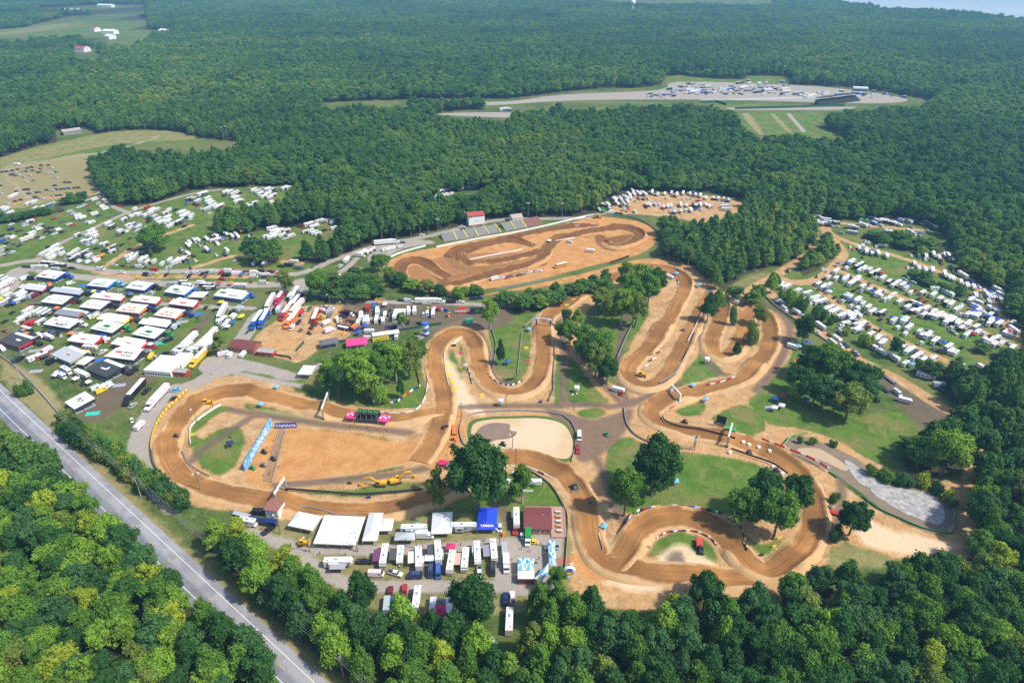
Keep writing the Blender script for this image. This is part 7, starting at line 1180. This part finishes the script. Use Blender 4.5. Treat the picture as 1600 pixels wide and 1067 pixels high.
for x in (0, L):
    for y in (0, 6, 12): q = MB(); q.bar((x, y, 0), (x, y, 3.3), .1, STEEL); q.obj('pole', o2)
A1, B1, C1, D1 = (P3(835, 903, 3.4), P3(857, 879, 4.4), P3(844, 912, 2.6), P3(857, 893, 3.2)); o3 = empty('shade_sail', (A1.x, A1.y, 0)); tag(o3, 'large pointed blue and yellow shade sail joining the stage and canopy', 'shade sail')
ctr_ = (A1 + B1 + C1 + D1) / 4 + Vector((0, 0, .8))
for k, (u, w, mm) in enumerate(((A1, B1, SB), (B1, D1, SY), (D1, C1, SB), (C1, A1, SY))): m = MB(); m.add([u - Vector((A1.x, A1.y, 0)), w - Vector((A1.x, A1.y, 0)), ctr_ - Vector((A1.x, A1.y, 0))], [(0, 1, 2)], mm); m.obj('sail_panel', o3)
for u in (A1, B1, C1, D1): m = MB(); q = u - Vector((A1.x, A1.y, 0)); m.bar((q.x, q.y, 0), q, .1, STEEL); m.obj('pole', o3)
# small camper park in the foreground: each one described
RV = [('f', 530, 884, 1, -.02, 'w', 'white motor coach with grey awning at the left end of the camper park'), ('p', 569, 879.5, 1, 0, 'k', 'black pickup coupled behind the leftmost camper park coach'), ('m', 601, 874, -.22, 1, 'w', 'white coach with dark purple awning, first upright one from the left'), ('t', 626, 872, -.15, 1, 'w', 'short white camper with dark awning beside the coach with the purple awning'), ('f', 655, 878, -.08, -1, 'w', 'white camper with cream awning in the middle of the camper park'), ('f', 685, 868, -.1, -1, 'w', 'white camper with dark awning above the two blue vans'), ('m', 705, 884, -.1, 1, 'w', 'white coach with beige nose right of the blue vans'), ('m', 727, 880, -.05, 1, 'w', 'white coach with pinkish awning and cab at its lower end'), ('f', 746, 871, 0, 1, 'w', 'white pointed-nose camper being towed by the white pickup'), ('m', 771.5, 866, -.02, 1, 'w', 'white coach beside the grey patterned awning at the right end'), ('v', 588, 899, 1, .03, 'w', 'white van in the lower left of the camper park'), ('p', 618, 897.5, 1, .3, 'w', 'white pickup right of the white van in the camper park'), ('v', 648, 902, -1, 0, 'n', 'dark navy van lying crosswise at the camper park lane'), ('v', 673, 895, -.05, 1, 'n', 'dark blue van left of the bright blue one'), ('v', 685, 896, -.05, 1, 'b', 'bright blue van in the camper park'), ('p', 749, 897, 0, 1, 'w', 'white pickup in front of the pointed-nose camper'), ('v', 770, 892, 0, 1, 'k', 'black van at the right end of the camper park'), ('x', 791, 884, 0, 1, 'w', 'white truck with blue front on the gravel lot edge'), ('g', 788.5, 864, 0, 1, 's', 'silver trailer at the top edge of the gravel lot'), ('p', 862, 857, -1, 0, 'w', 'white pickup above the tall striped canopy'), ('p', 610, 928, .1, -1, 'd', 'dark red pickup in the lower camper row'), ('p', 632, 925, .1, -1, 'r', 'bright red pickup in the lower camper row'), ('m', 652, 940, .15, -1, 'w', 'long white coach in the lower camper row'), ('g', 605, 948, .1, -1, 's', 'silver trailer behind the dark red pickup'), ('g', 628, 951, .1, -1, 's', 'silver trailer behind the bright red pickup'), ('g', 677, 950, .1, -1, 'w', 'white trailer left of the purple patterned tent'), ('g', 702, 952, 0, -1, 'w', 'white trailer right of the purple patterned tent'), ('p', 790, 938, 0, -1, 'n', 'navy pickup at the wood edge below the stage tent'), ('p', 801, 936, -.1, -1, 'w', 'white pickup at the wood edge below the stage tent'), ('m', 796, 975, -.02, -1, 'c', 'cream coach half under the bottom trees'), ('t', 756, 1012, 1, -.25, 's', 'grey camper hidden in the bottom wood'), ('v', 400, 816, 1, .1, 'n', 'dark blue van beside the announcer hut'), ('n', 388, 820, 1, .2, 'w', 'white cab left of the dark blue van by the hut'), ('g', 422, 820, 1, .1, 'n', 'navy trailer with grey roof below the announcer hut'), ('p', 420, 830, .7, -.5, 'k', 'black flat pickup below the navy trailer'), ('l', 378, 806, 1, .25, 's', 'grey flatbed panels at the edge of the trees left of the hut'), ('g', 408, 803, 1, 0, 'k', 'black trailer with pale roof left of the hut'), ('f', 807, 816, 0, 1, 's', 'long silver vendor trailer left of the clubhouse'), ('p', 805, 829, 0, 1, 'r', 'red truck nose below the silver vendor trailer'), ('f', 648, 832, 1, 0, 's', 'long grey trailer behind the grey canopy in the tent row'), ('x', 662, 840, 1, 0, 'w', 'white box truck beside the grey canopy in the tent row'), ('f', 725, 829, 1, 0, 's', 'grey vendor trailer between the square white and blue tents'), ('c', 781, 826, 0, 1, 'w', 'small white cart right of the bright blue tent'), ('u', 816, 840, 0, 1, 'w', 'white cart in front of the clubhouse'), ('x', 825, 843, 0, 1, 'e', 'small green and white food van in front of the clubhouse'), ('y', 836, 881, 1, -.4, 'k', 'dark motorbike trailer on the gravel lot'), ('u', 835, 849, 1, 0, 'y', 'yellow mini machine in front of the clubhouse')]
AW = {'f530': GREYM, 'm601': mat('purple_print', (.16, .04, .12), .7), 't626': mat('charcoal_awning', (.07, .07, .08), .8), 'f655': CREAM, 'f685': MC['charcoal_awning'], 'm705': None, 'm727': mat('pink_beige_awning', (.55, .36, .3), .8), 'm771.5': mat('patterned_awning', (.25, .25, .32), .8)}
for k, x, y, hx, hy, c, la in RV:
    o = vehicle(k, x, y, (hx, hy), c, la, 'vehicles of the small camper park', True); am = AW.get(f'{k}{x}')
    if am:
        side = 1 if hy > 0 else -1
        if k == 'f' and hx == 1: side = -1
        if hy > .5: side = -1
        if hy < -.5: side = 1
        m = MB(); m.box((.3, side * 2.7, 2.75), (5.8, 2.7, .06), am); m.obj('awning', o)
        for xx in (-2.5, 3.1): q = MB(); q.bar((xx, side * 4.0, 0), (xx, side * 4.0, 2.75), .06, STEEL); q.obj('awning_pole', o)
awning_tent(673, 878, (1, 0), 'w', 4.5, 3, 2.4, 'white and purple logo tent beside the camper with dark awning'); awning_tent(704.5, 860, (1, 0), 'q', 3.4, 3, 2.4, 'crimson pop-up tent above the beige-nosed coach'); awning_tent(616, 949, (.1, -1), 'b', 5.6, 3, 2.3, 'bright blue double pop-up tent in the lower camper row'); awning_tent(638, 954, (1, 0), 'w', 3.6, 3, 2.3, 'white pop-up tent left of the long lower coach'); awning_tent(688, 960, (0, 1), 'q', 5, 4, 2.4, 'purple and pink patterned tent in the lower camper row'); awning_tent(690, 949, (0, 1), 'g', 3.5, 4, 2.4, 'dark patterned tent above the pink one'); awning_tent(645, 867, (1, 0), 'b', 1.6, 2, 1.8, 'small folded blue tent left of the cream awning camper'); awning_tent(634, 846, (1, 0), 's', 8, 4.2, 3, 'silver grey canopy between event tents'); awning_tent(716, 927, (1, 0), 'a', 3, 3, 2.2, 'turquoise tarp tent under the round tree of the camper park')
ptree(742, 985, 74, 908, 'broad', 'dark green', 'round dark tree standing in the lower camper row')
ptree(870, 925, 34, 890, 'ragged', 'mid green', 'airy tree at the right end of the striped stage tent'); ptree(1095, 930, 44, 898, 'ragged', 'olive green', 'sparse pale tree on the sandy gap at the wood edge')
for x, y, la, m in ((145, 646, 'teal mat below the white lettered canopy by the highway', TEAL), (135, 526, 'green mat left of the green-branded canopy', TEAL), (252, 536, 'green mat right of the green-branded canopy', TEAL), (308, 491, 'blue mat on the grass right of the orange-edged canopy', BLUEM), (158, 562, 'blue mat left of the cream RACING canopy', BLUEM), (131, 446, 'blue mat left of the light-blue-logo canopy', BLUEM), (186, 602, 'long grey mat by the black eagle canopy', GREYM), (54, 548, 'grey square mat on the left lawn', GREYM), (56, 580, 'grey strip mat near the highway fence', GREYM), (260, 516, 'grey mats right of the plain white canopy', GREYM), (285, 503, 'grey mats below the right orange-edged canopy', GREYM), (122, 520, 'grey mat right of the RoKiT canopy', GREYM), (228, 548, 'grey mat right of the red-striped canopy', GREYM), (878, 876, 'long rust-red mat by the wooden fence', BRICK), (1100, 757, 'pale straw patch box', CREAM), (1206, 637, 'grey groundsheet at the picnic lawn', GREYM)):
    if 'straw' in la: continue
    g = G(x, y); o = MB(); o.box((0, 0, .03), (6.5, 3.2, .05), m); o = o.obj('ground_mat'); o.location = (g[0], g[1], .02); o.rotation_euler = (0, 0, heading(x, y, 1, -.1)); tag(o, la, 'mat')
# poles
def upole(x, y, label, h=10.5, rz=.6):
    g = G(x, y); o = empty('utility_pole', (g[0], g[1], 0), rz); tag(o, label, 'utility pole', 'power poles along the highway'); m = MB(); m.cyl((0, 0, 0), (0, 0, h), .2, .13, mat('silvered_pole', (.42, .39, .35), .9), 8); m.obj('pole', o); m = MB(); m.box((0, 0, h - .5), (2.6, .14, .14), WOOD); m.obj('crossarm', o)
    m = MB(); [m.cyl((q, 0, h - .42), (q, 0, h - .15), .07, .07, TRIM, 6) for q in (-1.1, -.4, .4, 1.1)]; m.obj('insulators', o); return (g[0], g[1], h - .2)
PL = [upole(34, 594, 'highway power pole furthest up the verge'), upole(113, 683, 'highway power pole at the top of the hedge'), upole(220.5, 776, 'highway power pole in the middle of the hedge'), upole(351, 888, 'highway power pole below the hedge, near the tree belt'), upole(537, 1058, 'highway power pole at the bottom centre')]
cu = bpy.data.curves.new('power_lines', 'CURVE'); 
mb = MB()
for i in range(-1, len(PL)):
    a_ = Vector(PL[i]) if i >= 0 else Vector(PL[0]) * 2 - Vector(PL[1]); b_ = Vector(PL[i + 1]) if i + 1 < len(PL) else Vector(PL[-1]) * 2 - Vector(PL[-2]); a_.z = b_.z = 10.3
    for off in (-1.0, -.3, .4, 1.1):
        pr = None
        for k in range(13):
            t = k / 12; p_ = a_.lerp(b_, t) + Vector((off * .8, off * .6, -1.6 * 4 * t * (1 - t)))
            if pr is not None: mb.bar(pr, p_, .05, TRIM)
            pr = p_
tag(mb.obj('power_lines'), 'four thin power lines strung between the highway poles', 'power line')
def light_pole(x, y, label, h=14, heads=2):
    g = G(x, y); o = empty('light_pole', (g[0], g[1], 0), random.uniform(-.3, .3)); tag(o, label, 'light pole', 'floodlight poles'); m = MB(); m.cyl((0, 0, 0), (0, 0, h), .2, .12, WOOD if heads < 3 else STEEL, 8); m.obj('pole', o); m = MB(); m.box((0, 0, h - .3), (2.6, .12, .12), DARK); m.obj('crossarm', o)
    for q in range(heads): m = MB(); m.box((-1.1 + 2.2 * q / max(1, heads - 1), -.25, h), (.7, .35, .7), LAMP); m.obj('floodlight', o)
for i, (x, y, h, hd_, la) in enumerate([(778, 366, 11, 2, 'by the grandstand right stairs'), (685, 367, 13, 3, 'at the left end of the grandstand behind the oval'), (729, 353, 12, 2, 'left of the red-roofed scoring tower'), (742, 370, 9, 2, 'in front of the scoring tower'), (825, 340, 13, 3, 'right of the pale press cabin'), (878, 343, 14, 3, 'at the wood edge right of the grandstand'), (901, 371, 10, 3, 'with round lamp in the oval infield near the hut'), (925, 372, 12, 3, 'tallest in the right oval infield'), (725, 420, 12, 2, 'in the left oval infield'), (834, 398, 9, 2, 'beside the trucks in the oval infield'), (896.5, 641, 10, 2, 'left of the oval grass island'), (721, 652, 9, 2, 'at the upper left corner of the brown pond'), (790.5, 636, 7, 1, 'on the sand above the brown pond'), (801, 701, 8, 1, 'at the lower edge of the brown pond'), (806, 731, 11, 1, 'beside the curve right of the huge dark oak'), (858, 627, 7, 1, 'at the foot of the arch straight'), (765, 511, 16, 1, 'of bare wood beside the mud lot trailers'), (781, 859, 11, 1, 'in the camper park between the coaches'), (651, 857, 10, 1, 'behind the cream awning camper'), (559, 862, 10, 1, 'right of the largest white tent'), (438, 834, 10, 1, 'below the announcer hut'), (484, 862, 8, 1, 'left of the largest white tent'), (313, 765, 9, 2, 'on the lower left bend beside the trees'), (308, 660, 8, 1, 'inside the left bend by the sandpit'), (1085, 703, 8, 2, 'at the end of the silver banner board'), (1084, 699, 6, 1, 'beside the black net of the right straight'), (60, 438, 9, 1, 'at the paved junction left of the canopies'), (205, 417, 12, 1, 'between the parked vans on the left lane'), (268, 441, 9, 1, 'behind the green-patched canopy'), (600, 372, 9, 1, 'at the oval entrance bend'), (620, 374, 10, 1, 'in front of the trees left of the grandstand'), (603, 404, 8, 1, 'beside the oval entrance lawn'), (516, 480, 9, 1, 'in front of the red-roofed house'), (531, 505, 9, 1, 'in the sandy work lot')]):
    light_pole(x, y, 'floodlight pole ' + la, h, hd_)
for i, (x, y, h) in enumerate([(228, 204, 18), (350, 220, 16), (357, 219, 16), (958, 158, 30), (993, 136, 22), (1222, 124, 22), (1245, 135, 24), (1286, 141, 28), (1305, 140, 34), (1330, 148, 30), (1397, 145, 26), (1424, 152, 24), (692, 179, 22)]): light_pole(x, y, f'distant light mast, {ordinal(i)} on the list of far masts'.replace(f', {ordinal(i)} on the list of far masts', ' ' + ['at the top of the dry far left field', 'left of the pair at the field wood edge', 'right of the pair at the field wood edge', 'black, in front of the drag strip left end', 'behind the drag strip left end', 'at the pale grass behind the drag strip', 'left of the drag strip car park', 'behind the black far grandstand', 'tallest, behind the black far grandstand', 'beside the dark far control building', 'right of the far control building', 'at the right tip of the drag strip', 'beside the drag strip pine screen'][i]), h, 3)
g = G(988, 22); o = empty('water_tower', (g[0], g[1], 0)); tag(o, 'white ball-shaped water tower rising from the far woods', 'water tower'); m = MB(); m.cyl((0, 0, 0), (0, 0, 30), 3, 2.2, WHITE, 12); m.obj('stem', o); iv, jf = ico(3); m = MB(); m.add([(v_[0] * 9, v_[1] * 9, 36 + v_[2] * 8) for v_ in iv], [tuple(f) for f in jf], WHITE); m.obj('tank', o)
# observation stands
for x, y, la in ((901, 613, 'open timber lookout stand on the lawn right of the arch straight'), (1104, 568, 'open timber lookout stand on the sloping lawn by the hairpin'), (783, 634, 'small grey equipment box above the brown pond'), (1146, 473, 'small tan lookout at the top of the hairpin track')):
    g = G(x, y); o = empty('lookout_stand', (g[0], g[1], 0)); tag(o, la, 'stand'); m = MB(); m.box((0, 0, 2.2), (2.4, 2.4, .2), CREAM); m.obj('deck', o)
    for sx in (-1, 1):
        for sy in (-1, 1): m = MB(); m.bar((sx * 1.6, sy * 1.6, 0), (sx, sy, 3.4), .12, STEEL); m.obj('leg', o)
    m = MB(); m.box((0, 0, 3.5), (2.6, 2.6, .12), ROOFW); m.obj('roof', o)
panel('picnic_stripe', 'orange safety board next to the bright blue tent', 'board', 785, 838, 789, 836, 2, .4, ORANGE)
# ---------------------------------------------------------------- small things in front of the canopies, and people
cl = []
for x0, y0, x1, y1 in ((58, 445, 90, 449), (138, 459, 170, 462), (197, 463, 228, 467), (258, 469, 290, 474), (335, 476, 380, 481), (66, 485, 100, 488), (126, 493, 158, 497), (183, 501, 220, 504), (242, 507, 276, 512), (70, 520, 112, 527), (143, 529, 178, 535), (208, 538, 244, 543), (107, 551, 148, 557), (165, 575, 214, 580), (84, 470, 126, 474), (150, 512, 195, 517), (218, 520, 262, 525), (0, 470, 50, 478), (10, 520, 60, 530), (230, 555, 262, 570), (420, 500, 440, 480), (550, 515, 640, 512), (590, 480, 700, 486), (460, 520, 540, 500)):
    for q in range(7):
        t = random.random(); cl.append(f'{x0 + (x1 - x0) * t + random.uniform(-2, 2):.1f},{y0 + (y1 - y0) * t + random.uniform(-1.5, 1.5):.1f},{random.choice("uuyygcPPpcg")}{random.choice("wkrbgsykwo")},{random.uniform(-1, 1):.2f},{random.uniform(-.6, .6):.2f}')
fleet('in front of the paddock canopies', (0, 0), 1, (1, 0), ' '.join(cl), parts=False)
sk = bpy.data.meshes.new('person_skeleton')
PV = [((0, 0, .95), .15), ((0, 0, 1.2), .14), ((0, 0, 1.42), .15), ((0, 0, 1.52), .065), ((0, .01, 1.66), .105), ((.10, 0, .9), .10), ((.12, .03, .5), .065), ((.13, 0, .08), .05), ((.14, .14, .04), .045), ((-.10, 0, .9), .10), ((-.12, -.02, .5), .065), ((-.13, 0, .08), .05), ((-.14, .14, .04), .045), ((.2, 0, 1.4), .07), ((.27, .02, 1.12), .048), ((.27, .12, .88), .036), ((-.2, 0, 1.4), .07), ((-.27, .02, 1.12), .048), ((-.27, .12, .88), .036)]
sk.from_pydata([v for v, _ in PV], [(0, 1), (1, 2), (2, 3), (3, 4), (0, 5), (5, 6), (6, 7), (7, 8), (0, 9), (9, 10), (10, 11), (11, 12), (2, 13), (13, 14), (14, 15), (2, 16), (16, 17), (17, 18)], [])
so_ = bpy.data.objects.new('person_skeleton', sk); SC.objects.link(so_); sm = so_.modifiers.new('s', 'SKIN'); 
for v_, (_, r_) in zip(sk.skin_vertices[0].data, PV): v_.radius = (r_, r_)
sk.skin_vertices[0].data[0].use_root = True; so_.modifiers.new('b', 'SUBSURF').levels = 1
pme = bpy.data.meshes.new_from_object(so_.evaluated_get(bpy.context.evaluated_depsgraph_get())); bpy.data.objects.remove(so_)
SKIN = mat('skin_tone', (.42, .24, .16), .6); TROU = mat('dark_trousers', (.04, .045, .07), .9); HAIR = mat('brown_hair', (.05, .03, .02), .9); pme.materials.clear()
for m_ in (CLOTH, TROU, SKIN, HAIR): pme.materials.append(m_)
for f_ in pme.polygons:
    c_ = f_.center; f_.material_index = 3 if c_.z > 1.66 or (c_.z > 1.6 and c_.y < -.02) else 2 if c_.z > 1.5 or (abs(c_.x) > .22 and c_.z < 1.1) else 1 if c_.z < .97 else 0; f_.use_smooth = True
PP = {'on the picnic lawn by the shady grove': [(1205, 640), (1212, 634), (1232, 630), (1222, 648), (1248, 655), (1262, 633), (1240, 622), (1258, 628)], 'around the starting gate': [(418, 700), (428, 690), (432, 715), (421, 742), (440, 700), (412, 745), (436, 730)], 'beside the orange flatbed': [(688, 677), (703, 694), (712, 705), (720, 690), (698, 712)], 'near the striped stage tent': [(842, 874), (850, 868), (828, 862), (800, 875), (815, 858), (845, 852), (790, 856), (833, 900)], 'below the white event tents': [(478, 862), (500, 866), (540, 868), (455, 853), (610, 858), (660, 855), (720, 852), (757, 846)], 'in the paddock lanes': [(300, 590), (285, 600), (262, 604), (330, 585), (250, 575), (215, 590), (130, 550), (200, 548), (310, 520), (270, 540), (340, 545), (165, 610), (60, 470), (180, 500), (110, 495)], 'by the podium': [(560, 668), (575, 670), (590, 671), (605, 672), (548, 668)], 'on the lawn right of the arch straight': [(886, 610), (912, 618), (905, 606), (925, 620)]}
for d_, L_ in PP.items():
    for i, (x, y) in enumerate(sorted(L_)):
        c = random.choice('wkrbgnyos'); g = G(x, y); o = link(bpy.data.objects.new('person', pme)); o.location = (g[0], g[1], .02); o.rotation_euler = (0, 0, random.random() * 6.28); o.color = (*COL[c][1], 1); tag(o, f'person in a {COL[c][0]} shirt, {ordinal(i)} from left {d_}', 'person', 'people ' + d_)
# ---------------------------------------------------------------- haze
hm = bpy.data.materials.new('haze_air'); hm.use_nodes = True; hn_ = hm.node_tree.nodes; hn_.remove(hn_['Principled BSDF']); pv = hn_.new('ShaderNodeVolumePrincipled'); pv.inputs['Density'].default_value = HAZE_D; pv.inputs['Color'].default_value = (.30, .68, 1.0, 1); pv.inputs['Anisotropy'].default_value = .2
hm.node_tree.links.new(pv.outputs[0], hn_['Material Output'].inputs['Volume']); hm.cycles.homogeneous_volume = True
mb = MB(); mb.box((0, 4150, (H + 30) / 2 - .5), (18200, 9900, H + 31), hm); tag(mb.obj('haze'), kind='stuff')
